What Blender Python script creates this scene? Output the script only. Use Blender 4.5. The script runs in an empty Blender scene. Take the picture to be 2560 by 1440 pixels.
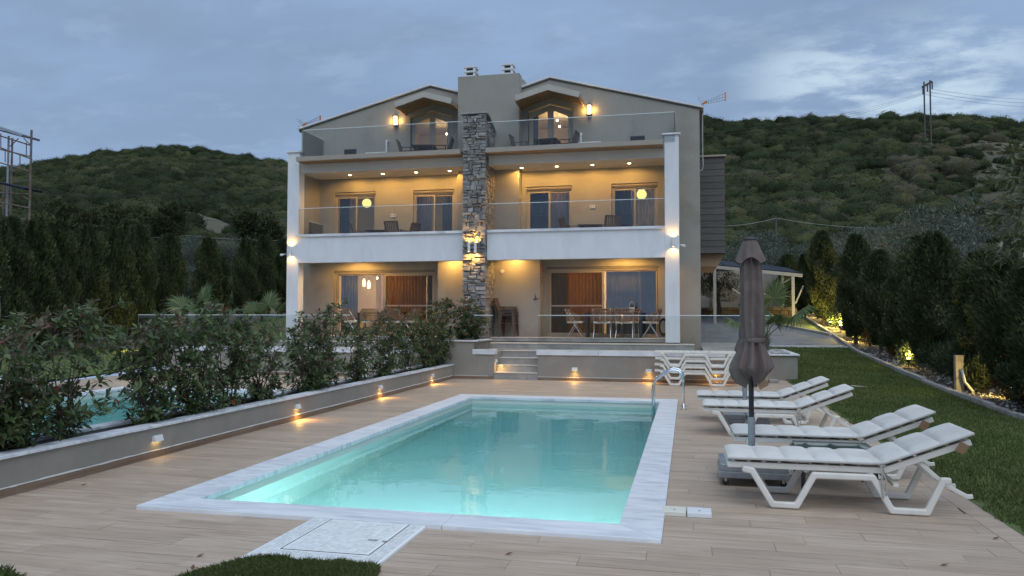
import bpy, math, random
import numpy as np
from mathutils import Vector, Matrix
from mathutils.geometry import tessellate_polygon

random.seed(7)
rng = np.random.default_rng(7)
scene = bpy.context.scene
col = scene.collection
R = math.radians

# ------------------------------------------------------------------ camera
EYE = Vector((0.0, 0.0, 1.6))
FPX, YAW, PITCH, ROLL = 1926.117, R(-12.848), R(2.084), R(0.088)
cy_, sy_, cp_, sp_ = math.cos(YAW), math.sin(YAW), math.cos(PITCH), math.sin(PITCH)
FWD = Vector((sy_ * cp_, cy_ * cp_, sp_))
r0_ = Vector((cy_, -sy_, 0)); u0_ = r0_.cross(FWD)
RGT = r0_ * math.cos(ROLL) + u0_ * math.sin(ROLL)
UPV = -r0_ * math.sin(ROLL) + u0_ * math.cos(ROLL)
cam = bpy.data.cameras.new('camera')
cam.sensor_width = 36.0
cam.lens = 36.0 * FPX / 2560.0
cam.clip_start = 0.05
cam.clip_end = 5000
camo = bpy.data.objects.new('camera', cam)
col.objects.link(camo)
camo.matrix_world = Matrix(((RGT.x, UPV.x, -FWD.x, EYE.x), (RGT.y, UPV.y, -FWD.y, EYE.y), (RGT.z, UPV.z, -FWD.z, EYE.z), (0, 0, 0, 1)))
scene.camera = camo

# ------------------------------------------------------------------ light and exposure
scene.render.engine = 'CYCLES'
scene.view_settings.view_transform = 'Standard'
scene.view_settings.look = 'None'
scene.view_settings.exposure = 0.30
scene.view_settings.gamma = 1.0
scene.view_settings.use_curve_mapping = False
cyc = scene.cycles
cyc.use_denoising = True
cyc.max_bounces = 9; cyc.diffuse_bounces = 3; cyc.glossy_bounces = 4
cyc.transmission_bounces = 8; cyc.transparent_max_bounces = 20
cyc.sample_clamp_indirect = 4.0
cyc.blur_glossy = 0.3

SUN_EL, SUN_AZ = R(60), R(150)        # bright overcast sky behind the photographer
sun = bpy.data.lights.new('sun', 'SUN')
sun.energy = 1.5
sun.angle = R(70)
sun.color = (0.88, 0.94, 1.0)
suno = bpy.data.objects.new('sun', sun)
col.objects.link(suno)
sd = Vector((math.sin(SUN_AZ) * math.cos(SUN_EL), math.cos(SUN_AZ) * math.cos(SUN_EL), math.sin(SUN_EL)))
suno.rotation_euler = (-sd).to_track_quat('-Z', 'Y').to_euler()

world = bpy.data.worlds.new('World')
scene.world = world
world.use_nodes = True
wn, wl = world.node_tree.nodes, world.node_tree.links
wn.clear()
def W(t, **k):
    n = wn.new(t)
    for a, b in k.items(): setattr(n, a, b)
    return n
def wmath(op, a, b=None, clamp=False):
    n = W('ShaderNodeMath', operation=op, use_clamp=clamp)
    for i, v in enumerate((a, b)):
        if v is None: continue
        if isinstance(v, (int, float)): n.inputs[i].default_value = v
        else: wl.new(v, n.inputs[i])
    return n.outputs[0]
def wmix(f, a, b):
    n = W('ShaderNodeMix', data_type='RGBA')
    for s, v in ((n.inputs[0], f), (n.inputs[6], a), (n.inputs[7], b)):
        if isinstance(v, tuple): s.default_value = (*v, 1)
        elif isinstance(v, (int, float)): s.default_value = v
        else: wl.new(v, s)
    return n.outputs[2]
def wramp(x, a, b):
    n = W('ShaderNodeMapRange', interpolation_type='SMOOTHSTEP')
    wl.new(x, n.inputs[0]); n.inputs[1].default_value = a; n.inputs[2].default_value = b
    return n.outputs[0]
sky = W('ShaderNodeTexSky', sky_type='NISHITA')
sky.sun_disc = False; sky.sun_elevation = R(5); sky.sun_rotation = SUN_AZ
sky.air_density = 1.0; sky.dust_density = 0.6; sky.ozone_density = 2.5
skys = W('ShaderNodeVectorMath', operation='SCALE'); wl.new(sky.outputs[0], skys.inputs[0]); skys.inputs['Scale'].default_value = 0.10
tc = W('ShaderNodeTexCoord'); sep = W('ShaderNodeSeparateXYZ'); wl.new(tc.outputs['Generated'], sep.inputs[0])
zc = wmath('ADD', wmath('MAXIMUM', sep.outputs[2], 0.0), 0.16)
cmb = W('ShaderNodeCombineXYZ')
wl.new(wmath('DIVIDE', sep.outputs[0], zc), cmb.inputs[0]); wl.new(wmath('DIVIDE', sep.outputs[1], zc), cmb.inputs[1])
def wnoise(scale, detail, rough, off=0.0):
    mp = W('ShaderNodeMapping'); wl.new(cmb.outputs[0], mp.inputs[0]); mp.inputs['Location'].default_value = (off, off * .7, off * .3)
    mp.inputs['Rotation'].default_value = (0, 0, R(25)); mp.inputs['Scale'].default_value = (1.0, 1.5, 1.0)
    n = W('ShaderNodeTexNoise'); wl.new(mp.outputs[0], n.inputs[0])
    n.inputs['Scale'].default_value = scale; n.inputs['Detail'].default_value = detail; n.inputs['Roughness'].default_value = rough
    return n.outputs[0]
n1 = wnoise(0.9, 5, 0.55, 3.1); n2 = wnoise(3.4, 8, 0.62, 9.0); n3 = wnoise(5.5, 6, 0.55, 21.0)
cl = wmix(wramp(n1, 0.36, 0.66), (0.250, 0.355, 0.535), (0.310, 0.440, 0.670))
cl = wmix(wmath('MULTIPLY', wramp(n2, 0.42, 0.72), 0.55), cl, (0.255, 0.345, 0.490))
cl = wmix(wmath('MULTIPLY', wramp(n3, 0.52, 0.74), 0.40), cl, (0.400, 0.525, 0.730))
hz = wramp(sep.outputs[2], 0.42, 0.05)
cl = wmix(wmath('MULTIPLY', hz, 0.32), cl, (0.330, 0.465, 0.700))
# the thin, brighter break in the cloud low over the right-hand hill
bd = Vector((math.sin(R(13.5)) * math.cos(R(15.5)), math.cos(R(13.5)) * math.cos(R(15.5)), math.sin(R(15.5))))
dp = W('ShaderNodeVectorMath', operation='DOT_PRODUCT'); wl.new(tc.outputs['Generated'], dp.inputs[0]); dp.inputs[1].default_value = bd
brk = wmath('MULTIPLY', wmath('MULTIPLY', wramp(dp.outputs['Value'], 0.982, 0.9985), wramp(sep.outputs[2], 0.355, 0.285)), wramp(n2, 0.40, 0.62))
cl = wmix(wmath('MULTIPLY', brk, 0.85), cl, (0.62, 0.78, 0.92))
fin = wmix(0.93, skys.outputs[0], cl)
bg = W('ShaderNodeBackground'); wl.new(fin, bg.inputs[0]); bg.inputs[1].default_value = 0.815
wo = W('ShaderNodeOutputWorld'); wl.new(bg.outputs[0], wo.inputs[0])

# ------------------------------------------------------------------ pixel to point on a known plane of the place
def ray(px, py):
    return RGT * (px - 1280) - UPV * (py - 720) + FWD * FPX
def P(px, py, Y):
    d = ray(px, py); return EYE + d * (Y / d.y)
def PX(px, py, X):
    d = ray(px, py); return EYE + d * (X / d.x)
def PZ(px, py, Z=0.0):
    d = ray(px, py); return EYE + d * ((Z - EYE.z) / d.z)

# ------------------------------------------------------------------ mesh helpers
class MB:
    def __init__(s): s.v = []; s.f = []; s.t = []
    def add(s, vs, fs, tone=0.5):
        o = len(s.v); s.v.extend([tuple(v) for v in vs])
        s.f.extend([tuple(i + o for i in f) for f in fs]); s.t.extend([tone] * len(fs)); return s
    def box(s, x0, x1, y0, y1, z0, z1, tone=0.5):
        return s.add([(x0, y0, z0), (x1, y0, z0), (x1, y1, z0), (x0, y1, z0), (x0, y0, z1), (x1, y0, z1), (x1, y1, z1), (x0, y1, z1)],
                     [(3, 2, 1, 0), (4, 5, 6, 7), (0, 1, 5, 4), (1, 2, 6, 5), (2, 3, 7, 6), (3, 0, 4, 7)], tone)
    def bar(s, a, b, w, h, up=(0, 0, 1), tone=0.5):
        a, b = Vector(a), Vector(b); d = (b - a).normalized(); up = Vector(up)
        x = d.cross(up)
        if x.length < 1e-4: x = d.cross(Vector((0, 1, 0)))
        x.normalize(); u = x.cross(d)
        vs = []
        for p in (a, b):
            for sx, su in ((-1, -1), (1, -1), (1, 1), (-1, 1)): vs.append(p + x * (sx * w / 2) + u * (su * h / 2))
        return s.add(vs, [(0, 1, 2, 3), (7, 6, 5, 4), (0, 4, 5, 1), (1, 5, 6, 2), (2, 6, 7, 3), (3, 7, 4, 0)], tone)
    def tube(s, pts, r, n=8, closed=False, tone=0.5):
        pts = [Vector(p) for p in pts]; m = len(pts)
        rr = r if isinstance(r, (list, tuple)) else [r] * m
        prev = None; rings = []
        for i, p in enumerate(pts):
            if closed: d = pts[(i + 1) % m] - pts[i - 1]
            else: d = pts[min(i + 1, m - 1)] - pts[max(i - 1, 0)]
            d.normalize()
            if prev is None:
                x = d.orthogonal().normalized()
            else:
                x = prev - d * prev.dot(d)
                x = x.normalized() if x.length > 1e-5 else d.orthogonal().normalized()
            prev = x; y = d.cross(x)
            rings.append([p + (x * math.cos(2 * math.pi * k / n) + y * math.sin(2 * math.pi * k / n)) * rr[i] for k in range(n)])
        vs = [v for rg in rings for v in rg]; fs = []
        for i in range(m if closed else m - 1):
            j = (i + 1) % m
            for k in range(n):
                l = (k + 1) % n; fs.append((i * n + k, i * n + l, j * n + l, j * n + k))
        if not closed:
            fs.append(tuple(range(n - 1, -1, -1))); fs.append(tuple((m - 1) * n + k for k in range(n)))
        return s.add(vs, fs, tone)
    def lathe(s, prof, n=16, c=(0, 0, 0), rf=None, tone=0.5, cap=True):
        vs = []
        for (r, z) in prof:
            for k in range(n):
                a = 2 * math.pi * k / n; q = rf(a, z, r) if rf else r
                vs.append((c[0] + q * math.cos(a), c[1] + q * math.sin(a), c[2] + z))
        fs = []
        for i in range(len(prof) - 1):
            for k in range(n):
                l = (k + 1) % n; fs.append((i * n + k, i * n + l, (i + 1) * n + l, (i + 1) * n + k))
        if cap:
            fs.append(tuple(range(n - 1, -1, -1))); fs.append(tuple((len(prof) - 1) * n + k for k in range(n)))
        return s.add(vs, fs, tone)
    def prism(s, outer, holes, a, b, axis='y', tone=0.5):
        """extrude a polygon (with holes) given in (x,z) for axis y, (y,z) for axis x, (x,y) for axis z"""
        loops = [outer] + list(holes)
        def pt(p, d):
            if axis == 'y': return (p[0], d, p[1])
            if axis == 'x': return (d, p[0], p[1])
            return (p[0], p[1], d)
        flat = [p for l in loops for p in l]; n = len(flat)
        tris = tessellate_polygon([[Vector((p[0], p[1], 0)) for p in l] for l in loops])
        vs = [pt(p, a) for p in flat] + [pt(p, b) for p in flat]; fs = []
        for t in tris:
            fs.append(tuple(t)); fs.append(tuple(i + n for i in reversed(t)))
        o = 0
        for l in loops:
            m = len(l)
            for i in range(m):
                j = (i + 1) % m; fs.append((o + i, o + i + n, o + j + n, o + j))
            o += m
        return s.add(vs, fs, tone)
    def ribbon(s, path, th, y0, y1, tone=0.5):
        """a flat bar of thickness th following path (x,z), extruded from y0 to y1"""
        m = len(path); pts = [Vector((p[0], p[1])) for p in path]; L = []; Rr = []
        for i in range(m):
            d0 = (pts[i] - pts[i - 1]).normalized() if i > 0 else None
            d1 = (pts[i + 1] - pts[i]).normalized() if i < m - 1 else None
            d0 = d0 or d1; d1 = d1 or d0
            n0 = Vector((-d0.y, d0.x)); n1 = Vector((-d1.y, d1.x)); mm = (n0 + n1).normalized()
            k = th / 2 / max(0.5, mm.dot(n0)); L.append(pts[i] + mm * k); Rr.append(pts[i] - mm * k)
        vs = []
        for y in (y0, y1):
            vs += [(p.x, y, p.y) for p in L] + [(p.x, y, p.y) for p in Rr]
        fs = []; b = 2 * m
        for i in range(m - 1):
            fs += [(i, i + 1, m + i + 1, m + i), (b + i + 1, b + i, b + m + i, b + m + i + 1),
                   (i + 1, i, b + i, b + i + 1), (m + i, m + i + 1, b + m + i + 1, b + m + i)]
        fs += [(0, m, b + m, b), (m - 1, b + m - 1, b + 2 * m - 1, 2 * m - 1)]
        return s.add(vs, fs, tone)
    def grid(s, fn, nu, nv, tone=0.5):
        vs = [fn(i / nu, j / nv) for j in range(nv + 1) for i in range(nu + 1)]; w = nu + 1
        return s.add(vs, [(j * w + i, j * w + i + 1, (j + 1) * w + i + 1, (j + 1) * w + i) for j in range(nv) for i in range(nu)], tone)
    def mesh(s, name, mat, off=(0, 0, 0), smooth=False):
        me = bpy.data.meshes.new(name)
        if off != (0, 0, 0): vs = [(v[0] - off[0], v[1] - off[1], v[2] - off[2]) for v in s.v]
        else: vs = s.v
        me.from_pydata(vs, [], s.f)
        a = me.attributes.new('tone', 'FLOAT', 'FACE'); a.data.foreach_set('value', np.array(s.t, dtype=np.float32))
        if mat: me.materials.append(mat)
        if smooth: me.shade_smooth()
        me.update(); return me
    def build(s, name, mat, parent=None, world=True, smooth=False, bevel=0.0, seg=2, kind=None, label=None):
        off = (0, 0, 0)
        if world:
            if parent is not None: off = tuple(wloc(parent))
            else:
                A = np.array(s.v); off = (float(A[:, 0].mean()), float(A[:, 1].mean()), float(A[:, 2].min()))
        o = bpy.data.objects.new(name, s.mesh(name, mat, off, smooth)); col.objects.link(o)
        if parent is not None: o.parent = parent
        elif world: o.location = off
        if bevel > 0:
            m = o.modifiers.new('bevel', 'BEVEL'); m.width = bevel; m.segments = seg; m.limit_method = 'ANGLE'; m.angle_limit = R(35)
        if kind: o['kind'] = kind
        if label: o['label'] = label
        return o

def wloc(o):
    v = Vector((0, 0, 0))
    while o is not None:
        v = v + o.location; o = o.parent
    return v
def tag(o, label=None, cat=None, group=None, kind=None):
    if label: o['label'] = label
    if cat: o['category'] = cat
    if group: o['group'] = group
    if kind: o['kind'] = kind
    return o
def thing(name, label, cat, loc=(0, 0, 0), rz=0.0, group=None):
    o = bpy.data.objects.new(name, None); col.objects.link(o); o.empty_display_size = 0.1
    o.location = loc; o.rotation_euler = (0, 0, rz)
    return tag(o, label, cat, group)
CH = {}
def kids(o):
    return [c for c in o.children]
def copy_tree(o, parent=None):
    c = o.copy(); col.objects.link(c); c.parent = parent
    for ch in kids(o): copy_tree(ch, c)
    return c
def dup(root, loc, rz, label=None, group=None):
    c = copy_tree(root); c.location = loc; c.rotation_euler = (0, 0, rz)
    if label: c['label'] = label
    if group: c['group'] = group
    return c
def npmesh(name, V, Fq, mat, tone=None, smooth=False, parent=None, loc=(0, 0, 0), kind=None, link=True):
    V = np.ascontiguousarray(V, dtype=np.float32).reshape(-1, 3); Fq = np.ascontiguousarray(Fq, dtype=np.int32); k = Fq.shape[1]
    me = bpy.data.meshes.new(name)
    me.vertices.add(len(V)); me.vertices.foreach_set('co', V.ravel())
    me.loops.add(Fq.size); me.loops.foreach_set('vertex_index', Fq.ravel())
    me.polygons.add(len(Fq)); me.polygons.foreach_set('loop_start', np.arange(0, Fq.size, k, dtype=np.int32))
    me.update(calc_edges=True)
    if tone is not None:
        a = me.attributes.new('tone', 'FLOAT', 'FACE'); a.data.foreach_set('value', np.asarray(tone, dtype=np.float32))
    if mat: me.materials.append(mat)
    if smooth: me.shade_smooth()
    if not link: return me
    o = bpy.data.objects.new(name, me); col.objects.link(o); o.location = loc
    if parent is not None: o.parent = parent
    if kind: o['kind'] = kind
    return o
def obj_of(name, me, parent=None, loc=(0, 0, 0), rot=(0, 0, 0), scale=(1, 1, 1)):
    o = bpy.data.objects.new(name, me); col.objects.link(o); o.location = loc; o.rotation_euler = rot; o.scale = scale
    if parent is not None: o.parent = parent
    return o
def lamp(kind, loc, power, color, parent=None, size=0.05, target=None, spot=None, blend=0.5, name='lamp_light'):
    l = bpy.data.lights.new(name, kind); l.energy = power; l.color = color
    if kind == 'AREA': l.size = size
    else: l.shadow_soft_size = size
    if kind == 'SPOT' and spot: l.spot_size = R(spot); l.spot_blend = blend
    o = bpy.data.objects.new(name, l); col.objects.link(o)
    p = Vector(loc)
    if target is not None: o.rotation_euler = (Vector(target) - p).to_track_quat('-Z', 'Y').to_euler()
    if parent is not None: o.parent = parent; p = p - wloc(parent)
    o.location = p
    return o

# ------------------------------------------------------------------ materials
def newmat(name):
    m = bpy.data.materials.new(name); m.use_nodes = True; m.node_tree.nodes.clear(); return m, m.node_tree.nodes, m.node_tree.links
def pmat(name, c1, c2=None, scale=6.0, rough=0.6, metal=0.0, bump=0.0, bscale=None, tone=0.0, stretch=(1, 1, 1), spec=0.4,
         c3=None, scale3=1.0, lo=0.35, hi=0.65, detail=5, trans=0.0, coat=0.0, rvar=0.0, world=False):
    m, N, L = newmat(name)
    o = N.new('ShaderNodeOutputMaterial'); b = N.new('ShaderNodeBsdfPrincipled')
    b.inputs['Roughness'].default_value = rough; b.inputs['Metallic'].default_value = metal
    b.inputs['Specular IOR Level'].default_value = spec
    b.inputs['Coat Weight'].default_value = coat
    t = N.new('ShaderNodeTexCoord'); mp = N.new('ShaderNodeMapping')
    if world:
        g = N.new('ShaderNodeNewGeometry'); L.new(g.outputs['Position'], mp.inputs[0])
    else: L.new(t.outputs['Object'], mp.inputs[0])
    mp.inputs['Scale'].default_value = stretch
    def noise(sc, d=detail):
        n = N.new('ShaderNodeTexNoise'); L.new(mp.outputs[0], n.inputs[0]); n.inputs['Scale'].default_value = sc; n.inputs['Detail'].default_value = d
        n.inputs['Roughness'].default_value = 0.6; return n.outputs[0]
    def rng_(x, a, c, d0=0.0, d1=1.0):
        q = N.new('ShaderNodeMapRange'); L.new(x, q.inputs[0]); q.inputs[1].default_value = a; q.inputs[2].default_value = c
        q.inputs[3].default_value = d0; q.inputs[4].default_value = d1; return q.outputs[0]
    def mix(f, a, c, mode='MIX'):
        q = N.new('ShaderNodeMix'); q.data_type = 'RGBA'; q.blend_type = mode
        for s_, v in ((q.inputs[0], f), (q.inputs[6], a), (q.inputs[7], c)):
            if isinstance(v, tuple): s_.default_value = (*v, 1)
            elif isinstance(v, (int, float)): s_.default_value = v
            else: L.new(v, s_)
        return q.outputs[2]
    c = c1
    if c2 is not None:
        nz = noise(scale); c = mix(rng_(nz, lo, hi), c1, c2)
        if rvar: L.new(rng_(nz, lo, hi, rough - rvar, rough + rvar), b.inputs['Roughness'])
    if c3 is not None: c = mix(rng_(noise(scale3, 3), 0.52, 0.68), c, c3)
    if tone:
        a = N.new('ShaderNodeAttribute'); a.attribute_name = 'tone'
        f = rng_(a.outputs['Fac'], 0, 1, 1 - tone, 1 + tone)
        cm = N.new('ShaderNodeCombineColor')
        for i in range(3): L.new(f, cm.inputs[i])
        c = mix(1.0, c, cm.outputs[0], 'MULTIPLY')
    if isinstance(c, tuple): b.inputs['Base Color'].default_value = (*c, 1)
    else: L.new(c, b.inputs['Base Color'])
    if bump:
        bp = N.new('ShaderNodeBump'); bp.inputs['Strength'].default_value = bump; bp.inputs['Distance'].default_value = 0.01
        L.new(noise(bscale or scale * 6, 6), bp.inputs['Height']); L.new(bp.outputs[0], b.inputs['Normal'])
    if trans:
        td = N.new('ShaderNodeBsdfTranslucent'); mx = N.new('ShaderNodeMixShader'); mx.inputs[0].default_value = trans
        if isinstance(c, tuple): td.inputs[0].default_value = (*c, 1)
        else: L.new(c, td.inputs[0])
        L.new(b.outputs[0], mx.inputs[1]); L.new(td.outputs[0], mx.inputs[2]); L.new(mx.outputs[0], o.inputs[0])
    else: L.new(b.outputs[0], o.inputs[0])
    return m
def leafmat(name, stops, rough=0.5, trans=0.25, spec=0.35):
    """colour by the face attribute tone"""
    m, N, L = newmat(name)
    o = N.new('ShaderNodeOutputMaterial'); a = N.new('ShaderNodeAttribute'); a.attribute_name = 'tone'
    cr = N.new('ShaderNodeValToRGB'); L.new(a.outputs['Fac'], cr.inputs[0])
    e = cr.color_ramp.elements
    e[0].position, e[0].color = stops[0][0], (*stops[0][1], 1); e[1].position, e[1].color = stops[-1][0], (*stops[-1][1], 1)
    for p, c in stops[1:-1]:
        q = e.new(p); q.color = (*c, 1)
    b = N.new('ShaderNodeBsdfPrincipled'); b.inputs['Roughness'].default_value = rough; b.inputs['Specular IOR Level'].default_value = spec
    td = N.new('ShaderNodeBsdfTranslucent'); mx = N.new('ShaderNodeMixShader'); mx.inputs[0].default_value = trans
    L.new(cr.outputs[0], b.inputs['Base Color']); L.new(cr.outputs[0], td.inputs[0])
    L.new(b.outputs[0], mx.inputs[1]); L.new(td.outputs[0], mx.inputs[2]); L.new(mx.outputs[0], o.inputs[0])
    return m
def emat(name, color, strength):
    m, N, L = newmat(name); o = N.new('ShaderNodeOutputMaterial'); e = N.new('ShaderNodeEmission')
    e.inputs[0].default_value = (*color, 1); e.inputs[1].default_value = strength; L.new(e.outputs[0], o.inputs[0]); return m
def glass(name, tint=(0.93, 0.96, 0.95), ior=1.5, gain=1.0, base=0.0, rough=0.0):
    m, N, L = newmat(name); o = N.new('ShaderNodeOutputMaterial')
    t = N.new('ShaderNodeBsdfTransparent'); t.inputs[0].default_value = (*tint, 1)
    g = N.new('ShaderNodeBsdfGlossy'); g.inputs['Roughness'].default_value = rough
    f = N.new('ShaderNodeFresnel'); f.inputs[0].default_value = ior
    q = N.new('ShaderNodeMath'); q.operation = 'MULTIPLY_ADD'; q.use_clamp = True
    L.new(f.outputs[0], q.inputs[0]); q.inputs[1].default_value = gain; q.inputs[2].default_value = base
    mx = N.new('ShaderNodeMixShader'); L.new(q.outputs[0], mx.inputs[0]); L.new(t.outputs[0], mx.inputs[1]); L.new(g.outputs[0], mx.inputs[2]); L.new(mx.outputs[0], o.inputs[0])
    return m
def screenmat(name, color, op):
    m, N, L = newmat(name); o = N.new('ShaderNodeOutputMaterial')
    t = N.new('ShaderNodeBsdfTransparent'); d = N.new('ShaderNodeBsdfDiffuse'); d.inputs[0].default_value = (*color, 1)
    mx = N.new('ShaderNodeMixShader'); mx.inputs[0].default_value = op; L.new(t.outputs[0], mx.inputs[1]); L.new(d.outputs[0], mx.inputs[2]); L.new(mx.outputs[0], o.inputs[0]); return m
def watermat(name, tint):
    m, N, L = newmat(name); o = N.new('ShaderNodeOutputMaterial')
    rf = N.new('ShaderNodeBsdfRefraction'); rf.inputs['Color'].default_value = (*tint, 1); rf.inputs['IOR'].default_value = 1.333; rf.inputs['Roughness'].default_value = 0.0
    g = N.new('ShaderNodeBsdfGlossy'); g.inputs['Roughness'].default_value = 0.02
    f = N.new('ShaderNodeFresnel'); f.inputs[0].default_value = 1.333
    t = N.new('ShaderNodeTexCoord'); n = N.new('ShaderNodeTexNoise'); L.new(t.outputs['Object'], n.inputs[0]); n.inputs['Scale'].default_value = 1.6; n.inputs['Detail'].default_value = 3
    n2_ = N.new('ShaderNodeTexNoise'); L.new(t.outputs['Object'], n2_.inputs[0]); n2_.inputs['Scale'].default_value = 9; n2_.inputs['Detail'].default_value = 2
    ad = N.new('ShaderNodeMath'); ad.operation = 'MULTIPLY_ADD'; L.new(n2_.outputs[0], ad.inputs[0]); ad.inputs[1].default_value = 0.06; L.new(n.outputs[0], ad.inputs[2])
    bp = N.new('ShaderNodeBump'); bp.inputs['Strength'].default_value = 0.22; bp.inputs['Distance'].default_value = 0.02
    L.new(ad.outputs[0], bp.inputs['Height'])
    for q in (rf, g, f): L.new(bp.outputs[0], q.inputs['Normal'])
    mx = N.new('ShaderNodeMixShader'); L.new(f.outputs[0], mx.inputs[0]); L.new(rf.outputs[0], mx.inputs[1]); L.new(g.outputs[0], mx.inputs[2]); L.new(mx.outputs[0], o.inputs[0])
    return m

M = {}
M['plaster'] = pmat('taupe_plaster', (0.335, 0.312, 0.268), (0.372, 0.346, 0.298), 1.3, 0.85, bump=0.25, bscale=60, c3=(0.300, 0.277, 0.238), scale3=0.9)
M['plaster_low'] = pmat('taupe_garden_wall', (0.275, 0.254, 0.220), (0.312, 0.288, 0.250), 1.6, 0.85, bump=0.25, bscale=60, c3=(0.325, 0.298, 0.255), scale3=2.2)
M['white'] = pmat('white_plaster', (0.72, 0.73, 0.75), (0.78, 0.79, 0.80), 2.2, 0.8, bump=0.12, bscale=30, c3=(0.70, 0.705, 0.712), scale3=2.0, stretch=(1.3, 1.3, 0.5))
M['soffit'] = pmat('pale_soffit', (0.62, 0.58, 0.53), (0.66, 0.62, 0.57), 2.0, 0.85)
M['fascia'] = pmat('taupe_metal_fascia', (0.36, 0.315, 0.26), (0.39, 0.34, 0.28), 3.0, 0.5)
M['marble'] = pmat('white_marble', (0.66, 0.68, 0.71), (0.80, 0.81, 0.82), 3.0, 0.45, bump=0.1, bscale=12, tone=0.09, stretch=(0.45, 3.2, 1), lo=0.38, hi=0.60, c3=(0.55, 0.57, 0.61), scale3=4.0, detail=8)
M['marble_y'] = pmat('white_marble_along', (0.66, 0.68, 0.71), (0.80, 0.81, 0.82), 3.0, 0.45, bump=0.1, bscale=12, tone=0.09, stretch=(0.8, 2.6, 1), lo=0.38, hi=0.60, c3=(0.55, 0.57, 0.61), scale3=4.0, detail=8)
M['tile'] = pmat('grey_stone_tile', (0.30, 0.285, 0.26), (0.40, 0.38, 0.35), 4.0, 0.6, bump=0.1, tone=0.1, c3=(0.26, 0.25, 0.235), scale3=2.5, detail=8)
M['tread'] = pmat('beige_step_tread', (0.52, 0.48, 0.42), (0.58, 0.54, 0.48), 4.0, 0.55)
M['stone'] = pmat('schist_stone', (0.185, 0.182, 0.175), (0.35, 0.34, 0.32), 10.0, 0.85, bump=0.9, bscale=45, tone=0.30, c3=(0.27, 0.21, 0.155), scale3=4.5, world=True, detail=8)
M['mortar'] = pmat('dark_joint', (0.085, 0.080, 0.074), (0.13, 0.123, 0.113), 14, 0.95)
M['frame'] = pmat('beige_aluminium', (0.40, 0.345, 0.27), (0.43, 0.37, 0.29), 3, 0.4, spec=0.5)
M['shutter'] = pmat('taupe_shutter_box', (0.20, 0.18, 0.155), (0.22, 0.2, 0.17), 3, 0.6)
M['glass'] = glass('balustrade_glass', (0.935, 0.955, 0.95), 1.36, 0.8, 0.012)
M['edge'] = pmat('glass_edge_glint', (0.75, 0.82, 0.80), None, rough=0.15, spec=0.8)  # pale colour stands for the sky reflected along the top of the glass
M['pane'] = glass('window_glass', (0.93, 0.94, 0.95), 1.5, 1.0, 0.02)
M['pane_big'] = glass('coated_door_glass', (0.90, 0.91, 0.92), 1.5, 1.2, 0.08)
M['screen'] = screenmat('insect_screen', (0.10, 0.085, 0.07), 0.22)
M['room'] = pmat('cream_room_plaster', (0.62, 0.55, 0.45), (0.66, 0.59, 0.48), 2, 0.9)
M['roomfloor'] = pmat('room_floor', (0.22, 0.16, 0.11), (0.28, 0.2, 0.14), 6, 0.5)
M['curtain_brown'] = pmat('brown_curtain', (0.44, 0.275, 0.085), (0.52, 0.33, 0.11), 8, 0.9, trans=0.5, stretch=(6, 6, 0.3))
M['curtain_grey'] = pmat('grey_curtain', (0.22, 0.21, 0.20), (0.27, 0.26, 0.25), 8, 0.9, trans=0.4, stretch=(6, 6, 0.3))
M['curtain_lilac'] = pmat('lilac_curtain', (0.46, 0.38, 0.39), (0.56, 0.47, 0.47), 8, 0.9, trans=0.5, stretch=(6, 6, 0.3))
M['curtain_navy'] = pmat('navy_curtain', (0.045, 0.05, 0.10), (0.075, 0.08, 0.14), 8, 0.9, trans=0.3, stretch=(6, 6, 0.3))
M['curtain_olive'] = pmat('olive_curtain', (0.21, 0.20, 0.13), (0.26, 0.245, 0.16), 8, 0.9, trans=0.45, stretch=(6, 6, 0.3))
M['plastic'] = pmat('white_plastic', (0.76, 0.72, 0.64), (0.80, 0.76, 0.69), 3, 0.32, spec=0.5, bump=0.03, bscale=80, c3=(0.70, 0.66, 0.58), scale3=4)
M['cushion'] = pmat('off_white_cushion', (0.66, 0.635, 0.58), (0.72, 0.695, 0.64), 5, 0.9, bump=0.25, bscale=220, c3=(0.62, 0.595, 0.54), scale3=3)
M['strap'] = pmat('beige_tie', (0.42, 0.40, 0.37), None, rough=0.9)
M['canvas'] = pmat('taupe_canvas', (0.150, 0.114, 0.102), (0.182, 0.140, 0.126), 5, 0.9, bump=0.2, bscale=150, c3=(0.21, 0.168, 0.152), scale3=2.5, trans=0.08)
M['canvas2'] = pmat('grey_canvas', (0.16, 0.14, 0.125), (0.19, 0.165, 0.15), 5, 0.9)
M['black'] = pmat('black_metal', (0.025, 0.025, 0.027), None, rough=0.45)
M['steel'] = pmat('brushed_steel', (0.50, 0.52, 0.54), (0.56, 0.58, 0.60), 20, 0.35, metal=0.9, stretch=(1, 1, 0.1))
M['galv'] = pmat('galvanised_steel', (0.36, 0.38, 0.40), (0.46, 0.48, 0.50), 8, 0.42, metal=0.8, bump=0.05)
M['chrome'] = pmat('chrome', (0.72, 0.74, 0.75), None, rough=0.10, metal=1.0)
M['greymetal'] = pmat('dark_grey_metal', (0.06, 0.06, 0.065), (0.075, 0.075, 0.08), 9, 0.5)
M['cladding'] = pmat('grey_cladding_board', (0.095, 0.088, 0.080), (0.120, 0.112, 0.102), 3, 0.65, tone=0.10, stretch=(1, 1, 6), bump=0.1)
M['wood'] = pmat('warm_slat_wood', (0.32, 0.20, 0.11), (0.42, 0.27, 0.16), 6, 0.6, stretch=(1, 8, 8), tone=0.1)
M['chairwood'] = pmat('dark_teak', (0.085, 0.058, 0.045), (0.125, 0.085, 0.065), 6, 0.55, stretch=(4, 4, 1))
M['slats_brown'] = pmat('brown_canvas_back', (0.115, 0.085, 0.075), (0.145, 0.11, 0.095), 9, 0.8)
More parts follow.
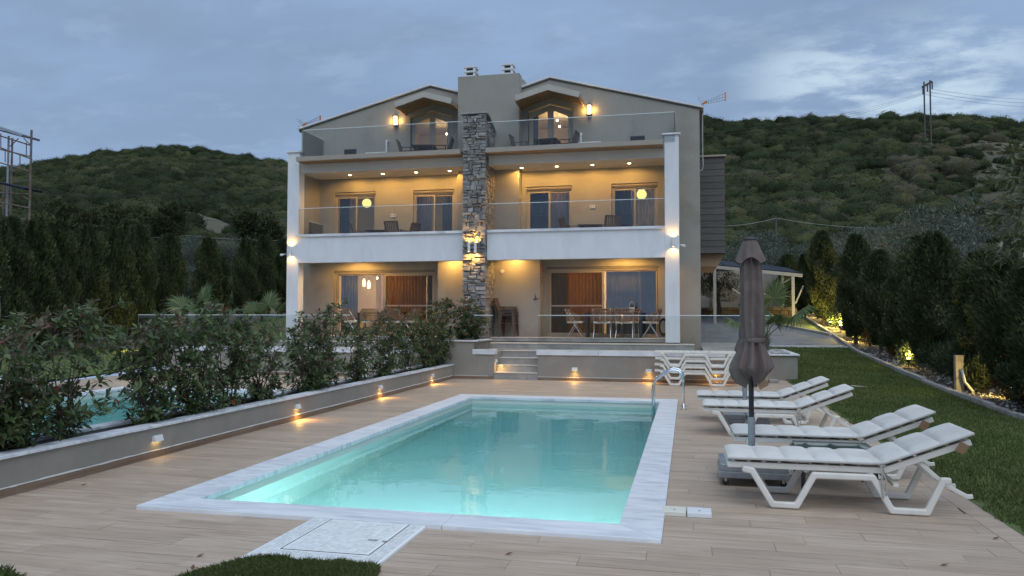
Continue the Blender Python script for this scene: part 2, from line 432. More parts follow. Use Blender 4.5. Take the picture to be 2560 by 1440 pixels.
M['rope'] = pmat('tan_rope', (0.19, 0.125, 0.08), (0.25, 0.165, 0.105), 20, 0.85, bump=0.4, bscale=120)
M['tabletop'] = pmat('dark_table_top', (0.035, 0.035, 0.036), (0.05, 0.05, 0.05), 6, 0.35)
M['potwhite'] = pmat('white_pot', (0.66, 0.64, 0.60), None, rough=0.5)
M['soil'] = pmat('dark_soil', (0.045, 0.036, 0.028), (0.075, 0.06, 0.046), 12, 0.95, bump=0.6, bscale=30)
M['gravel'] = pmat('pale_gravel', (0.34, 0.33, 0.31), (0.50, 0.49, 0.47), 20, 0.9, tone=0.35)
M['kerb'] = pmat('concrete_kerb', (0.30, 0.295, 0.28), (0.42, 0.41, 0.39), 6, 0.85, bump=0.4, bscale=35, tone=0.1, c3=(0.22, 0.22, 0.205), scale3=3)
M['drive'] = pmat('grey_paver', (0.175, 0.18, 0.19), (0.225, 0.23, 0.24), 3, 0.75, bump=0.2, bscale=20, c3=(0.15, 0.15, 0.155), scale3=1.2)
M['lawnbase'] = pmat('lawn_ground', (0.095, 0.130, 0.040), (0.125, 0.168, 0.054), 9, 0.95, bump=0.3, bscale=60, c3=(0.15, 0.175, 0.062), scale3=1.4)
M['ground'] = pmat('dry_hill_soil', (0.065, 0.060, 0.036), (0.115, 0.098, 0.066), 0.09, 0.95, bump=0.5, bscale=1.5, c3=(0.20, 0.162, 0.118), scale3=0.05, detail=9)
M['liner'] = pmat('pool_liner', (0.60, 0.64, 0.58), (0.64, 0.68, 0.62), 1.2, 0.6)
M['water'] = watermat('pool_water', (0.54, 0.94, 1.0))
M['tilejoint'] = pmat('tan_tile_joint', (0.20, 0.155, 0.115), (0.25, 0.195, 0.15), 8, 0.95)
M['hoodfascia'] = pmat('pale_hood_fascia', (0.46, 0.42, 0.37), (0.50, 0.46, 0.40), 3, 0.7)
M['dullwhite'] = pmat('grey_painted_steel', (0.34, 0.34, 0.335), (0.39, 0.39, 0.385), 3, 0.55)
M['mosaic'] = pmat('white_mosaic', (0.70, 0.72, 0.72), (0.80, 0.81, 0.80), 30, 0.35, tone=0.10)
M['grout'] = pmat('pale_grout', (0.84, 0.84, 0.82), None, rough=0.8)
M['skimwhite'] = pmat('ivory_lid', (0.72, 0.69, 0.58), (0.76, 0.73, 0.62), 6, 0.4)
M['skimblue'] = pmat('white_lid', (0.74, 0.75, 0.76), (0.78, 0.79, 0.8), 6, 0.4)
M['bark'] = pmat('grey_bark', (0.075, 0.062, 0.048), (0.13, 0.11, 0.088), 12, 0.95, bump=0.8, bscale=30, stretch=(1, 1, 0.3))
M['twig'] = pmat('reddish_twig', (0.085, 0.055, 0.04), (0.13, 0.085, 0.06), 12, 0.9)
M['olivewood'] = pmat('pale_twig', (0.15, 0.13, 0.10), (0.21, 0.18, 0.14), 12, 0.9)
M['photinia'] = leafmat('photinia_leaf', [(0.0, (0.050, 0.080, 0.030)), (0.4, (0.094, 0.130, 0.048)), (0.7, (0.150, 0.178, 0.074)), (0.85, (0.150, 0.125, 0.072)), (0.95, (0.19, 0.095, 0.065)), (1.0, (0.30, 0.04, 0.025))], 0.42, 0.2, 0.4)
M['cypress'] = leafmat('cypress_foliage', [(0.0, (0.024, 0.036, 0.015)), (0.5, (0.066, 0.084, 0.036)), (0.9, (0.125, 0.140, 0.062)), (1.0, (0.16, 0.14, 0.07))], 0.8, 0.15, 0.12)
M['maquis'] = leafmat('maquis_foliage', [(0.0, (0.024, 0.033, 0.017)), (0.35, (0.046, 0.061, 0.030)), (0.6, (0.070, 0.084, 0.036)), (0.8, (0.100, 0.100, 0.042)), (1.0, (0.105, 0.093, 0.078))], 0.9, 0.0, 0.06)
M['olive'] = leafmat('olive_foliage', [(0.0, (0.055, 0.072, 0.050)), (0.5, (0.10, 0.125, 0.092)), (1.0, (0.19, 0.22, 0.175))], 0.55, 0.2)
M['olivenear'] = leafmat('olive_leaf', [(0.0, (0.075, 0.085, 0.035)), (0.5, (0.12, 0.13, 0.055)), (0.8, (0.17, 0.185, 0.09)), (1.0, (0.27, 0.30, 0.22))], 0.5, 0.25)
M['oleander'] = leafmat('oleander_leaf', [(0.0, (0.024, 0.040, 0.018)), (0.6, (0.045, 0.072, 0.03)), (1.0, (0.085, 0.11, 0.045))], 0.5, 0.25)
M['lamplit'] = leafmat('lamplit_foliage', [(0.0, (0.14, 0.075, 0.015)), (0.6, (0.24, 0.135, 0.025)), (1.0, (0.32, 0.19, 0.04))], 0.6, 0.3)  # orange lamplight on the shrubs is put into this leaf colour
M['palm'] = leafmat('palm_leaf', [(0.0, (0.05, 0.085, 0.028)), (0.6, (0.10, 0.15, 0.055)), (0.9, (0.20, 0.23, 0.10)), (1.0, (0.34, 0.30, 0.18))], 0.5, 0.3)
M['grass'] = leafmat('grass_blade', [(0.0, (0.100, 0.140, 0.042)), (0.6, (0.155, 0.205, 0.064)), (0.9, (0.205, 0.245, 0.092)), (1.0, (0.29, 0.26, 0.14))], 0.7, 0.3)
M['lampwhite'] = pmat('white_lamp_body', (0.74, 0.74, 0.73), None, rough=0.4)
M['glow'] = emat('lamp_glow', (1.0, 0.70, 0.28), 9.0)
M['glow_soft'] = emat('lantern_glow', (1.0, 0.74, 0.34), 3.2)
M['globe'] = emat('paper_globe_glow', (1.0, 0.84, 0.26), 1.15)
M['spark'] = emat('bulb_glow', (1.0, 0.80, 0.45), 12.0)
M['orange'] = pmat('orange_plastic', (0.62, 0.20, 0.03), None, rough=0.5)
M['red'] = pmat('red_ornament', (0.45, 0.10, 0.05), None, rough=0.7)
M['rust'] = pmat('rusty_steel', (0.16, 0.085, 0.05), (0.24, 0.22, 0.20), 5, 0.7, metal=0.3)
M['solar'] = pmat('solar_panel', (0.016, 0.018, 0.028), None, rough=0.5, spec=0.15)
M['kraft'] = pmat('kraft_tag', (0.30, 0.185, 0.11), None, rough=0.8)
M['wire'] = pmat('cable', (0.05, 0.05, 0.052), None, rough=0.6)
M['palewire'] = pmat('pale_cable', (0.45, 0.44, 0.40), None, rough=0.6)
M['pole'] = pmat('weathered_pole', (0.10, 0.085, 0.07), (0.15, 0.13, 0.11), 6, 0.9)
M['lowstone'] = pmat('brown_field_stone', (0.17, 0.135, 0.10), (0.27, 0.22, 0.165), 6, 0.85, bump=0.6, bscale=25, tone=0.35)
M['dryleaf'] = pmat('dry_leaf', (0.14, 0.075, 0.04), None, rough=0.8)

# wood-look deck tile: grain follows the plank, tone per plank
def deckmat():
    m, N, L = newmat('wood_look_tile')
    o = N.new('ShaderNodeOutputMaterial'); b = N.new('ShaderNodeBsdfPrincipled'); L.new(b.outputs[0], o.inputs[0])
    g = N.new('ShaderNodeNewGeometry'); a = N.new('ShaderNodeAttribute'); a.attribute_name = 'tone'
    off = N.new('ShaderNodeVectorMath'); off.operation = 'SCALE'; off.inputs[0].default_value = (37.0, 11.0, 5.0); L.new(a.outputs['Fac'], off.inputs['Scale'])
    ad = N.new('ShaderNodeVectorMath'); L.new(g.outputs['Position'], ad.inputs[0]); L.new(off.outputs[0], ad.inputs[1])
    def tex(sc, st, d, dist=0.0):
        mp = N.new('ShaderNodeMapping'); mp.inputs['Scale'].default_value = st; L.new(ad.outputs[0], mp.inputs[0])
        n = N.new('ShaderNodeTexNoise'); n.inputs['Scale'].default_value = sc; n.inputs['Detail'].default_value = d; n.inputs['Roughness'].default_value = 0.65
        n.inputs['Distortion'].default_value = dist; L.new(mp.outputs[0], n.inputs[0]); return n.outputs[0]
    fine = tex(2.6, (0.55, 15, 1), 7, 0.9); broad = tex(1.2, (0.6, 3.0, 1), 4, 0.3)
    def mr(x, p, q, r=0, s=1):
        k = N.new('ShaderNodeMapRange'); L.new(x, k.inputs[0]); k.inputs[1].default_value = p; k.inputs[2].default_value = q; k.inputs[3].default_value = r; k.inputs[4].default_value = s; return k.outputs[0]
    def mix(f, p, q, mode='MIX'):
        k = N.new('ShaderNodeMix'); k.data_type = 'RGBA'; k.blend_type = mode
        for s_, v in ((k.inputs[0], f), (k.inputs[6], p), (k.inputs[7], q)):
            if isinstance(v, tuple): s_.default_value = (*v, 1)
            elif isinstance(v, (int, float)): s_.default_value = v
            else: L.new(v, s_)
        return k.outputs[2]
    c = mix(mr(broad, 0.35, 0.65), (0.455, 0.345, 0.252), (0.555, 0.440, 0.340))
    c = mix(mr(fine, 0.44, 0.68, 0, 0.80), c, (0.300, 0.220, 0.158))
    c = mix(mr(tex(1.7, (1, 1.3, 1), 9, 0.8), 0.66, 0.74, 0, 0.22), c, (0.62, 0.57, 0.50))
    c = mix(mr(tex(0.55, (1, 1, 1), 6, 0.4), 0.52, 0.70, 0, 0.30), c, (0.30, 0.225, 0.165))
    sc_ = mr(a.outputs['Fac'], 0, 1, 0.955, 1.045); cm = N.new('ShaderNodeCombineColor')
    for i in range(3): L.new(sc_, cm.inputs[i])
    c = mix(1.0, c, cm.outputs[0], 'MULTIPLY')
    L.new(c, b.inputs['Base Color']); b.inputs['Roughness'].default_value = 0.55; b.inputs['Specular IOR Level'].default_value = 0.35
    L.new(mr(broad, 0.3, 0.7, 0.45, 0.62), b.inputs['Roughness'])
    bp = N.new('ShaderNodeBump'); bp.inputs['Strength'].default_value = 0.15; bp.inputs['Distance'].default_value = 0.004; L.new(fine, bp.inputs['Height']); L.new(bp.outputs[0], b.inputs['Normal'])
    return m
M['deck'] = deckmat()
M['skirt'] = pmat('wood_tile_skirting', (0.20, 0.135, 0.09), (0.27, 0.19, 0.135), 3, 0.55, stretch=(1, 0.5, 14), c3=(0.16, 0.105, 0.07), scale3=2)
M['silicone'] = pmat('white_sealant', (0.72, 0.70, 0.65), None, rough=0.6)

# ------------------------------------------------------------------ terrain
GY = [(-1e4, 0.0), (14, 0.0), (17, 0.08), (20.7, 0.23), (26, 0.52), (29, 0.85), (33, 1.22), (39, 1.8), (50, 2.5), (1e4, 2.5)]
RIDGE = [(-500, 470), (0, 418), (80, 402), (250, 378), (350, 366), (430, 358), (520, 370), (600, 383), (712, 402), (950, 440), (1250, 360), (1750, 296), (1900, 298), (2100, 288), (2250, 290), (2350, 282), (2450, 292), (2560, 304), (3100, 350)]
raz, rel = [], []
for px, py in RIDGE:
    d = ray(px, py); raz.append(math.atan2(d.x, d.y)); rel.append(d.z / math.hypot(d.x, d.y) - 0.009)
def ground_np(x, y):
    x = np.asarray(x, dtype=np.float64); y = np.asarray(y, dtype=np.float64)
    base = np.interp(y, [p[0] for p in GY], [p[1] for p in GY])
    cross = np.clip((x - 2.4) / 2.4, 0, 1); wgt = np.clip((25 - y) / 4.0, 0, 1)
    base = np.where((x > 1.0) & (x < 6), base * (1 - wgt * (1 - cross)), base)
    r = np.hypot(x, y); az = np.arctan2(x, y)
    tn = np.interp(az, raz, rel)
    r1 = np.interp(az, [-0.9, -0.35, 0.1, 0.6], [185, 180, 140, 140])
    r0 = 50.0
    fade = np.clip((1.75 - np.abs(az)) / 0.6, 0, 1)
    top = (tn * r1 + 1.6) * fade
    t = np.clip((r - r0) / (r1 - r0), 0, 1)
    h = base + (top - base) * (t ** 1.25)
    h = np.where(r > r1, np.maximum(top - (r - r1) * 0.2, -4.0) , h)
    und = (np.sin(x * 0.11 + 1.3) * np.cos(y * 0.09) + 0.6 * np.sin(x * 0.23 + y * 0.19)) * 1.1
    return h + und * np.clip((r - 55) / 40, 0, 1) * np.clip((r1 - r) / 50, 0, 1)
def ground(x, y): return float(ground_np(x, y))
def G(px, py):
    """the point where the line of sight through a pixel meets the terrain"""
    d = ray(px, py); d = d / math.hypot(d.x, d.y); t = 2.0
    while t < 400:
        p = EYE + d * t
        if p.z < ground(p.x, p.y): return p
        t += 0.05 + t * 0.002
    return EYE + d * 200

HX0, HX1, HY0, HY1 = -14.8, 2.38, 2.98, 19.5
def lines(lo, hi, near, fixed):
    s = set(np.round(np.arange(-60, 60.1, 1.5), 3)) | set(np.arange(-260, 260.1, 5.0)) | set(fixed)
    g_ = 260.0
    while g_ < 1600: g_ *= 1.25; s |= {g_, -g_}
    return np.array(sorted(v for v in s if lo <= v <= hi))
xs = lines(-1600, 1600, 0, [HX0, HX1]); ys = lines(-1600, 1600, 0, [HY0, HY1])
gx, gy = np.meshgrid(xs, ys)
gz = ground_np(gx, gy) - 0.03
V = np.stack([gx, gy, gz], -1).reshape(-1, 3); nx = len(xs)
ii, jj = np.meshgrid(np.arange(nx - 1), np.arange(len(ys) - 1))
cxm = (xs[:-1] + xs[1:]) / 2; cym = (ys[:-1] + ys[1:]) / 2
cx2, cy2 = np.meshgrid(cxm, cym)
keep = ~((cx2 > HX0) & (cx2 < HX1) & (cy2 > HY0) & (cy2 < HY1))
i0 = (jj * nx + ii)[keep]
gnd = npmesh('ground', V, np.stack([i0, i0 + 1, i0 + nx + 1, i0 + nx], -1), M['ground'], smooth=True, kind='structure')

def sheet(name, poly_rows, mat, dz=0.0, kind='structure', nu=10):
    """rows of (y, x0, x1): a sheet that follows the terrain"""
    mb = MB(); vs = []
    for (y, x0, x1) in poly_rows:
        for i in range(nu + 1):
            x = x0 + (x1 - x0) * i / nu; vs.append((x, y, ground(x, y) + dz))
    n = nu + 1
    mb.add(vs, [(j * n + i, j * n + i + 1, (j + 1) * n + i + 1, (j + 1) * n + i) for j in range(len(poly_rows) - 1) for i in range(nu)])
    o = mb.build(name, mat, None, world=False); o['kind'] = kind; return o
LX1 = 5.02
lawn = sheet('lawn', [(y, 2.38, LX1) for y in np.arange(2.0, 26.7, 0.6)], M['lawnbase'], 0.004)
sheet('lawn', [(y, -2.95, -1.93) for y in np.arange(1.0, 4.3, 0.5)] + [(4.35, -2.93, -1.93), (4.57, -2.75, -1.93)], M['lawnbase'], 0.006)
sheet('lawn', [(y, -21.0, -14.8) for y in np.arange(2.0, 40, 1.0)], M['lawnbase'], 0.01)
sheet('lawn', [(y, -5.86, -3.98) for y in np.arange(1.0, 4.0, 0.495)], M['lawnbase'], 0.004)
drive_rows = []
for y in np.arange(26.72, 41.0, 0.6):
    drive_rows.append((y, -0.2, max(0.2, min(LX1, LX1 - max(0, (y - 29.3)) * 0.40))))
sheet('driveway', drive_rows, M['drive'], 0.02)
sheet('lawn', [(y, max(0.25, LX1 - max(0, (y - 29.3)) * 0.40) + 0.12, LX1) for y in np.arange(29.5, 41.0, 0.6)], M['lawnbase'], 0.01)
bed = sheet('planting_bed', [(y, 5.16, 9.0) for y in np.arange(4.0, 46.0, 1.0)], M['soil'], 0.0)

# ------------------------------------------------------------------ pools
MIR = -12.4
def mir(x): return MIR - x
def pool(xo0, xo1, yo0, yo1, w0, w1, label, lights, flip):
    xi0, xi1, yi0, yi1 = xo0 + w0, xo1 - w1, yo0 + 0.34, yo1 - 0.46
    t = thing('swimming_pool', label, 'swimming pool', ((xo0 + xo1) / 2, (yo0 + yo1) / 2, 0), 0)
    D = 1.30
    mb = MB(); a0, a1, b0, b1 = xi0 - 0.015, xi1 + 0.015, yi0 - 0.015, yi1 + 0.015
    mb.add([(a0, b0, -D), (a1, b0, -D), (a1, b1, -D), (a0, b1, -D), (a0, b0, 0.002), (a1, b0, 0.002), (a1, b1, 0.002), (a0, b1, 0.002)],
           [(0, 1, 2, 3), (0, 4, 5, 1), (1, 5, 6, 2), (2, 6, 7, 3), (3, 7, 4, 0)])
    mb.build('shell', M['liner'], t)
    def slab(poly, mat):
        b = MB(); b.prism(poly, [], -0.02, 0.03, 'z', random.uniform(0.25, 0.75)); b.build('coping_slab', mat, t, bevel=0.006, seg=2)
    g = 0.002; n = 6
    for side in (0, 1):
        for k in range(n):
            ya, yb = yo0 + (yo1 - yo0) * k / n, yo0 + (yo1 - yo0) * (k + 1) / n
            xo, xi = (xo0, xi0) if side == 0 else (xo1, xi1)
            q = [(xo, ya + g), (xi, ya + g), (xi, yb - g), (xo, yb - g)]
            if k == 0: q = [(xo, yo0 + g), (xi, yi0 + g), (xi, yb - g), (xo, yb - g)]
            if k == n - 1: q = [(xo, ya + g), (xi, ya + g), (xi, yi1 - g), (xo, yo1 - g)]
            slab(q, M['marble_y'])
    cuts = [0, 0.62, 1.0] if not flip else [0, 0.38, 1.0]
    for side in (0, 1):
        yo, yi = (yo0, yi0) if side == 0 else (yo1, yi1)
        for k in range(2):
            xa, xb = xo0 + (xo1 - xo0) * cuts[k], xo0 + (xo1 - xo0) * cuts[k + 1]
            q = [(xa + g, yo), (xb - g, yo), (xb - g, yi), (xa + g, yi)]
            if k == 0: q = [(xo0 + g, yo), (xb - g, yo), (xb - g, yi), (xi0 + g, yi)]
            if k == 1: q = [(xa + g, yo), (xo1 - g, yo), (xi1 - g, yi), (xa + g, yi)]
            slab(q, M['marble'])
    wb = MB(); wb.add([(a0 - .01, b0 - .01, -0.095), (a1 + .01, b0 - .01, -0.095), (a1 + .01, b1 + .01, -0.095), (a0 - .01, b1 + .01, -0.095)], [(0, 1, 2, 3)])
    wo_ = wb.build('pool_water', M['water'], None, world=False); wo_['kind'] = 'structure'
    for lx, pw in lights:
        l = MB(); l.tube([(lx, b0 + 0.002, -0.55), (lx, b0 + 0.03, -0.55)], 0.12, 16); l.build('pool_light', M['lampwhite'], t)
        lamp('AREA', (lx, b0 + 0.06, -0.55), pw, (0.78, 0.98, 1.0), t, 0.22, (lx, b0 + 3.0, -0.62))
    for k in range(3):
        y = b0 + (b1 - b0) * (.22 + .28 * k)
        for xw, sx in ((a0, 1), (a1, -1)): l = MB(); l.tube([(xw + sx * .002, y, -.42), (xw + sx * .02, y, -.42)], 0.045, 12); l.build('inlet', M['lampwhite'], t)
    l = MB(); l.tube([((a0 + a1) / 2, b0 + (b1 - b0) * .62, -D + .002), ((a0 + a1) / 2, b0 + (b1 - b0) * .62, -D + .02)], 0.13, 16); l.build('floor_drain', M['lampwhite'], t)
    return t
PO = (-4.46, -0.19, 5.58, 14.98, 0.36, 0.325)
pool(*PO, 'turquoise rectangular swimming pool framed by white marble slabs in the wooden deck', [(-3.3, 22), (-2.2, 36), (-1.0, 42)], False)
pool(mir(PO[1]), mir(PO[0]), PO[2], PO[3], PO[5], PO[4], 'second turquoise pool glimpsed behind the leafy shrubs', [(mir(-3.2), 60), (mir(-1.4), 60)], True)

# pool ladder: two chrome rails over the coping
t = thing('pool_ladder', 'chrome pool ladder with two arched handrails at the far right corner of the pool', 'pool ladder', (-0.3, 14.0, 0.03))
for yy in (13.62, 14.12):
    mb = MB()
    pts = [(-0.60, yy, -0.95), (-0.60, yy, 0.30), (-0.585, yy, 0.42), (-0.54, yy, 0.50), (-0.38, yy, 0.62), (-0.26, yy, 0.67), (-0.17, yy, 0.66), (-0.11, yy, 0.60), (-0.08, yy, 0.48), (-0.08, yy, 0.01)]
    mb.tube(pts, 0.022, 10); mb.build('handrail', M['chrome'], t, smooth=True)
    mb = MB(); mb.tube([(-0.08, yy, 0.002), (-0.08, yy, 0.022)], 0.055, 14); mb.build('floor_flange', M['chrome'], t)
for k in range(3):
    mb = MB(); mb.box(-0.64, -0.56, 13.62, 14.12, -0.25 - k * 0.26, -0.225 - k * 0.26); mb.build('rung', M['chrome'], t)

# ------------------------------------------------------------------ deck of wood-look planks
def deck(x0, x1, y0, y1, excl, front, border, parts, name='deck'):
    base = MB()
    outer = [(x0, y0), (x1, y0), (x1, y1), (x0, y1)]
    base.prism(outer, [[(a, c), (b, c), (b, d), (a, d)] for (a, b, c, d) in excl if c > y0 + 0.01], -0.25, -0.009, 'z')
    d = base.build(name, M['tilejoint'], None, world=False); d['kind'] = 'structure'
    rows = int(round((y1 - y0) / 0.2)); out = []
    xr = x1 - (0.2 if border else 0)
    for k in range(rows):
        ya = y0 + 0.2 * k; yb = ya + 0.2; ym = (ya + yb) / 2
        segs = [(x0, xr)]
        for (a, b, c, e) in excl + front:
            if c < ym < e:
                ns = []
                for (p, q) in segs:
                    if b <= p or a >= q: ns.append((p, q)); continue
                    if a > p: ns.append((p, a))
                    if b < q: ns.append((b, q))
                segs = ns
        off = (k * 0.4) % 1.2 + (k % 7) * 0.03
        for (p, q) in segs:
            e = math.floor((p - off) / 1.2) * 1.2 + off
            while e < q - 0.01:
                a, b = max(p, e), min(q, e + 1.2); e += 1.2
                if b - a > 0.02: out.append((a, b, ya, yb))
    if border:
        y = y0
        while y < y1 - 0.01:
            out.append((xr, x1, y, min(y1, y + 1.2))); y += 1.2
    def near(q):
        cx, cy = (q[0] + q[1]) / 2, (q[2] + q[3]) / 2
        d_ = Vector((cx, cy, 0)) - EYE; zz = d_.dot(FWD)
        if zz < 0.5: return -1
        px, py = 1280 + FPX * d_.dot(RGT) / zz, 720 - FPX * d_.dot(UPV) / zz
        return (1 / zz) if (-150 < px < 2710 and py < 1500) else -1
    out.sort(key=near, reverse=True)
    rest = MB(); n = 0
    for q in out:
        tn = random.random(); dz = random.uniform(-0.0012, 0.0012)
        if n < parts and near(q) > 0:
            b = MB(); b.box(q[0] + 0.0013, q[1] - 0.0013, q[2] + 0.0016, q[3] - 0.0016, -0.02, dz, tn); b.build('plank', M['deck'], d); n += 1
        else: rest.box(q[0] + 0.0013, q[1] - 0.0013, q[2] + 0.0016, q[3] - 0.0016, -0.02, dz, tn)
    rest.build('plank_rows', M['deck'], d, kind='stuff')
    return d
HATCH = (-2.87, -1.93, 4.58, 5.58)
deck(-5.87, 2.40, 2.98, 18.98, [(PO[0], PO[1], PO[2], PO[3]), HATCH], [(-2.93, -1.93, 2.9, 4.57), (-6, -3.98, 2.9, 3.98)], True, 300)
deck(-14.8, -6.53, 2.98, 18.98, [(mir(PO[1]), mir(PO[0]), PO[2], PO[3])], [], False, 0)

# tiled hatch beside the pool
t = thing('access_hatch', 'square hatch cover of small white mosaic tiles between the pool and the grass', 'hatch', (-2.4, 5.08, 0))
hx0, hx1, hy0, hy1 = -2.868, -1.932, 4.585, 5.575
lid = (-2.70, -2.06, 4.80, 5.568)
mb = MB(); mb.prism([(hx0, hy0), (hx1, hy0), (hx1, hy1), (hx0, hy1)], [], -0.02, 0.022, 'z'); mb.build('rim', M['grout'], t, bevel=0.01)
mb = MB(); mb.box(lid[0] + 0.004, lid[1] - 0.004, lid[2] + 0.004, lid[3] - 0.004, 0.0, 0.0245); mb.build('lid', M['grout'], t, bevel=0.003)
gp = MB()
for (a, b, c, d) in ((lid[0], lid[1], lid[2] - 0.003, lid[2] + 0.003), (lid[0] - 0.003, lid[0] + 0.003, lid[2], lid[3]), (lid[1] - 0.003, lid[1] + 0.003, lid[2], lid[3])): gp.box(a, b, c, d, 0.0225, 0.0250)
gp.build('joint', M['greymetal'], t)
tl = MB(); step = (hx1 - hx0 - 0.03) / 26
for i in range(26):
    for j in range(int((hy1 - hy0 - 0.03) / step)):
        a, c = hx0 + 0.015 + i * step, hy0 + 0.015 + j * step
        near_joint = (abs(a + step / 2 - lid[0]) < step * .5 or abs(a + step / 2 - lid[1]) < step * .5) and c + step > lid[2] or (abs(c + step / 2 - lid[2]) < step * .5 and lid[0] - step < a < lid[1])
        if not near_joint: tl.box(a + 0.003, a + step - 0.003, c + 0.003, c + step - 0.003, 0.02, 0.0262, random.random())
tl.build('tile_field', M['mosaic'], t, kind='stuff')
mb = MB(); mb.box(-2.09, -2.06, 5.09, 5.12, 0.024, 0.0275); mb.build('latch', M['galv'], t); mb = MB(); mb.box(-2.20, -2.13, 5.10, 5.13, 0.024, 0.0275); mb.build('lift_plate', M['galv'], t)

# skimmer lids let into the deck at the near right pool corner
for (x0, x1, mat, lb) in ((-0.205, -0.025, 'skimwhite', 'ivory rectangular skimmer lid half set into the marble slab at the pool corner'), (-0.015, 0.175, 'skimblue', 'white rectangular skimmer lid in the deck beside the ivory one')):
    b = MB(); b.box(x0, x1, 6.36, 6.55, 0.0, 0.036); o = b.build('skimmer_lid', M[mat], None, bevel=0.004); tag(o, lb, 'lid')
    b = MB(); b.tube([((x0 + x1) / 2, 6.44, 0.035), ((x0 + x1) / 2, 6.44, 0.038)], 0.008, 8); b.build('finger_hole', M['black'], o)

# ------------------------------------------------------------------ low planter wall between the two gardens
t = thing('planter_wall', 'long low taupe planter wall with marble cap dividing the two pool decks', 'wall', (-6.2, 11.0, 0))
mb = MB(); mb.box(-6.02, -5.87, 3.0, 18.98, -0.05, 0.337); mb.build('wall_face', M['plaster_low'], t)
mb = MB(); mb.box(-6.53, -6.38, 3.0, 18.98, -0.05, 0.337); mb.build('wall_face', M['plaster_low'], t)
mb = MB(); mb.box(-6.40, -6.00, 3.0, 18.98, 0.0, 0.275); mb.build('soil', M['soil'], t)
for (xa, xb, s) in ((-6.04, -5.845, 1), (-6.555, -6.36, -1)):
    y = 3.0
    for L in (1.9, 2.35, 2.2, 2.0, 2.1, 1.9, 1.8, 1.73):
        e = min(18.98, y + L); dx = random.uniform(-0.008, 0.012) * s; dz = random.uniform(-0.003, 0.003)
        b = MB(); b.box(xa + dx, xb + dx, y + 0.002, e - 0.002, 0.338 + dz, 0.370 + dz, random.uniform(0.2, 0.8)); b.build('cap_slab', M['marble_y'], t, bevel=0.004); y = e
mb = MB(); y = 3.0
while y < 18.9:
    e = min(18.98, y + 1.2); b = MB(); b.box(-5.872, -5.857, y + 0.002, e - 0.002, 0.0, 0.078, random.random()); b.build('skirting_board', M['skirt'], t); y = e
pts = [(-5.864, yy, 0.081 + random.uniform(-0.0025, 0.0025)) for yy in np.arange(3.0, 18.99, 0.12)]
mb = MB(); mb.tube(pts, [random.uniform(0.006, 0.010) for _ in pts], 5); mb.build('sealant_bead', M['silicone'], t)

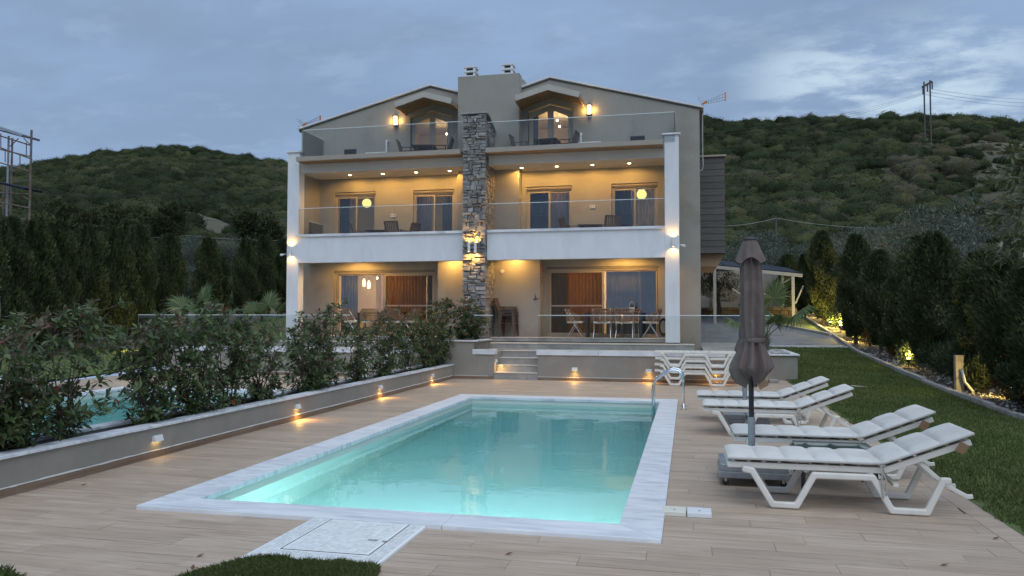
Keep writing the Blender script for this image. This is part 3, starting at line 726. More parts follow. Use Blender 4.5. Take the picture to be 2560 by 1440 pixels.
# ------------------------------------------------------------------ raised terrace in front of the house
t = thing('raised_terrace', 'raised stone terrace with marble capped taupe wall and steps below the house', 'terrace', (-6.2, 19.0, 0))
def both(fn):
    fn(lambda x: x); fn(mir)
def bx(mb, m, x0, x1, *r, tone=0.5):
    a, b = m(x0), m(x1); return mb.box(min(a, b), max(a, b), *r, tone)
def tpart(m):
    def q(name, mat, x0, x1, y0, y1, z0, z1, bev=0.0, tone=0.5):
        b = MB(); bx(b, m, x0, x1, y0, y1, z0, z1, tone=tone); return b.build(name, M[mat], t, bevel=bev)
    q('front_wall', 'plaster_low', -3.67, 1.83, 19.0, 19.2, -0.1, 0.625)
    q('side_wall', 'plaster_low', 1.63, 1.83, 19.2, 23.6, -0.1, 0.70)
    q('front_wall', 'plaster_low', -5.3, -4.8, 19.0, 19.2, -0.1, 0.625)
    q('stair_wall', 'plaster_low', -5.0, -4.8, 19.2, 20.4, -0.1, 0.68)
    q('stair_wall', 'plaster_low', -3.67, -3.5, 19.2, 20.4, -0.1, 0.68)
    for a, b in ((-3.70, -2.15), (-2.145, -0.60), (-0.595, 0.62), (0.625, 1.86)):
        q('cap_slab', 'marble', a, b, 18.97, 19.24, 0.626, 0.752, 0.004, random.uniform(.3, .8))
    q('cap_slab', 'marble', -5.36, -4.78, 18.97, 19.24, 0.626, 0.752, 0.004)
    q('planter_box', 'plaster_low', -6.2, -5.26, 18.985, 20.4, -0.1, 0.945)
    q('cap_slab', 'marble', -6.198, -5.22, 18.95, 19.13, 0.946, 0.978, 0.004)
    q('cap_slab', 'marble', -5.42, -5.20, 19.132, 20.42, 0.946, 0.978, 0.004)
    q('soil', 'soil', -6.195, -5.43, 19.14, 20.35, 0.90, 0.955)
    q('paving', 'tile', -3.5, 1.625, 19.245, 20.88, 0.5, 0.70); q('paving', 'tile', -5.2, -5.0, 19.245, 20.4, 0.5, 0.70)
    q('paving', 'tile', -6.2, -3.505, 20.43, 20.88, 0.5, 0.698)
    q('paving', 'tile', 0.39, 1.625, 20.885, 30.0, 0.45, 0.699)
    for k in range(4):
        z1 = 0.175 * (k + 1) - (0.004 if k == 3 else 0); y0 = 19.0 + 0.27 * k
        q('step', 'tile', -4.795, -3.675, y0, y0 + 1.43 - 0.27 * k, z1 - 0.175, z1 - 0.022, tone=random.random())
        q('tread', 'tread', -4.793, -3.677, y0 - 0.015, y0 + 0.30, z1 - 0.021, z1, 0.003)
    q('step', 'tile', -5.2, 0.16, 20.885, 22.4, 0.70, 0.828); q('tread', 'tread', -5.2, 0.17, 20.87, 21.3, 0.829, 0.85, 0.003)
    q('step', 'tile', -6.2, -5.2, 20.885, 22.4, 0.70, 0.83)
    q('step', 'tile', -6.2, -0.21, 22.402, 23.6, 0.85, 0.948); q('tread', 'tread', -5.78, -0.21, 22.385, 22.6, 0.949, 0.97, 0.003)
    q('porch_floor', 'deck', -6.2, -0.21, 22.602, 23.6, 0.949, 0.969)
    q('skirting_board', 'skirt', -3.672, 1.83, 18.986, 18.999, 0.0, 0.078); q('skirting_board', 'skirt', -5.855, -4.81, 18.97, 18.984, 0.0, 0.078)
    b = MB(); b.tube([(m(x), 18.992, 0.081) for x in np.arange(-3.67, 1.84, 0.3)], 0.007, 5); b.tube([(m(x), 18.978, 0.081) for x in np.arange(-5.85, -4.8, 0.3)], 0.007, 5); b.build('sealant_bead', M['silicone'], t)
both(tpart)

# glass balustrade along the terrace edge
def fence(label, m, cuts, y=18.985):
    f = thing('glass_balustrade', label, 'glass fence', (m(cuts[0]), y, 0.752))
    for a, b in zip(cuts[:-1], cuts[1:]):
        p = MB(); bx(p, m, a + 0.004, b - 0.004, y, y + 0.014, 0.752, 1.612); o = p.build('glass_panel', M['glass'], f)
        p = MB(); bx(p, m, a + 0.004, b - 0.004, y - 0.001, y + 0.015, 1.612, 1.628); p.build('sky_glint_edge', M['edge'], o)
ident = lambda x: x
cR = [-3.66, -2.36, -0.93, 0.43, 1.88]
fence('clear frameless glass balustrade above the marble cap right of the stairs', ident, cR)
fence('short clear glass panel standing on the cap left of the stairs', ident, [-5.33, -4.83])
fence('clear glass balustrade on the neighbouring terrace, partly hidden by the shrubs', mir, [-3.66, -2.36, -0.93, 0.43, 1.6, 2.82])

# square gravel planter at the end of the terrace
t = thing('gravel_planter', 'square taupe planter box with white cap and pale gravel beside the lawn', 'planter', (2.28, 21.0, 0.2))
mb = MB(); mb.prism([(1.9, 20.35), (2.66, 20.35), (2.66, 23.4), (1.9, 23.4)], [], 0.0, 0.62, 'z'); mb.build('box', M['plaster_low'], t)
mb = MB(); mb.prism([(1.86, 20.3), (2.71, 20.3), (2.71, 23.45), (1.86, 23.45)], [[(2.02, 20.5), (2.54, 20.5), (2.54, 23.25), (2.02, 23.25)]], 0.621, 0.655, 'z'); mb.build('cap', M['marble'], t)
mb = MB()
for k in range(420):
    x, y, r = random.uniform(2.03, 2.53), random.uniform(20.5, 23.2), random.uniform(0.012, 0.03)
    mb.lathe([(r * .6, -r * .4), (r, 0), (r * .5, r * .5)], 5, (x, y, 0.645 + random.uniform(0, 0.03)), tone=random.random())
mb.build('gravel', M['gravel'], t, kind='stuff')
deck(1.84, 2.44, 18.98, 20.38, [], [], False, 0)
mb = MB(); mb.box(1.9, 2.12, 19.5, 19.85, 0.001, 0.07); o = mb.build('stone_block', M['tile'], None, bevel=0.01); tag(o, 'low grey stone block on the deck at the terrace corner', 'stone block')

# kerbs
t = thing('lawn_kerb', 'line of rough concrete kerb stones between the lawn and the planting bed', 'kerb', (5.08, 12, 0))
y = 5.0
while y < 45:
    e = y + 0.98; x = 5.09 + random.uniform(-0.012, 0.012)
    za, zb = ground(x, y), ground(x, e); h = 0.085 + random.uniform(-0.012, 0.012)
    b = MB(); b.add([(x - .06, y + .006, za - .15), (x + .06, y + .006, za - .15), (x + .06, e - .006, zb - .15), (x - .06, e - .006, zb - .15), (x - .055, y + .006, za + h), (x + .055, y + .006, za + h), (x + .055, e - .006, zb + h), (x - .055, e - .006, zb + h)],
                    [(3, 2, 1, 0), (4, 5, 6, 7), (0, 1, 5, 4), (1, 2, 6, 5), (2, 3, 7, 6), (3, 0, 4, 7)], random.random())
    b.build('kerb_stone', M['kerb'], t, bevel=0.015); y = e
t = thing('drive_edging', 'pale edging strip where the grey driveway meets the lawn', 'edging', (3.5, 26.65, ground(3.5, 26.65)))
for k in range(6):
    x0 = 1.9 + k * 0.52; za = ground(x0, 26.65); mb = MB(); mb.box(x0 + 0.004, x0 + 0.516, 26.58, 26.72, za - 0.1, za + 0.06, random.random()); mb.build('edging_stone', M['marble'], t)
t = thing('drive_edging', 'low grey kerb curving along the far side of the driveway', 'kerb', (3.0, 33, ground(3, 33)))
y = 29.4
while y < 40.5:
    xa, xb = LX1 - max(0, (y - 29.3)) * 0.40, LX1 - max(0, (y + 0.9 - 29.3)) * 0.40
    mb = MB(); mb.bar((xa, y, ground(xa, y) + 0.03), (xb, y + 0.89, ground(xb, y + 0.9) + 0.03), 0.12, 0.16, tone=random.random()); mb.build('kerb_stone', M['kerb'], t); y += 0.9

# ------------------------------------------------------------------ the house
F, CF = 23.6, 22.2
FLG, FLM, FLT = 0.97, 3.62, 6.24
H = thing('house', 'three storey taupe semi-detached house with white columns, glass balconies and stone pillar', 'house', (-6.2, 23.6, 0.7))
def hp(name, mat, *b, bev=0.0, tone=0.5, parent=None):
    m = MB(); m.box(*b, tone); return m.build(name, M[mat], parent or H, bevel=bev)

# window and door openings (x0, x1, z0, z1), two gabled ones as polygons
OPG = [(-11.46, -7.92, FLG, 3.09), (-4.28, -0.83, FLG, 3.13)]
OPM = [(-11.46, -10.00, FLM, 5.70), (-8.69, -7.30, FLM, 5.68), (-4.92, -3.49, FLM, 5.66), (-2.26, -0.86, FLM, 5.66)]
OPT = [[(-8.80, FLT), (-7.37, FLT), (-7.37, 8.06), (-8.07, 8.28), (-8.80, 8.07)], [(-4.88, FLT), (-3.45, FLT), (-3.45, 8.05), (-4.16, 8.27), (-4.88, 8.06)]]
rect = lambda q: [(q[0], q[2]), (q[1], q[2]), (q[1], q[3]), (q[0], q[3])]
outer = [(-12.68, 0.5), (0.38, 0.5), (0.38, 7.80), (-4.17, 9.00), (-5.6, 8.60), (-6.75, 8.60), (-8.12, 9.01), (-12.68, 7.84)]
mb = MB(); mb.prism(outer, [rect(q) for q in OPG + OPM] + OPT, F, F + 0.26, 'y'); mb.build('front_wall', M['plaster'], H)
hp('side_wall', 'plaster', 0.12, 0.38, F + 0.262, 33.0, 0.3, 7.80); hp('side_wall', 'plaster', -12.68, -12.42, F + 0.262, 33.0, 0.3, 7.84)
mb = MB(); mb.prism(outer, [], 33.0, 33.25, 'y'); mb.build('rear_wall', M['plaster'], H)
# roof: two gables with a thin pale verge
for path in ([(-12.80, 7.845), (-8.12, 9.045), (-6.7, 8.63)], [(-5.6, 8.63), (-4.17, 9.035), (0.50, 7.805)]):
    mb = MB(); mb.ribbon(path, 0.06, F + 0.03, 33.4); mb.build('roof', M['shutter'], H)
    mb = MB(); mb.ribbon([(a, b + 0.062) for a, b in path], 0.05, F - 0.07, F + 0.45); mb.build('verge', M['white'], H)
# chimney breast and chimney
mb = MB(); mb.prism([(-7.06, 3.55), (-5.07, 3.55), (-5.07, 9.17), (-7.06, 9.18)], [], 23.2, F - 0.002, 'y'); br = mb.build('chimney_breast', M['plaster'], H)
mb = MB(); mb.prism([(-7.06, 8.3), (-5.07, 8.3), (-5.07, 9.17), (-7.06, 9.18)], [], F + 0.262, 25.0, 'y'); mb.build('chimney_breast', M['plaster'], H)
hp('chimney_breast', 'plaster', -7.70, -4.41, 23.2, F - 0.002, FLG, 3.415)
def chimney_pot(px0, px1, Yc):
    a, b = P(px0, 187, Yc), P(px1, 187, Yc); x0, x1 = a.x, b.x; w = x1 - x0
    c = bpy.data.objects.new('chimney', None); col.objects.link(c); c.parent = H; c.location = Vector(((x0 + x1) / 2, Yc, 9.1)) - wloc(H)
    z = 9.22
    for k in range(3):
        hp('cap_slab', 'white', x0, x1, Yc - w / 2, Yc + w / 2, z + 0.13, z + 0.185, parent=c)
        for sx in (x0 + 0.02, x1 - 0.09):
            for sy in (Yc - w / 2 + 0.02, Yc + w / 2 - 0.09): hp('post', 'white', sx, sx + 0.07, sy, sy + 0.07, z, z + 0.13, parent=c)
        z += 0.155
        if k == 1: z -= 0.0
    hp('flue', 'greymetal', x0 + 0.10, x1 - 0.10, Yc - w / 2 + 0.1, Yc + w / 2 - 0.1, 9.1, z - 0.02, parent=c)
chimney_pot(1163, 1193, 24.0); chimney_pot(1257, 1286, 24.0)

# columns, beams, slabs, parapets
for x0, x1, zt in ((-12.40, -12.0, 6.79), (-0.62, -0.22, 6.76)):
    hp('column', 'white', x0, x1, CF, CF + 0.36, 0.851, zt, bev=0.008)
    hp('column_cap', 'marble', x0 - 0.06, x1 + 0.05, CF - 0.05, CF + 0.42, zt + 0.001, zt + 0.05)
    hp('side_wall', 'plaster', x0 + 0.06, x1 - 0.002, CF + 0.362, F - 0.002, FLM - 0.3, 6.14)
for x0, x1 in ((-11.998, -6.56), (-5.83, -0.622)):
    hp('balcony_front', 'white', x0, x1, CF + 0.002, CF + 0.22, 3.27, 4.085)
    hp('parapet_cap', 'marble', x0 - (0.11 if x0 < -11 else 0), x1, CF - 0.05, CF + 0.28, 4.086, 4.165, bev=0.005)
    hp('balcony_slab', 'soffit', x0, x1, CF + 0.222, F - 0.002, 3.42, FLM - 0.012)
    hp('balcony_floor', 'tile', x0, x1, CF + 0.222, F - 0.002, FLM - 0.011, FLM)
    hp('upper_beam', 'soffit', x0, x1, CF + 0.15, CF + 0.45, 6.15, 6.43)
    hp('ceiling', 'soffit', x0, x1, CF + 0.452, F - 0.002, 6.15, 6.225)
    hp('balcony_floor', 'tile', x0, x1, CF + 0.452, F - 0.002, 6.226, FLT + 0.002)
for x0, x1 in ((-11.94, -6.60), (-5.80, -0.66)):
    hp('fascia', 'fascia', x0, x1, 21.88, 22.02, 6.44, 6.575)
    hp('balcony_slab', 'fascia', x0, x1, 22.022, CF + 0.5, 6.47, 6.56)
    k = 0
    while k < 5:
        hp('soffit_slat', 'wood', x0, x1, 22.035 + k * 0.062, 22.035 + k * 0.062 + 0.045, 6.435, 6.468, tone=random.random()); k += 1

# stone pillar: coursed schist, each stone on the front its own piece
pil = MB(); pz = [(22.06, 0.70), (F - 0.002, 0.70), (F - 0.002, 7.16), (23.25, 7.28), (22.06, 7.62)]
pil.prism(pz, [], -6.50, -5.87, 'x'); PIL = pil.build('stone_pillar', M['mortar'], H)
def stones(kind):
    n = 0; rest = MB(); z = 0.86
    while z < 7.60:
        h = random.choice([0.04, 0.055, 0.07, 0.085, 0.10, 0.12, 0.145]); h = min(h, 7.62 - z)
        if kind == 'front':
            x = -6.54
            while x < -5.84:
                w = random.uniform(0.09, 0.30) if h > 0.07 else random.uniform(0.12, 0.40)
                if -5.84 - (x + w) < 0.09: w = -5.83 - x
                hh = h if random.random() < 0.66 else h * random.uniform(.35, .65)
                for q in ((z, z + hh), (z + hh, z + h)):
                    if q[1] - q[0] < 0.02: continue
                    pr = random.uniform(0.0, 0.05); j = lambda a=0.013: random.uniform(-a, a)
                    b = MB(); g = 0.006; y0 = 22.02 - pr
                    x0, x1, z0, z1 = x + g, x + w - g, q[0] + g, q[1] - g
                    b.add([(x0, 22.08, z0), (x1, 22.08, z0), (x1, 22.08, z1), (x0, 22.08, z1), (x0 + abs(j()), y0 + j(), z0 + j()), (x1 - abs(j()), y0 + j(), z0 + j()), (x1 - abs(j()), y0 + j(), z1 + j()), (x0 + abs(j()), y0 + j(), z1 + j())],
                          [(0, 1, 2, 3), (7, 6, 5, 4), (0, 4, 5, 1), (1, 5, 6, 2), (2, 6, 7, 3), (3, 7, 4, 0)], random.random())
                    if n < 300: b.build('stone', M['stone'], PIL); n += 1
                    else: rest.add(b.v, b.f, b.t[0])
                x += w
        else:
            y = 22.09
            yend = F - 0.02
            while y < yend:
                w = random.uniform(0.08, 0.26)
                zt = 7.62 - (y + w - 22.06) * 0.29
                if z + h < zt:
                    pr = random.uniform(0, 0.03)
                    for s, xx in ((1, -5.86), (-1, -6.51)):
                        a, c = xx + s * pr, xx - s * 0.03
                        rest.box(min(a, c), max(a, c), y + 0.005, min(y + w - 0.005, yend), z + 0.005, z + h - 0.005, random.random())
                y += w
        z += h
    if rest.v: rest.build('small_stones', M['stone'], PIL, kind='stuff')
stones('front'); stones('side')
mb = MB(); mb.ribbon([(22.0, 7.675), (22.3, 7.675), (F - 0.01, 7.24)], 0.05, -6.62, -5.80)
mb.v = [(y, x, z) for (x, y, z) in mb.v]; mb.f = [tuple(reversed(f)) for f in mb.f]; mb.build('pillar_cap', M['kerb'], H)

# gable hoods over the top doors, with timber slats under them
def hood(e0, pk, e1):
    o = MB(); o.ribbon([(q[0], q[1] + .035) for q in (e0, pk, e1)], 0.07, 22.612, F - 0.003); hd = o.build('gable_hood', M['fascia'], H)
    o = MB(); o.ribbon([e0, pk, e1], 0.17, 22.55, 22.61); o.build('fascia', M['hoodfascia'], hd)
    for q in (e0, e1): o = MB(); o.box(q[0] - .03, q[0] + .03, 22.612, F - .003, q[1] - .10, q[1] - .045); o.build('fascia', M['wood'], hd)
    for (a, b) in ((e0, pk), (pk, e1)):
        dx, dz = b[0] - a[0], b[1] - a[1]
        for k in range(8):
            y = 22.66 + k * 0.115
            p0 = (a[0] + dx * 0.03, y, a[1] + dz * 0.03 - 0.04); p1 = (a[0] + dx * 0.97, y, a[1] + dz * 0.97 - 0.04)
            s = MB(); s.bar(p0, p1, 0.05, 0.045, tone=random.random()); s.build('slat', M['wood'], hd)
hood((-8.93, 8.235), (-7.98, 8.50), (-7.08, 8.235)); hood((-5.05, 8.20), (-4.06, 8.475), (-3.10, 8.185))

# rooms behind the openings
def room(x0, x1, z0, z1, depth=3.2):
    y0, y1 = F + 0.262, F + depth; m = MB()
    m.add([(x0, y0, z0), (x1, y0, z0), (x1, y1, z0), (x0, y1, z0), (x0, y0, z1), (x1, y0, z1), (x1, y1, z1), (x0, y1, z1)], [(0, 3, 7, 4), (1, 5, 6, 2), (2, 6, 7, 3), (4, 7, 6, 5)])
    r = m.build('room', M['room'], H)
    m = MB(); m.box(x0, x1, y0, y1, z0 - 0.03, z0); m.build('floor', M['roomfloor'], r)
    m = MB(); m.add([(x0, y0 - .0, z0), (x1, y0, z0), (x1, y0, z1), (x0, y0, z1)], [(0, 1, 2, 3)])
    return r
room(-12.3, -6.5, FLG, 3.24); room(-5.9, 0.1, FLG, 3.26)
for q in ((-12.3, -9.4), (-9.3, -6.6), (-5.9, -2.9), (-2.8, 0.1)): room(q[0], q[1], FLM, 6.0)
room(-9.6, -6.9, FLT, 8.25); room(-5.2, -2.6, FLT, 8.25)

# windows and sliding doors
YW = F + 0.10
def fr(mb, x0, x1, z0, z1, w, y0, y1):
    mb.box(x0, x0 + w, y0, y1, z0, z1); mb.box(x1 - w, x1, y0, y1, z0, z1); mb.box(x0 + w, x1 - w, y0, y1, z1 - w, z1); mb.box(x0 + w, x1 - w, y0, y1, z0, z0 + w)
def slider(q, screen_left, mid):
    x0, x1, z0, z1 = q; m = MB(); fr(m, x0 + .003, x1 - .003, z0 + 0.002, z1 - 0.07, 0.045, YW - 0.02, YW + 0.10); w = m.build('sliding_door', M['frame'], H)
    m = MB(); m.box(x0 + .003, x1 - .003, YW - 0.06, YW + 0.12, z1 - 0.068, z1 - 0.003); m.build('shutter_box', M['shutter'], w)
    for side in (0, 1):
        a, b = (x0 + 0.064, mid + 0.04) if side == 0 else (mid - 0.04, x1 - 0.064)
        scr = (side == 0) == screen_left; y = YW + (0.0 if scr else 0.045); ww = 0.065 if scr else 0.04
        m = MB(); fr(m, a, b, z0 + 0.05, z1 - 0.118, ww, y, y + 0.04)
        if scr:
            zr = 1.93 if side == 1 else 1.92; m.box(a + ww, b - ww, y + 0.004, y + 0.03, zr - 0.02, zr + 0.025)
        m.build('sash', M['frame'], w)
        m = MB(); m.box(a + ww, b - ww, y + 0.016, y + 0.024, z0 + 0.05 + ww, z1 - 0.118 - ww); m.build('insect_screen' if scr else 'pane', M['screen'] if scr else M['pane_big'], w)
        if scr:
            m = MB(); m.box(a + ww * .3, b - ww * .3, YW + 0.07, YW + 0.078, z0 + 0.1, z1 - 0.15); m.build('pane', M['glass'], w)
    return w
slider(OPG[0], False, P(963, 720, F + .1).x); slider(OPG[1], True, P(1507, 720, F + .1).x)
def door(q, mid):
    x0, x1, z0, z1 = q; m = MB(); fr(m, x0 + .003, x1 - .003, z0 + .002, z1 - 0.10, 0.035, YW - 0.02, YW + 0.08); w = m.build('balcony_door', M['frame'], H)
    m = MB(); m.box(x0 + .003, x1 - .003, YW - 0.06, YW + 0.10, z1 - 0.098, z1 - 0.003); m.build('shutter_box', M['shutter'], w)
    m = MB(); m.box(x0 + .03, x1 - .03, YW - 0.075, YW - 0.062, z1 - 0.06, z1 - 0.03); m.build('shutter_rail', M['frame'], w)
    for a, b in ((x0 + .04, mid + 0.03), (mid - 0.03, x1 - .04)):
        y = YW + (0.0 if a < mid - 0.1 else 0.03)
        m = MB(); fr(m, a, b, z0 + .04, z1 - 0.138, 0.055, y, y + 0.028); m.build('sash', M['frame'], w)
        m = MB(); m.box(a + 0.055, b - 0.055, y + 0.01, y + 0.018, z0 + .095, z1 - 0.193); m.build('pane', M['pane'], w)
    return w
for q in OPM: door(q, (q[0] + q[1]) / 2 + (0.02 if q[0] < -11 else 0.0))
def gable_door(poly):
    (x0, z0), (x1, _), (_, zr), (xm, zp), (_, zl) = poly; i = 0.10
    o = [(x0 + .02, z0 + .002), (x1 - .02, z0 + .002), (x1 - .02, zr - .03), (xm, zp - .03), (x0 + .02, zl - .03)]
    h1 = [(x0 + .13, z0 + .12), (xm - .06, z0 + .12), (xm - .06, zp - .17), (x0 + .13, zl - .14)]
    h2 = [(xm + .06, z0 + .12), (x1 - .13, z0 + .12), (x1 - .13, zr - .14), (xm + .06, zp - .17)]
    m = MB(); m.prism(o, [h1, h2], YW, YW + 0.07, 'y'); w = m.build('gable_door', M['frame'], H)
    for hq in (h1, h2):
        m = MB(); m.prism(hq, [], YW + 0.03, YW + 0.038, 'y'); m.build('pane', M['pane'], w)
        c = [((p[0] - (hq[0][0] + hq[1][0]) / 2) * 1.0 + (hq[0][0] + hq[1][0]) / 2, p[1]) for p in hq]
        q = 0.035; cx = (hq[0][0] + hq[1][0]) / 2
        inn = [(hq[0][0] + q, hq[0][1] + q), (hq[1][0] - q, hq[1][1] + q), (hq[2][0] - q, hq[2][1] - q - .02), (hq[3][0] + q, hq[3][1] - q - .02)]
        m = MB(); m.prism(hq, [inn], YW - 0.012, YW - 0.001, 'y'); m.build('sash', M['frame'], w)
gable_door(OPT[0]); gable_door(OPT[1])

# glass railings of the balconies
def rail(cuts, y, z0, z1, nm='glass_railing'):
    for a, b in zip(cuts[:-1], cuts[1:]):
        m = MB(); m.box(a + 0.003, b - 0.003, y, y + 0.016, z0, z1); o = m.build('glass_panel', M['glass'], H)
        m = MB(); m.box(a + 0.003, b - 0.003, y - 0.001, y + 0.017, z1, z1 + 0.017); m.build('sky_glint_edge', M['edge'], o)
rail([-12.10, -11.0, -8.78, -6.57], CF + 0.02, 4.166, 4.985); rail([-5.82, -2.72, -0.63], CF + 0.02, 4.166, 4.945)
rail([-11.87, -10.77, -9.65, -8.55, -6.57], 22.18, 6.562, 7.475); rail([-5.82, -3.53, -2.45, -1.39, -0.33], 22.18, 6.562, 7.40)
for x, z0, z1 in ((-11.87, 6.562, 7.475), (-0.345, 6.562, 7.40), (-11.85, FLM, 4.62)):
    y0 = 22.2 if z0 > 5 else 22.6
    m = MB(); m.box(x, x + 0.016, y0, F - 0.01, z0, z1); o = m.build('glass_panel', M['glass'], H)
    m = MB(); m.box(x - .001, x + 0.017, y0, F - 0.01, z1, z1 + 0.017); m.build('sky_glint_edge', M['edge'], o)

# clad bay on the right-hand side
x0, x1, y0, y1, zb, zt = 0.382, 1.21, 26.0, 30.0, 3.66, 6.84
m = MB(); m.box(x0, x1 - 0.015, y0 + 0.015, y1, zb, zt); bay = m.build('side_bay', M['mortar'], H)
nb = 15; hb = (zt - zb) / nb
for k in range(nb):
    m = MB(); z = zb + k * hb; m.add([(x0, y0 + 0.012, z + .01), (x1, y0 + 0.012, z + .01), (x1, y0 - 0.004, z + .012), (x0, y0 - 0.004, z + .012), (x0, y0 + 0.012, z + hb), (x1, y0 + 0.012, z + hb), (x1, y0 + .004, z + hb - .002), (x0, y0 + .004, z + hb - .002)],
        [(0, 1, 2, 3), (3, 2, 6, 7), (7, 6, 5, 4), (1, 5, 6, 2), (0, 3, 7, 4)], random.random()); m.build('board', M['cladding'], bay)
    m = MB(); m.box(x1 - 0.014, x1, y0 + 0.016, y1, z + 0.01, z + hb - 0.002, random.random()); m.build('board', M['cladding'], bay)
m = MB(); m.box(x0, x1 + 0.05, y0 - 0.06, y1, zt + 0.001, zt + 0.06); m.build('coping', M['fascia'], bay)
m = MB(); m.prism([(0.382, 3.25), (0.95, 3.25), (1.2, 3.655), (0.382, 3.655)], [], y0 + 0.25, y1, 'y'); m.build('soffit', M['wood'], bay)

# ------------------------------------------------------------------ curtains and paper lamps inside
def curtain(x0, x1, z0, z1, y, mat, label, folds=None, amp=0.035):
    n = max(24, int((x1 - x0) * 60)); f = folds or (x1 - x0) * 9; ph = random.uniform(0, 6)
    def fn(u, v):
        x = x0 + (x1 - x0) * u; a = amp * (0.55 + 0.45 * (1 - v))
        return (x, y + a * math.sin(2 * math.pi * f * u + ph + 0.8 * math.sin(5 * u + ph)) + 0.008 * math.sin(40 * u), z0 + (z1 - z0) * v)
    m = MB(); m.grid(fn, n, 6); m.grid(lambda u, v: tuple(Vector(fn(u, v)) + Vector((0, 0.004, 0))), n, 6)
    o = m.build('curtain', M[mat], None, smooth=True); tag(o, label, 'curtain', 'curtains behind the glass doors'); return o
yc = F + 0.36
a, b = P(1218 / 1, 720, yc).x, 0
px = lambda p, y=yc: P(p, 720, y).x
curtain(-11.40, px(892), FLG + .02, 3.20, yc + 0.1, 'curtain_olive', 'olive curtain behind the left pane of the left ground floor sliding door')
curtain(px(968), px(1066), FLG + .02, 3.20, yc, 'curtain_brown', 'wide brown curtain behind the screen of the left ground floor door')
curtain(px(1066), -7.85, FLG + .02, 3.20, yc + .06, 'curtain_grey', 'narrow grey curtain at the right edge of the left ground floor door')
curtain(-4.35, px(1420), FLG + .02, 3.20, yc + .06, 'curtain_grey', 'grey curtain at the left edge of the right ground floor door')
curtain(px(1414), px(1506), FLG + .02, 3.20, yc, 'curtain_brown', 'wide brown curtain behind the screen of the right ground floor door')
curtain(px(1515), px(1600), FLG + .02, 3.20, yc + .05, 'curtain_grey', 'grey curtain behind the reflecting pane of the right ground floor door')
curtain(px(1600), -0.7, FLG + .02, 3.20, yc + .1, 'curtain_navy', 'blue curtain at the right edge of the right ground floor door')
curtain(px(886), px(976), FLG + .02, 3.20, F + 2.6, 'curtain_lilac', 'pale curtain at the back of the left ground floor room behind the pendant lamps')
Z1 = 5.62
curtain(px(848), px(873), FLM + .02, Z1, yc, 'curtain_navy', 'navy curtain in the leftmost first floor balcony door')
curtain(px(1040), px(1078), FLM + .02, Z1, yc, 'curtain_lilac', 'lilac curtain in the balcony door left of the stone pillar')
curtain(px(1094), px(1130), FLM + .02, Z1, yc + .5, 'curtain_grey', 'dark curtain deep behind the balcony door left of the stone pillar')
curtain(px(1326), px(1370), FLM + .02, Z1, yc, 'curtain_navy', 'dark curtain in the left half of the door right of the stone pillar')
curtain(px(1378), px(1424), FLM + .02, Z1, yc, 'curtain_lilac', 'lilac curtain in the right half of the door right of the stone pillar')
curtain(px(1536), px(1582), FLM + .02, Z1, yc, 'curtain_navy', 'dark curtain in the left half of the rightmost first floor door')
curtain(px(1588), px(1640), FLM + .02, Z1, yc + .9, 'curtain_lilac', 'lilac curtain in the right half of the rightmost first floor door')
curtain(px(1117), px(1133), FLT + .02, 8.0, yc, 'curtain_navy', 'blue curtain drawn aside in the left gable door')
curtain(px(1327), px(1346), FLT + .02, 8.0, yc, 'curtain_navy', 'blue curtain drawn aside in the right gable door')
def globe(px_, py_, Y, r, ztop, label):
    p = P(px_, py_, Y); t = thing('paper_lamp', label, 'pendant lamp', (p.x, p.y, p.z - r), 0, 'round paper lamps in the bedrooms')
    m = MB(); m.lathe([(r * math.sin(math.pi * k / 14) * (1 + 0.012 * (k % 2)) + 0.002, -r * math.cos(math.pi * k / 14)) for k in range(15)], 24, p); m.build('paper_shade', M['globe'], t, smooth=True)
    m = MB(); m.tube([(p.x, p.y, p.z + r * .98), (p.x, p.y, ztop)], 0.006, 5); m.build('cord', M['wire'], t)
    lamp('POINT', (p.x, p.y - r - 0.12, p.z), 16, (1, 0.80, 0.50), t, 0.1)
globe(917, 508, 24.75, 0.155, 5.98, 'round glowing paper lamp in the leftmost first floor room')
globe(1117, 492, 24.9, 0.105, 5.98, 'small glowing paper lamp behind the door left of the stone pillar')
globe(1387, 474, 24.6, 0.12, 5.98, 'glowing paper lamp half hidden above the door right of the stone pillar')
globe(1604, 486, 24.35, 0.155, 5.98, 'round glowing paper lamp in the rightmost first floor room')
WARM = (1.0, 0.53, 0.115)
def pendant(px_, py_, Y, ztop, label):
    p = P(px_, py_, Y); t = thing('pendant_lamp', label, 'pendant lamp', (p.x, p.y, p.z - 0.1))
    m = MB(); m.lathe([(0.05, -0.15), (0.062, -0.05), (0.055, 0.06), (0.02, 0.14)], 12, p); m.build('shade', M['glow_soft'], t)
    m = MB(); m.tube([(p.x, p.y, p.z + .13), (p.x, p.y, ztop)], 0.005, 5); m.build('cord', M['wire'], t)
    lamp('POINT', (p.x, p.y, p.z - .28), 4, WARM, t, 0.08)
pendant(922, 711, 25.2, 3.22, 'glowing amber pendant lamp inside the left ground floor room')
pendant(910, 706, 25.6, 3.22, 'slim glowing pendant lamp left of the amber one in the ground floor room')
def room_bulb(x, y, z, ztop, power, label):
    t = thing('ceiling_bulb', label, 'ceiling lamp', (x, y, z)); m = MB(); m.lathe([(0.01, -0.04), (0.035, -0.01), (0.02, 0.03)], 10, (x, y, z)); m.build('bulb', M['spark'], t)
    m = MB(); m.tube([(x, y, z + 0.03), (x, y, ztop)], 0.006, 5); m.build('cord', M['wire'], t)
    lamp('POINT', (x, y, z - 0.12), power, (1, 0.66, 0.32), t, 0.06)
p = P(979, 695, 24.9); room_bulb(p.x, p.y, p.z, 3.23, 110, 'bright ceiling bulb seen through the left ground floor screen')
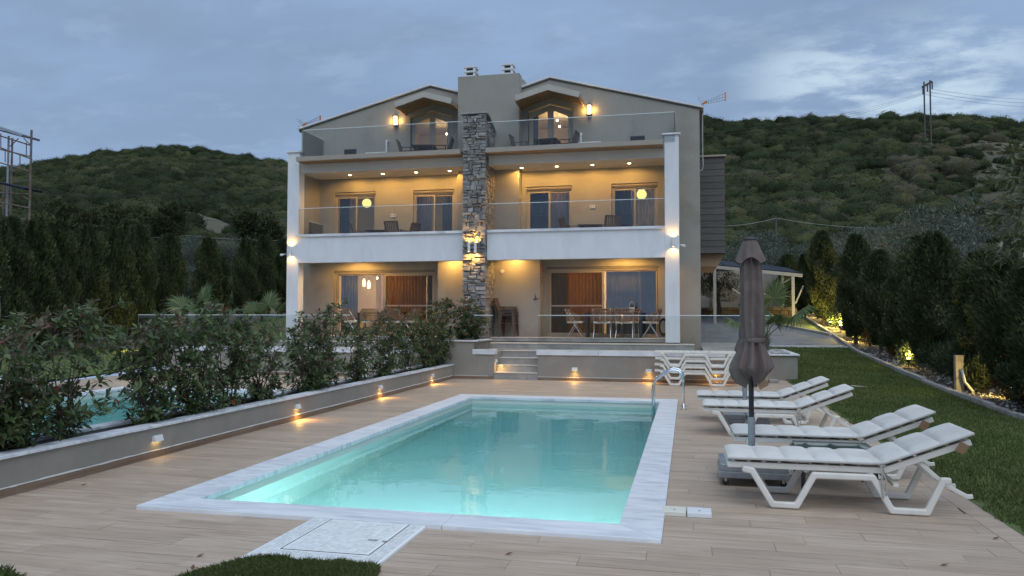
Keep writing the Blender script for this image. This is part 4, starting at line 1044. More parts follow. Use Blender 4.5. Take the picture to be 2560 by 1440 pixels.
p = P(943, 695, 25.0); room_bulb(p.x, p.y, p.z, 3.23, 4, 'bright ceiling bulb seen through the left ground floor pane')
p = P(1440, 705, 25.4); room_bulb(p.x, p.y, 3.0, 3.25, 150, 'ceiling bulb behind the brown curtain of the right ground floor door')
p = P(1393, 301, 24.8); room_bulb(p.x, p.y, p.z, 8.24, 14, 'upper of two small bulbs in the right gable room')
p = P(1399, 316, 25.2); room_bulb(p.x, p.y, p.z, 8.24, 8, 'lower of two small bulbs in the right gable room')
room_bulb(-8.1, 25.3, 7.9, 8.24, 14, 'ceiling bulb in the left gable room')

# ------------------------------------------------------------------ lamps on the house
def downlight(px_, py_, where, z=6.15, Y=22.95, power=40):
    x = P(px_, py_, Y).x; t = thing('ceiling_spotlight', where, 'ceiling spotlight', (x, Y, z), 0, 'spotlights in the balcony ceilings')
    m = MB(); m.lathe([(0.055, -0.012), (0.075, -0.006), (0.075, -0.001)], 16, (x, Y, z)); m.build('ring', M['lampwhite'], t)
    m = MB(); m.lathe([(0.05, -0.016), (0.05, -0.013)], 16, (x, Y, z)); m.build('lens', M['spark'], t)
    lamp('SPOT', (x, Y, z - 0.03), power, WARM, t, 0.04, (x, Y + 0.25, z - 1.5), 168, 0.35)
ord_ = ['first', 'second', 'third', 'fourth']
for i, px_ in enumerate((875, 957, 1040, 1124)): downlight(px_, 430, ord_[i] + ' spotlight from the left column in the left balcony ceiling')
for i, px_ in enumerate((1304, 1392, 1481, 1573)): downlight(px_, 410, ord_[i] + ' spotlight from the stone pillar in the right balcony ceiling')
for i, (px_, wh) in enumerate(((880, 'porch ceiling spotlight near the left column, hidden by the beam'), (1128, 'porch ceiling spotlight left of the stone pillar, hidden by the beam'), (1282, 'porch ceiling spotlight right of the stone pillar, hidden by the beam'), (1560, 'porch ceiling spotlight near the right column, hidden by the beam'))):
    downlight(px_, 650, wh, 3.42, 22.85, (88, 46, 44, 92)[i])
def lantern(px_, py_, label):
    p = P(px_, py_, F - 0.07); x, z = p.x, p.z; t = thing('wall_lantern', label, 'wall lantern', (x, F - .07, z - 0.15))
    m = MB(); m.box(x - .07, x + .07, F - .012, F - .002, z - .17, z + .17); m.build('back_plate', M['black'], t)
    m = MB(); m.box(x - .085, x + .085, F - .15, F - .013, z + .15, z + .17); m.box(x - .085, x + .085, F - .15, F - .013, z - .17, z - .15)
    for sx in (-.085, .075):
        for sy in (F - .15, F - .025): m.box(x + sx, x + sx + .01, sy, sy + .01, z - .15, z + .15)
    m.build('cage', M['black'], t)
    m = MB(); m.box(x - .06, x + .06, F - .125, F - .035, z - .148, z + .148); m.build('lit_glass', M['glow_soft'], t, bevel=0.01)
    for s in (-1, 1): lamp('POINT', (x + s * .13, F - .09, z), 3.2, WARM, t, 0.05)
lantern(989, 302, 'lit box lantern on the wall left of the left gable door'); lantern(1473, 275, 'lit box lantern on the wall right of the right gable door')
def updown(x, y, z, label, power=9, h=0.13, grp=None):
    t = thing('wall_lamp', label, 'wall lamp', (x, y, z - h), 0, grp)
    m = MB(); m.lathe([(0.042, -h), (0.042, h)], 16, (x, y - .085, z), cap=False); m.lathe([(0.0415, -h * .8), (0.0415, h * .8)], 12, (x, y - .085, z)); m.build('tube', M['lampwhite'], t, smooth=False)
    m = MB(); m.box(x - .02, x + .02, y - .05, y - .001, z - .05, z + .05); m.build('bracket', M['lampwhite'], t)
    for s in (-1, 1):
        m = MB(); m.lathe([(0.036, s * h * .88 - .003), (0.036, s * h * .88 + .003)], 12, (x, y - .085, z)); m.build('lens', M['spark'], t)
        lamp('SPOT', (x, y - .085, z + s * (h + 0.01)), power, WARM, t, 0.03, (x, y + .1, z + s * 2), 150, 0.9)
p = P(729, 628, CF); updown(p.x, CF, p.z, 'white tube lamp shining up and down on the left column')
p = P(1683, 606, CF); updown(p.x, CF, p.z, 'white tube lamp shining up and down on the right column')
p = P(1174, 619, 21.98); updown(p.x, 21.985, p.z, 'left of the two white tube lamps on the stone pillar', 24)
p = P(1190, 619, 21.98); updown(p.x, 21.985, p.z - .01, 'right of the two white tube lamps on the stone pillar', 24)
# wedge lights on the low walls
def wedge(p, nrm, label, power=1.6):
    n = Vector(nrm); s = Vector((-n.y, n.x, 0)); t = thing('step_light', label, 'wall light', p, 0)
    p = Vector(p); w = 0.07; hh = 0.033; d = 0.05
    def q(a, o, z): return p + s * a + n * o + Vector((0, 0, z))
    m = MB(); m.add([q(-w, .001, -hh), q(w, .001, -hh), q(w, .001, hh), q(-w, .001, hh), q(-w, d, -hh), q(w, d, -hh), q(w, .03, hh), q(-w, .03, hh)],
                    [(4, 5, 6, 7), (7, 6, 2, 3), (0, 3, 2, 1), (0, 4, 7, 3), (1, 2, 6, 5)]); m.build('housing', M['lampwhite'], t)
    m = MB(); m.add([q(-w * .9, .008, -hh + .006), q(w * .9, .008, -hh + .006), q(w * .9, d - .006, -hh + .006), q(-w * .9, d - .006, -hh + .006)], [(0, 3, 2, 1)]); m.build('lens', M['glow'], t)
    if power: lamp('SPOT', p + n * .045 + Vector((0, 0, -hh - .004)), power, WARM, t, 0.025, p + n * 0.42 + Vector((0, 0, -.6)), 160, 0.9)
for i, (px_, py_, pw, lb) in enumerate(((390, 1095, .25, 'dim wedge light on the planter wall nearest the camera'), (741, 1016, 9, 'wedge light on the planter wall, second from the camera'), (949, 967, 9, 'wedge light on the planter wall, third from the camera'), (1079, 938, 9, 'wedge light on the planter wall nearest the terrace'))):
    p = PX(px_, py_, -5.87); wedge((-5.869, p.y, p.z), (1, 0, 0), lb, pw)
for px_, py_, lb in ((1437, 922, 'wedge light in the middle of the terrace wall'), (1622, 926, 'wedge light on the terrace wall left of the stacked loungers'), (1790, 930, 'wedge light on the terrace wall hidden by the stacked loungers')):
    p = P(px_, py_, 18.999); wedge((p.x, 18.999, p.z), (0, -1, 0), lb, 8)
wedge((-4.797, 19.14, 0.46), (1, 0, 0), 'wedge light on the left side wall of the stairs', 6)

# ------------------------------------------------------------------ sun loungers
def make_lounger(label, raised=True):
    t = thing('sun_lounger', label, 'sun lounger')
    loop1 = [(0.12, 0.315), (0.20, 0.30), (0.36, 0.028), (0.55, 0.028), (0.69, 0.285), (1.14, 0.285), (1.28, 0.028), (1.54, 0.028), (1.66, 0.285), (1.72, 0.285)]
    for y in (0.0, 0.575):
        m = MB(); m.ribbon(loop1, 0.052, y, y + 0.045); m.build('leg_frame', M['plastic'], t, world=False, bevel=0.012, seg=2)
    m = MB()
    for y in (0.046, 0.539): m.box(0.0, 1.22, y, y + 0.035, 0.315, 0.365)
    m.box(0.0, 0.04, 0.0815, 0.5385, 0.32, 0.362); m.box(0.62, 0.66, 0.0815, 0.5385, 0.29, 0.33); m.box(1.18, 1.22, 0.0815, 0.5385, 0.32, 0.362)
    m.build('seat_frame', M['plastic'], t, world=False, bevel=0.008)
    for k in range(9):
        m = MB(); x = 0.07 + k * 0.125; m.box(x, x + 0.095, 0.082, 0.538, 0.345, 0.362); m.build('slat', M['plastic'], t, world=False)
    ang = R(21.5) if raised else 0.0; ca, sa = math.cos(ang), math.sin(ang); hx, hz = 1.23, 0.338
    def b(u, w): return (hx + u * ca - w * sa, hz + u * sa + w * ca)
    m = MB(); L = 0.70 if raised else 0.60
    for y in (0.05, 0.535):
        m.ribbon([b(0, 0), b(L, 0)], 0.05, y, y + 0.035)
    m.ribbon([b(L - 0.04, 0), b(L, 0)], 0.045, 0.0855, 0.5345); bk = m.build('backrest', M['plastic'], t, world=False, bevel=0.008)
    for k in range(5):
        m = MB(); u = 0.05 + k * 0.125; m.ribbon([b(u, 0.012), b(u + 0.095, 0.012)], 0.016, 0.086, 0.534); m.build('slat', M['plastic'], bk, world=False)
    if raised:
        for y in (0.09, 0.50):
            p0 = b(0.28, -0.02); m = MB(); m.ribbon([p0, (1.70, 0.235), (1.86, 0.15), (1.90, 0.155)], 0.035, y, y + 0.028); m.build('prop', M['plastic'], t, world=False, bevel=0.006)
        m = MB(); m.box(1.30, 1.34, 0.046, 0.574, 0.215, 0.24); m.build('cross_bar', M['plastic'], t, world=False)
    return t
def make_cushion(label):
    t = thing('lounger_cushion', label, 'cushion'); ang = R(21.5)
    flat = [0.0, 0.235, 0.465, 0.70, 0.935, 1.215]; bk = [1.215, 1.455, 1.70, 1.955]
    segs = list(zip(flat[:-1], flat[1:])) + list(zip(bk[:-1], bk[1:]))
    def pos(s, w):
        h = 1.215; k = 0.07
        if s < h - k: return (s, 0.372 + w)
        if s > h + k: u = s - h; return (h + u * math.cos(ang) - w * math.sin(ang), 0.372 + u * math.sin(ang) + w * math.cos(ang))
        f = (s - h + k) / (2 * k); a = ang * f; u = s - h
        zz = 0.372 + max(0, (s - h + k)) ** 2 / (4 * k) * math.sin(ang); return (s - w * math.sin(a), zz + w * math.cos(a))
    rs = random.Random(len(label) * 7)
    for si, (a, c) in enumerate(segs):
        amp = rs.uniform(0.9, 1.12); n1_, n2_ = 10, 10
        wob = [rs.uniform(-0.004, 0.004) for _ in range(12)]
        def top(u, v, sgn):
            e = (1 - (2 * u - 1) ** 4) ** 0.6 * (1 - (2 * v - 1) ** 6) ** 0.5
            w = 0.030 + sgn * (0.006 + 0.027 * amp * e) + (0.002 * math.sin(v * 17 + si * 2) * e if sgn > 0 else 0)
            x, z = pos(a + (c - a) * u, w)
            yy = 0.015 + 0.60 * v + wob[int(u * 10.999)] * (1 if v in (0, 1) else 0)
            return (x, yy, z)
        m = MB(); m.grid(lambda u, v: top(u, v, 1), n1_, n2_); m.grid(lambda u, v: top(u, 1 - v, -1), n1_, n2_)
        # sides
        for v in (0.0, 1.0): m.grid(lambda u, q, v=v: tuple(Vector(top(u, v, -1)).lerp(Vector(top(u, v, 1)), q if v == 0 else 1 - q)), n1_, 1)
        for uu in (0.0, 1.0): m.grid(lambda v, q, uu=uu: tuple(Vector(top(uu, v, -1)).lerp(Vector(top(uu, v, 1)), 1 - q if uu == 0 else q)), n2_, 1)
        m.build('pad', M['cushion'], t, world=False, smooth=True)
    for y in (0.012, 0.618):
        m = MB(); m.tube([(pos(s, 0.024)[0], y, pos(s, 0.024)[1]) for s in np.linspace(0.0, 1.95, 40)], 0.006, 5); m.build('piping', M['strap'], t, world=False)
    m = MB(); m.tube([(1.20, 0.008, 0.39), (1.205, -0.006, 0.34), (1.20, -0.008, 0.25), (1.212, -0.008, 0.13)], 0.007, 5); m.tube([(1.21, 0.0, 0.34), (1.235, -0.010, 0.27), (1.232, -0.010, 0.15)], 0.006, 5); m.build('tie', M['strap'], t, world=False)
    return t
LS = [(0.32, 6.80, R(0.0), 'white plastic sun lounger nearest the camera, with raised back'), (0.45, 8.20, R(1.0), 'second white sun lounger from the camera, beside the folded parasol'),
      (0.19, 10.72, R(-1.0), 'third white sun lounger from the camera, with angled leg frames'), (0.13, 12.08, R(0.5), 'fourth white sun lounger, the farthest of the row by the pool')]
CL = ['off white padded cushion on the sun lounger nearest the camera', 'off white padded cushion on the second sun lounger', 'off white padded cushion on the third sun lounger', 'off white padded cushion on the farthest sun lounger of the row']
l0 = make_lounger(LS[0][3])
l0.location = (LS[0][0], LS[0][1], 0.004); l0['group'] = 'sun loungers in a row beside the pool'
c0 = make_cushion(CL[0]); c0.location = l0.location; c0['group'] = 'cushions on the sun loungers'
for i in (1, 2, 3):
    dup(l0, (LS[i][0], LS[i][1], 0.004), LS[i][2], LS[i][3])
    c = make_cushion(CL[i]); c.location = (LS[i][0], LS[i][1], 0.004); c.rotation_euler = (0, 0, LS[i][2]); c['group'] = 'cushions on the sun loungers'
m = MB(); m.box(0, 0.075, 0, 0.004, 0, 0.085); o = m.build('paper_tag', M['kraft'], None, world=False); o.location = (2.06, 6.79, 0.54); o.rotation_euler = (0.2, 0.5, 0.1); tag(o, 'brown card tag hanging from the head of the nearest lounger', 'tag')
o2 = o.copy(); col.objects.link(o2); o2.location = (2.17, 8.20, 0.53); o2['label'] = 'brown card tag hanging from the head of the second lounger'
# the stack of four by the terrace wall
ls = make_lounger('lowest white sun lounger of the stack against the terrace wall', False); ls.location = (-0.76, 18.15, 0.004); ls['group'] = 'stacked sun loungers at the terrace wall'
for k, w in enumerate(('second', 'third', 'topmost')):
    dup(ls, (-0.76 + 0.012 * (k % 2), 18.15, 0.004 + 0.141 * (k + 1)), 0, w + ' white sun lounger' + ('' if w == 'topmost' else ' from the bottom') + ' of the stack against the terrace wall')
for (x, y, lb) in ((mir(0.45) - 0.9, 8.6, 'white sun lounger of the neighbours half hidden behind the shrubs, nearest the camera'), (mir(0.3) - 1.0, 10.6, 'white sun lounger of the neighbours half hidden behind the shrubs, middle one'), (mir(0.3) - 1.0, 12.4, 'white sun lounger of the neighbours half hidden behind the shrubs, farthest one')):
    c = dup(l0, (x + 1.0, y + 0.6, 0.004), R(180), lb, 'neighbouring sun loungers behind the shrubs')

# glass side table and parasol trolleys
t = thing('side_table', 'low square glass topped table between the two nearest loungers', 'side table', (1.35, 7.85, 0))
m = MB(); m.box(1.00, 1.68, 7.55, 8.12, 0.36, 0.372); m.build('glass_top', pmat('dark_green_glass', (0.055, 0.085, 0.075), (0.10, 0.14, 0.125), 4, 0.08, spec=0.8), t)
m = MB(); fr_ = [(1.0, 1.68, 7.55, 7.58), (1.0, 1.68, 8.09, 8.12), (1.0, 1.03, 7.581, 8.089), (1.65, 1.68, 7.581, 8.089)]
for a, b, c, d in fr_: m.box(a, b, c, d, 0.325, 0.358)
m.build('rim', M['greymetal'], t)
for x in (1.01, 1.63):
    for y in (7.56, 8.07):
        m = MB(); m.box(x, x + .035, y, y + .035, 0.0, 0.324); m.build('leg', M['greymetal'], t)
def trolley(x, y, label, ht=0.98):
    t = thing('parasol_base', label, 'parasol base', (x, y, 0))
    w = 0.32
    m = MB(); m.box(x - w, x + w, y - 0.30, y + 0.30, 0.075, 0.135); m.build('frame', M['galv'], t, bevel=0.006)
    for sx in (-1, 1):
        for sy in (-1, 1):
            m = MB(); a, b = x + sx * 0.155, y + sy * 0.148; m.box(a - .15, a + .15, b - .143, b + .143, 0.136, 0.205); m.build('ballast_slab', M['galv'], t, bevel=0.008)
    for sx in (-1, 1):
        for sy in (-1, 1):
            a, b = x + sx * 0.26, y + sy * 0.25; m = MB(); m.tube([(a, b - 0.016, 0.032), (a, b + 0.016, 0.032)], 0.031, 12); cw = m.build('wheel', M['black'], t)
            m = MB(); m.box(a - .012, a + .012, b - .026, b + .026, 0.04, 0.074); m.build('fork', M['steel'], cw)
    m = MB(); m.tube([(x, y, 0.206), (x, y, ht)], 0.034, 14); m.build('tube', M['galv'], t, smooth=False)
    m = MB(); m.tube([(x, y - .03, 0.42), (x - .01, y - .075, 0.42)], 0.008, 6); m.box(x - .03, x + .01, y - .085, y - .07, 0.40, 0.44); m.build('clamp_screw', M['steel'], t)
def parasol(x, y, label, zt=2.36, mat='canvas', seedv=1, tube_hidden=False):
    t = thing('closed_parasol', label, 'parasol', (x, y, 0.5))
    m = MB(); m.tube([(x, y, 0.56 if seedv == 1 else 0.985), (x, y, zt - 0.02)], 0.025, 12); m.build('pole', M['black'], t)
    m = MB(); m.lathe([(0.03, zt - 0.01), (0.075, zt - 0.005), (0.07, zt + 0.012), (0.02, zt + 0.022)], 16, (x, y, 0)); m.build('top_cap', M['greymetal'], t)
    rs = random.Random(seedv); ph = [rs.uniform(0, 6.28) for _ in range(6)]
    # main folded canopy
    prof = [(0.055, 2.30), (0.085, 2.22), (0.105, 2.08), (0.112, 1.92), (0.118, 1.76), (0.122, 1.62), (0.118, 1.50), (0.108, 1.42), (0.100, 1.365), (0.112, 1.32), (0.135, 1.26), (0.162, 1.20), (0.188, 1.13), (0.196, 1.09), (0.170, 1.04), (0.120, 0.995), (0.070, 0.965)]
    def rf(a, z, r):
        s = (zt - z)
        f = 0.21 * (1 - 2 * abs(math.sin(4.5 * a + ph[0] / 2 + .65 * s))) + 0.09 * math.cos(5 * a + ph[1] - 2.0 * s) + 0.05 * math.cos(14 * a + ph[2] + 2.2 * s)
        k = min(1, s / 0.2) * (1.0 if z > 1.34 else 1.25)
        if abs(z - 1.365) < 0.02: k = 0.35
        low = 0.0 if z > 1.10 else 0.0
        return .88 * r * (1 + f * k) + low
    fine = []
    for (a, b) in zip(prof[:-1], prof[1:]):
        for i in range(3): fine.append((a[0] + (b[0] - a[0]) * i / 3, a[1] + (b[1] - a[1]) * i / 3))
    fine.append(prof[-1])
    m = MB(); m.lathe(fine, 96, (0, 0, 0), rf, cap=False)
    vs = []
    for (vx, vy, vz) in m.v:
        an = math.atan2(vy, vx)
        if vz < 1.12:   # uneven gathered hem
            vz += 0.05 * math.sin(3 * an + ph[3]) * min(1, (1.12 - vz) / 0.1) + 0.025 * math.sin(8 * an + ph[4]) * min(1, (1.12 - vz) / 0.1)
        lean = 0.02 * math.sin((zt - vz) * 1.7)
        vs.append((vx + x + lean, vy + y, vz - 2.36 + zt if vz > 1.4 else vz))
    m.v = vs; m.build('canopy', M[mat], t, smooth=True)
    fl = [(0.060, zt - 0.005), (0.080, zt - 0.05), (0.100, zt - 0.11), (0.122, zt - 0.17), (0.140, zt - 0.215)]
    def rf2(a, z, r): return r * (1 + 0.10 * math.cos(8 * a + ph[5]) * min(1, (zt - z) / 0.12))
    m = MB(); m.lathe(fl, 64, (x, y, 0), rf2, cap=False); m.v = [(a, b, c + (0.03 * math.cos(4 * math.atan2(b - y, a - x)) if c < zt - 0.2 else 0)) for a, b, c in m.v]; m.build('vent_flap', M[mat], t, smooth=True)
    m = MB(); m.lathe([(0.100, 1.345), (0.103, 1.35), (0.103, 1.385), (0.100, 1.39)], 32, (x + 0.03, y, 0), cap=False); m.build('strap', M[mat], t, smooth=True)
    if mat == 'canvas':
        m = MB(); m.box(-0.045, 0.045, -0.003, 0.003, -0.10, 0.0); o = m.build('leather_tag', M['kraft'], t, world=False); o.location = Vector((x + 0.07, y - 0.07, 1.0)) - wloc(t); o.rotation_euler = (0, R(-28), R(10))
    return t
trolley(0.60, 7.90, 'galvanised wheeled parasol base under the nearest lounger', 0.62); parasol(0.60, 7.90, 'tall closed taupe parasol standing between the two nearest loungers')
trolley(0.80, 11.72, 'galvanised wheeled parasol base between the two farther loungers'); parasol(0.845, 11.72, 'second closed parasol, hidden behind the taupe one except its grey pole', 2.0, 'canvas', 5)
trolley(-13.75, 12.9, 'wheeled parasol base on the neighbouring deck at the picture edge'); parasol(-13.75, 12.9, 'closed grey parasol on the neighbouring deck, only its edge in view', 2.36, 'canvas2', 9)

# ------------------------------------------------------------------ balcony and porch furniture
def make_chair(label):
    """slatted garden armchair, facing +x"""
    t = thing('garden_chair', label, 'chair')
    for y in (-0.26, 0.26):
        m = MB(); m.bar((0.24, y, 0), (0.22, y, 0.64), 0.035, 0.03); m.build('leg', M['chairwood'], t, world=False)
        m = MB(); m.bar((-0.22, y, 0), (-0.17, y, 0.64), 0.035, 0.03); m.build('leg', M['chairwood'], t, world=False)
        m = MB(); m.box(-0.25, 0.27, y - .025, y + .025, 0.641, 0.662); m.build('armrest', M['chairwood'], t, world=False)
    m = MB()
    for x in (-0.2, 0.20): m.box(x - .02, x + .02, -0.244, 0.244, 0.385, 0.415)
    m.build('seat_frame', M['chairwood'], t, world=False)
    for k in range(5):
        m = MB(); x = -0.22 + k * 0.09; m.box(x, x + .075, -0.24, 0.24, 0.416, 0.433); m.build('seat_slat', M['slats_brown'], t, world=False)
    m = MB()
    for y in (-.23, .23): m.bar((-0.20, y, 0.40), (-0.36, y, 0.92), 0.035, 0.03)
    m.bar((-0.355, -.213, 0.905), (-0.355, .213, 0.905), 0.03, 0.04); b = m.build('backrest', M['chairwood'], t, world=False)
    for k in range(7):
        y = -0.19 + k * 0.0633; m = MB(); m.bar((-0.215, y, 0.45), (-0.348, y, 0.885), 0.045, 0.012); m.build('back_slat', M['slats_brown'], b, world=False)
    return t
def make_table(label, L=0.72, W_=0.66, h=0.70):
    t = thing('folding_table', label, 'table')
    for k in range(6):
        m = MB(); y = -W_ / 2 + k * W_ / 6; m.box(-L / 2, L / 2, y + .004, y + W_ / 6 - .004, h - .022, h); m.build('top_slat', M['tabletop'], t, world=False)
    m = MB(); m.box(-L / 2 + .04, L / 2 - .04, -W_ / 2 + .05, -W_ / 2 + .08, h - .055, h - .023); m.box(-L / 2 + .04, L / 2 - .04, W_ / 2 - .08, W_ / 2 - .05, h - .055, h - .023); m.build('apron', M['chairwood'], t, world=False)
    for y in (-W_ / 2 + .065, W_ / 2 - .065):
        for s in (-1, 1):
            m = MB(); yy = y + s * 0.016; m.bar((s * L * .42, yy, 0), (s * L * .05, yy, h * .5), 0.03, 0.03); m.bar((s * L * .05, yy, h * .5), (s * L * .30, yy, h - .056), 0.03, 0.03); m.build('leg', M['chairwood'], t, world=False)
    m = MB(); m.box(-0.08, 0.08, -W_ / 2 + .09, W_ / 2 - .09, h * .48, h * .53); m.build('stretcher', M['chairwood'], t, world=False)
    return t
CH0 = [None]; TB0 = [None]
def chair(px_, Y, fl, rz, label, grp='slatted chairs on the balconies'):
    x = P(px_, 500, Y).x
    if CH0[0] is None: CH0[0] = make_chair(label); o = CH0[0]; o.location = (x, Y, fl); o.rotation_euler = (0, 0, R(rz)); o['group'] = grp
    else: o = dup(CH0[0], (x, Y, fl), R(rz), label, grp)
    return o
def table(px_, Y, fl, rz, label):
    x = P(px_, 500, Y).x
    if TB0[0] is None: TB0[0] = make_table(label); o = TB0[0]; o.location = (x, Y, fl); o.rotation_euler = (0, 0, R(rz)); o['group'] = 'folding tables on the balconies'
    else: o = dup(TB0[0], (x, Y, fl), R(rz), label)
    return o
chair(1022, 22.95, FLT, 8, 'slatted armchair left of the table on the left top balcony'); table(1060, 22.95, FLT, 10, 'dark slatted table on the left top balcony'); chair(1103, 22.9, FLT, 188, 'slatted armchair right of the table on the left top balcony')
chair(1306, 23.0, FLT, -6, 'slatted armchair left of the table on the right top balcony'); table(1368, 22.95, FLT, -3, 'dark slatted table on the right top balcony'); chair(1415, 22.95, FLT, 174, 'slatted armchair right of the table on the right top balcony')
chair(905, 22.85, FLM, 25, 'slatted armchair at the left end of the left first floor balcony table'); table(948, 23.05, FLM, 8, 'dark slatted table on the left first floor balcony'); chair(992, 22.72, FLM, 80, 'slatted armchair with its back to the rail on the left first floor balcony'); chair(1018, 23.2, FLM, 165, 'slatted armchair nearest the stone pillar on the left first floor balcony')
chair(1431, 22.85, FLM, 28, 'slatted armchair left of the table on the right first floor balcony'); table(1475, 23.0, FLM, 5, 'dark slatted table on the right first floor balcony'); chair(1521, 22.8, FLM, 118, 'slatted armchair right of the table on the right first floor balcony')
# stack of folded chairs on the porch
for k, w in enumerate(('lowest', 'second', 'third', 'topmost')):
    o = dup(CH0[0], (P(1272, 800, 22.9).x - 0.02 * k, 22.9, FLG + 0.085 * k), 0, w + ' chair of the wooden stack on the porch by the stone pillar', 'stacked chairs on the porch')

def make_rope_chair(label):
    """rope chair with slanting steel legs, facing +x"""
    t = thing('rope_chair', label, 'chair')
    m = MB()
    for k in range(19):
        u = k / 18; c = math.cos((u - .5) * math.pi) * .06
        m.bar((-0.20 - c, (u - .5) * .56, 0.47), (-0.27 - c, (u - .5) * .56, 0.82), .014, .012)
    for v in (0, .5): m.tube([(-.20 - .07 * v - .06 * math.cos((u - .5) * math.pi), (u - .5) * .56, .47 + .35 * v) for u in np.linspace(0, 1, 9)], .009, 5)
    m.build('rope_back', M['rope'], t, world=False)
    for sy in (-1, 1):
        m = MB()
        for k in range(9): u = k / 8; m.bar((-0.25 + .36 * u, sy * .285, .46), (-0.25 + .36 * u, sy * .275, .80 - .18 * u), .014, .012)
        m.tube([(-.27, sy * .275, .81), (.12, sy * .275, .61)], .011, 5); m.build('rope_arm', M['rope'], t, world=False)
        m = MB(); m.tube([(-0.30, sy * .25, 0.83), (0.22, sy * .26, 0.02)], 0.013, 6); m.build('leg', M['steel'], t, world=False)
        m = MB(); m.tube([(0.02, sy * .22, 0.42), (-0.24, sy * .25, 0.0)], 0.013, 6); m.build('leg', M['steel'], t, world=False)
    m = MB(); m.box(-0.24, 0.22, -0.25, 0.25, 0.42, 0.48); m.build('seat_pad', M['cushion'], t, world=False, bevel=0.02)
    m = MB(); m.tube([(-0.22, -.28, 0.83), (-0.30, -.15, 0.84), (-0.325, 0, 0.84), (-0.30, .15, 0.84), (-0.22, .28, 0.83)], 0.014, 6); m.build('top_rail', M['rope'], t, world=False)
    return t
rc = make_rope_chair('rope chair at the left end of the dark porch table'); ty = 22.95
rc.location = (P(1440, 800, ty).x, ty, FLG); rc['group'] = 'rope chairs around the porch table'
for px_, Y, rz, lb in ((1506, 22.55, 92, 'left rope chair with its back to the pool at the porch table'), (1562, 22.55, 88, 'right rope chair with its back to the pool at the porch table'), (1626, ty, 180, 'rope chair at the right end of the dark porch table'), (1520, 23.3, -90, 'left rope chair on the far side of the porch table'), (1575, 23.3, -90, 'right rope chair on the far side of the porch table')):
    dup(rc, (P(px_, 800, Y).x, Y, FLG), R(rz), lb)
def porch_table(xa, xb, label):
    t = thing('dining_table', label, 'table', ((xa + xb) / 2, 22.93, FLG)); m = MB(); m.box(xa, xb, 22.65, 23.2, FLG + .70, FLG + .735); m.build('top', M['tabletop'], t)
    for x in (xa + .05, xb - .05):
        for y in (22.68, 23.17): m = MB(); m.box(x - .03, x + .03, y - .03, y + .03, FLG, FLG + .70); m.build('leg', M['tabletop'], t)
porch_table(P(1465, 800, 22.9).x, P(1607, 800, 22.9).x, 'long dark dining table on the right porch')
porch_table(P(900, 800, 22.9).x, P(1010, 800, 22.9).x, 'dark dining table on the left porch behind the shrubs')
for px_, rz, lb in ((885, 0, 'rope chair left of the left porch table'), (1022, 180, 'rope chair right of the left porch table')): dup(rc, (P(px_, 800, 22.95).x, 22.95, FLG), R(rz), lb, 'rope chairs on the left porch')
for px_, lb in ((930, 'left rope chair with its back to the shrubs on the left porch'), (985, 'right rope chair with its back to the shrubs on the left porch')): dup(rc, (P(px_, 800, 22.6).x, 22.6, FLG), R(90), lb, 'rope chairs on the left porch')

# small things on and around the house
p = P(1580, 782, 22.95); t = thing('plant_pot', 'white handled pot with a small green plant on the porch table', 'plant pot', (p.x, 22.95, FLG + .735)); z0 = FLG + .736
m = MB(); m.lathe([(0.065, 0.0), (0.085, 0.15), (0.078, 0.155)], 16, (p.x, 22.95, z0)); m.build('pot', M['potwhite'], t)
m = MB(); m.tube([(p.x - .08 * math.cos(a), 22.95, z0 + .15 + .17 * math.sin(a)) for a in np.linspace(0, math.pi, 14)], 0.006, 5); m.build('handle', M['potwhite'], t)
m = MB()
for k in range(40):
    a, e = random.uniform(0, 6.28), random.uniform(0.2, 1.0); b = Vector((p.x + .03 * math.cos(a), 22.95 + .03 * math.sin(a), z0 + .14)); q = b + Vector((math.cos(a) * e * .09, math.sin(a) * e * .09, random.uniform(.06, .14))); s_ = Vector((-math.sin(a), math.cos(a), 0)) * .008
    m.add([b - s_, b + s_, q], [(0, 1, 2)], random.random())
m.build('foliage', M['oleander'], t)
def ac(px0, px1, label):
    a, b = P(px0, 360, 23.2).x, P(px1, 360, 23.2).x; t = thing('air_conditioner', label, 'air conditioner', ((a + b) / 2, 23.2, FLT))
    m = MB(); m.box(a, b, 23.0, 23.3, FLT + .06, FLT + .62); m.build('casing', M['lampwhite'], t, bevel=0.015)
    for x in (a + .08, b - .14): m = MB(); m.box(x, x + .06, 23.02, 23.28, FLT + .002, FLT + .059); m.build('foot', M['black'], t)
    cx, cz = a + (b - a) * .36, FLT + .33; m = MB(); m.tube([(cx, 22.994, cz), (cx, 22.999, cz)], 0.23, 24); m.build('fan_hub', M['greymetal'], t)
    for r in (.06, .11, .16, .21): m = MB(); m.tube([(cx + r * math.cos(q), 22.988, cz + r * math.sin(q)) for q in np.linspace(0, 6.283, 25)[:-1]], 0.004, 4, closed=True); m.build('grille_ring', M['lampwhite'], t)
    return a, b
a, b = ac(919, 969, 'white air conditioner on the left top balcony')
def pipe(x, za, zb, label): t = tag(MB().tube([(x, 23.4, za), (x, 23.4, zb - .05), (x, 23.42, zb), (x, F - .004, zb + .02)], 0.03, 8).build('pipe_cover', M['lampwhite'], None), label, 'pipe')
pipe(P(966, 360, 23.4).x, FLT + .01, 7.30, 'white pipe cover above the left air conditioner')
a, b = ac(1448, 1504, 'white air conditioner on the right top balcony'); pipe(P(1452, 340, 23.4).x, FLT + .01, 7.22, 'white pipe cover above the right air conditioner')
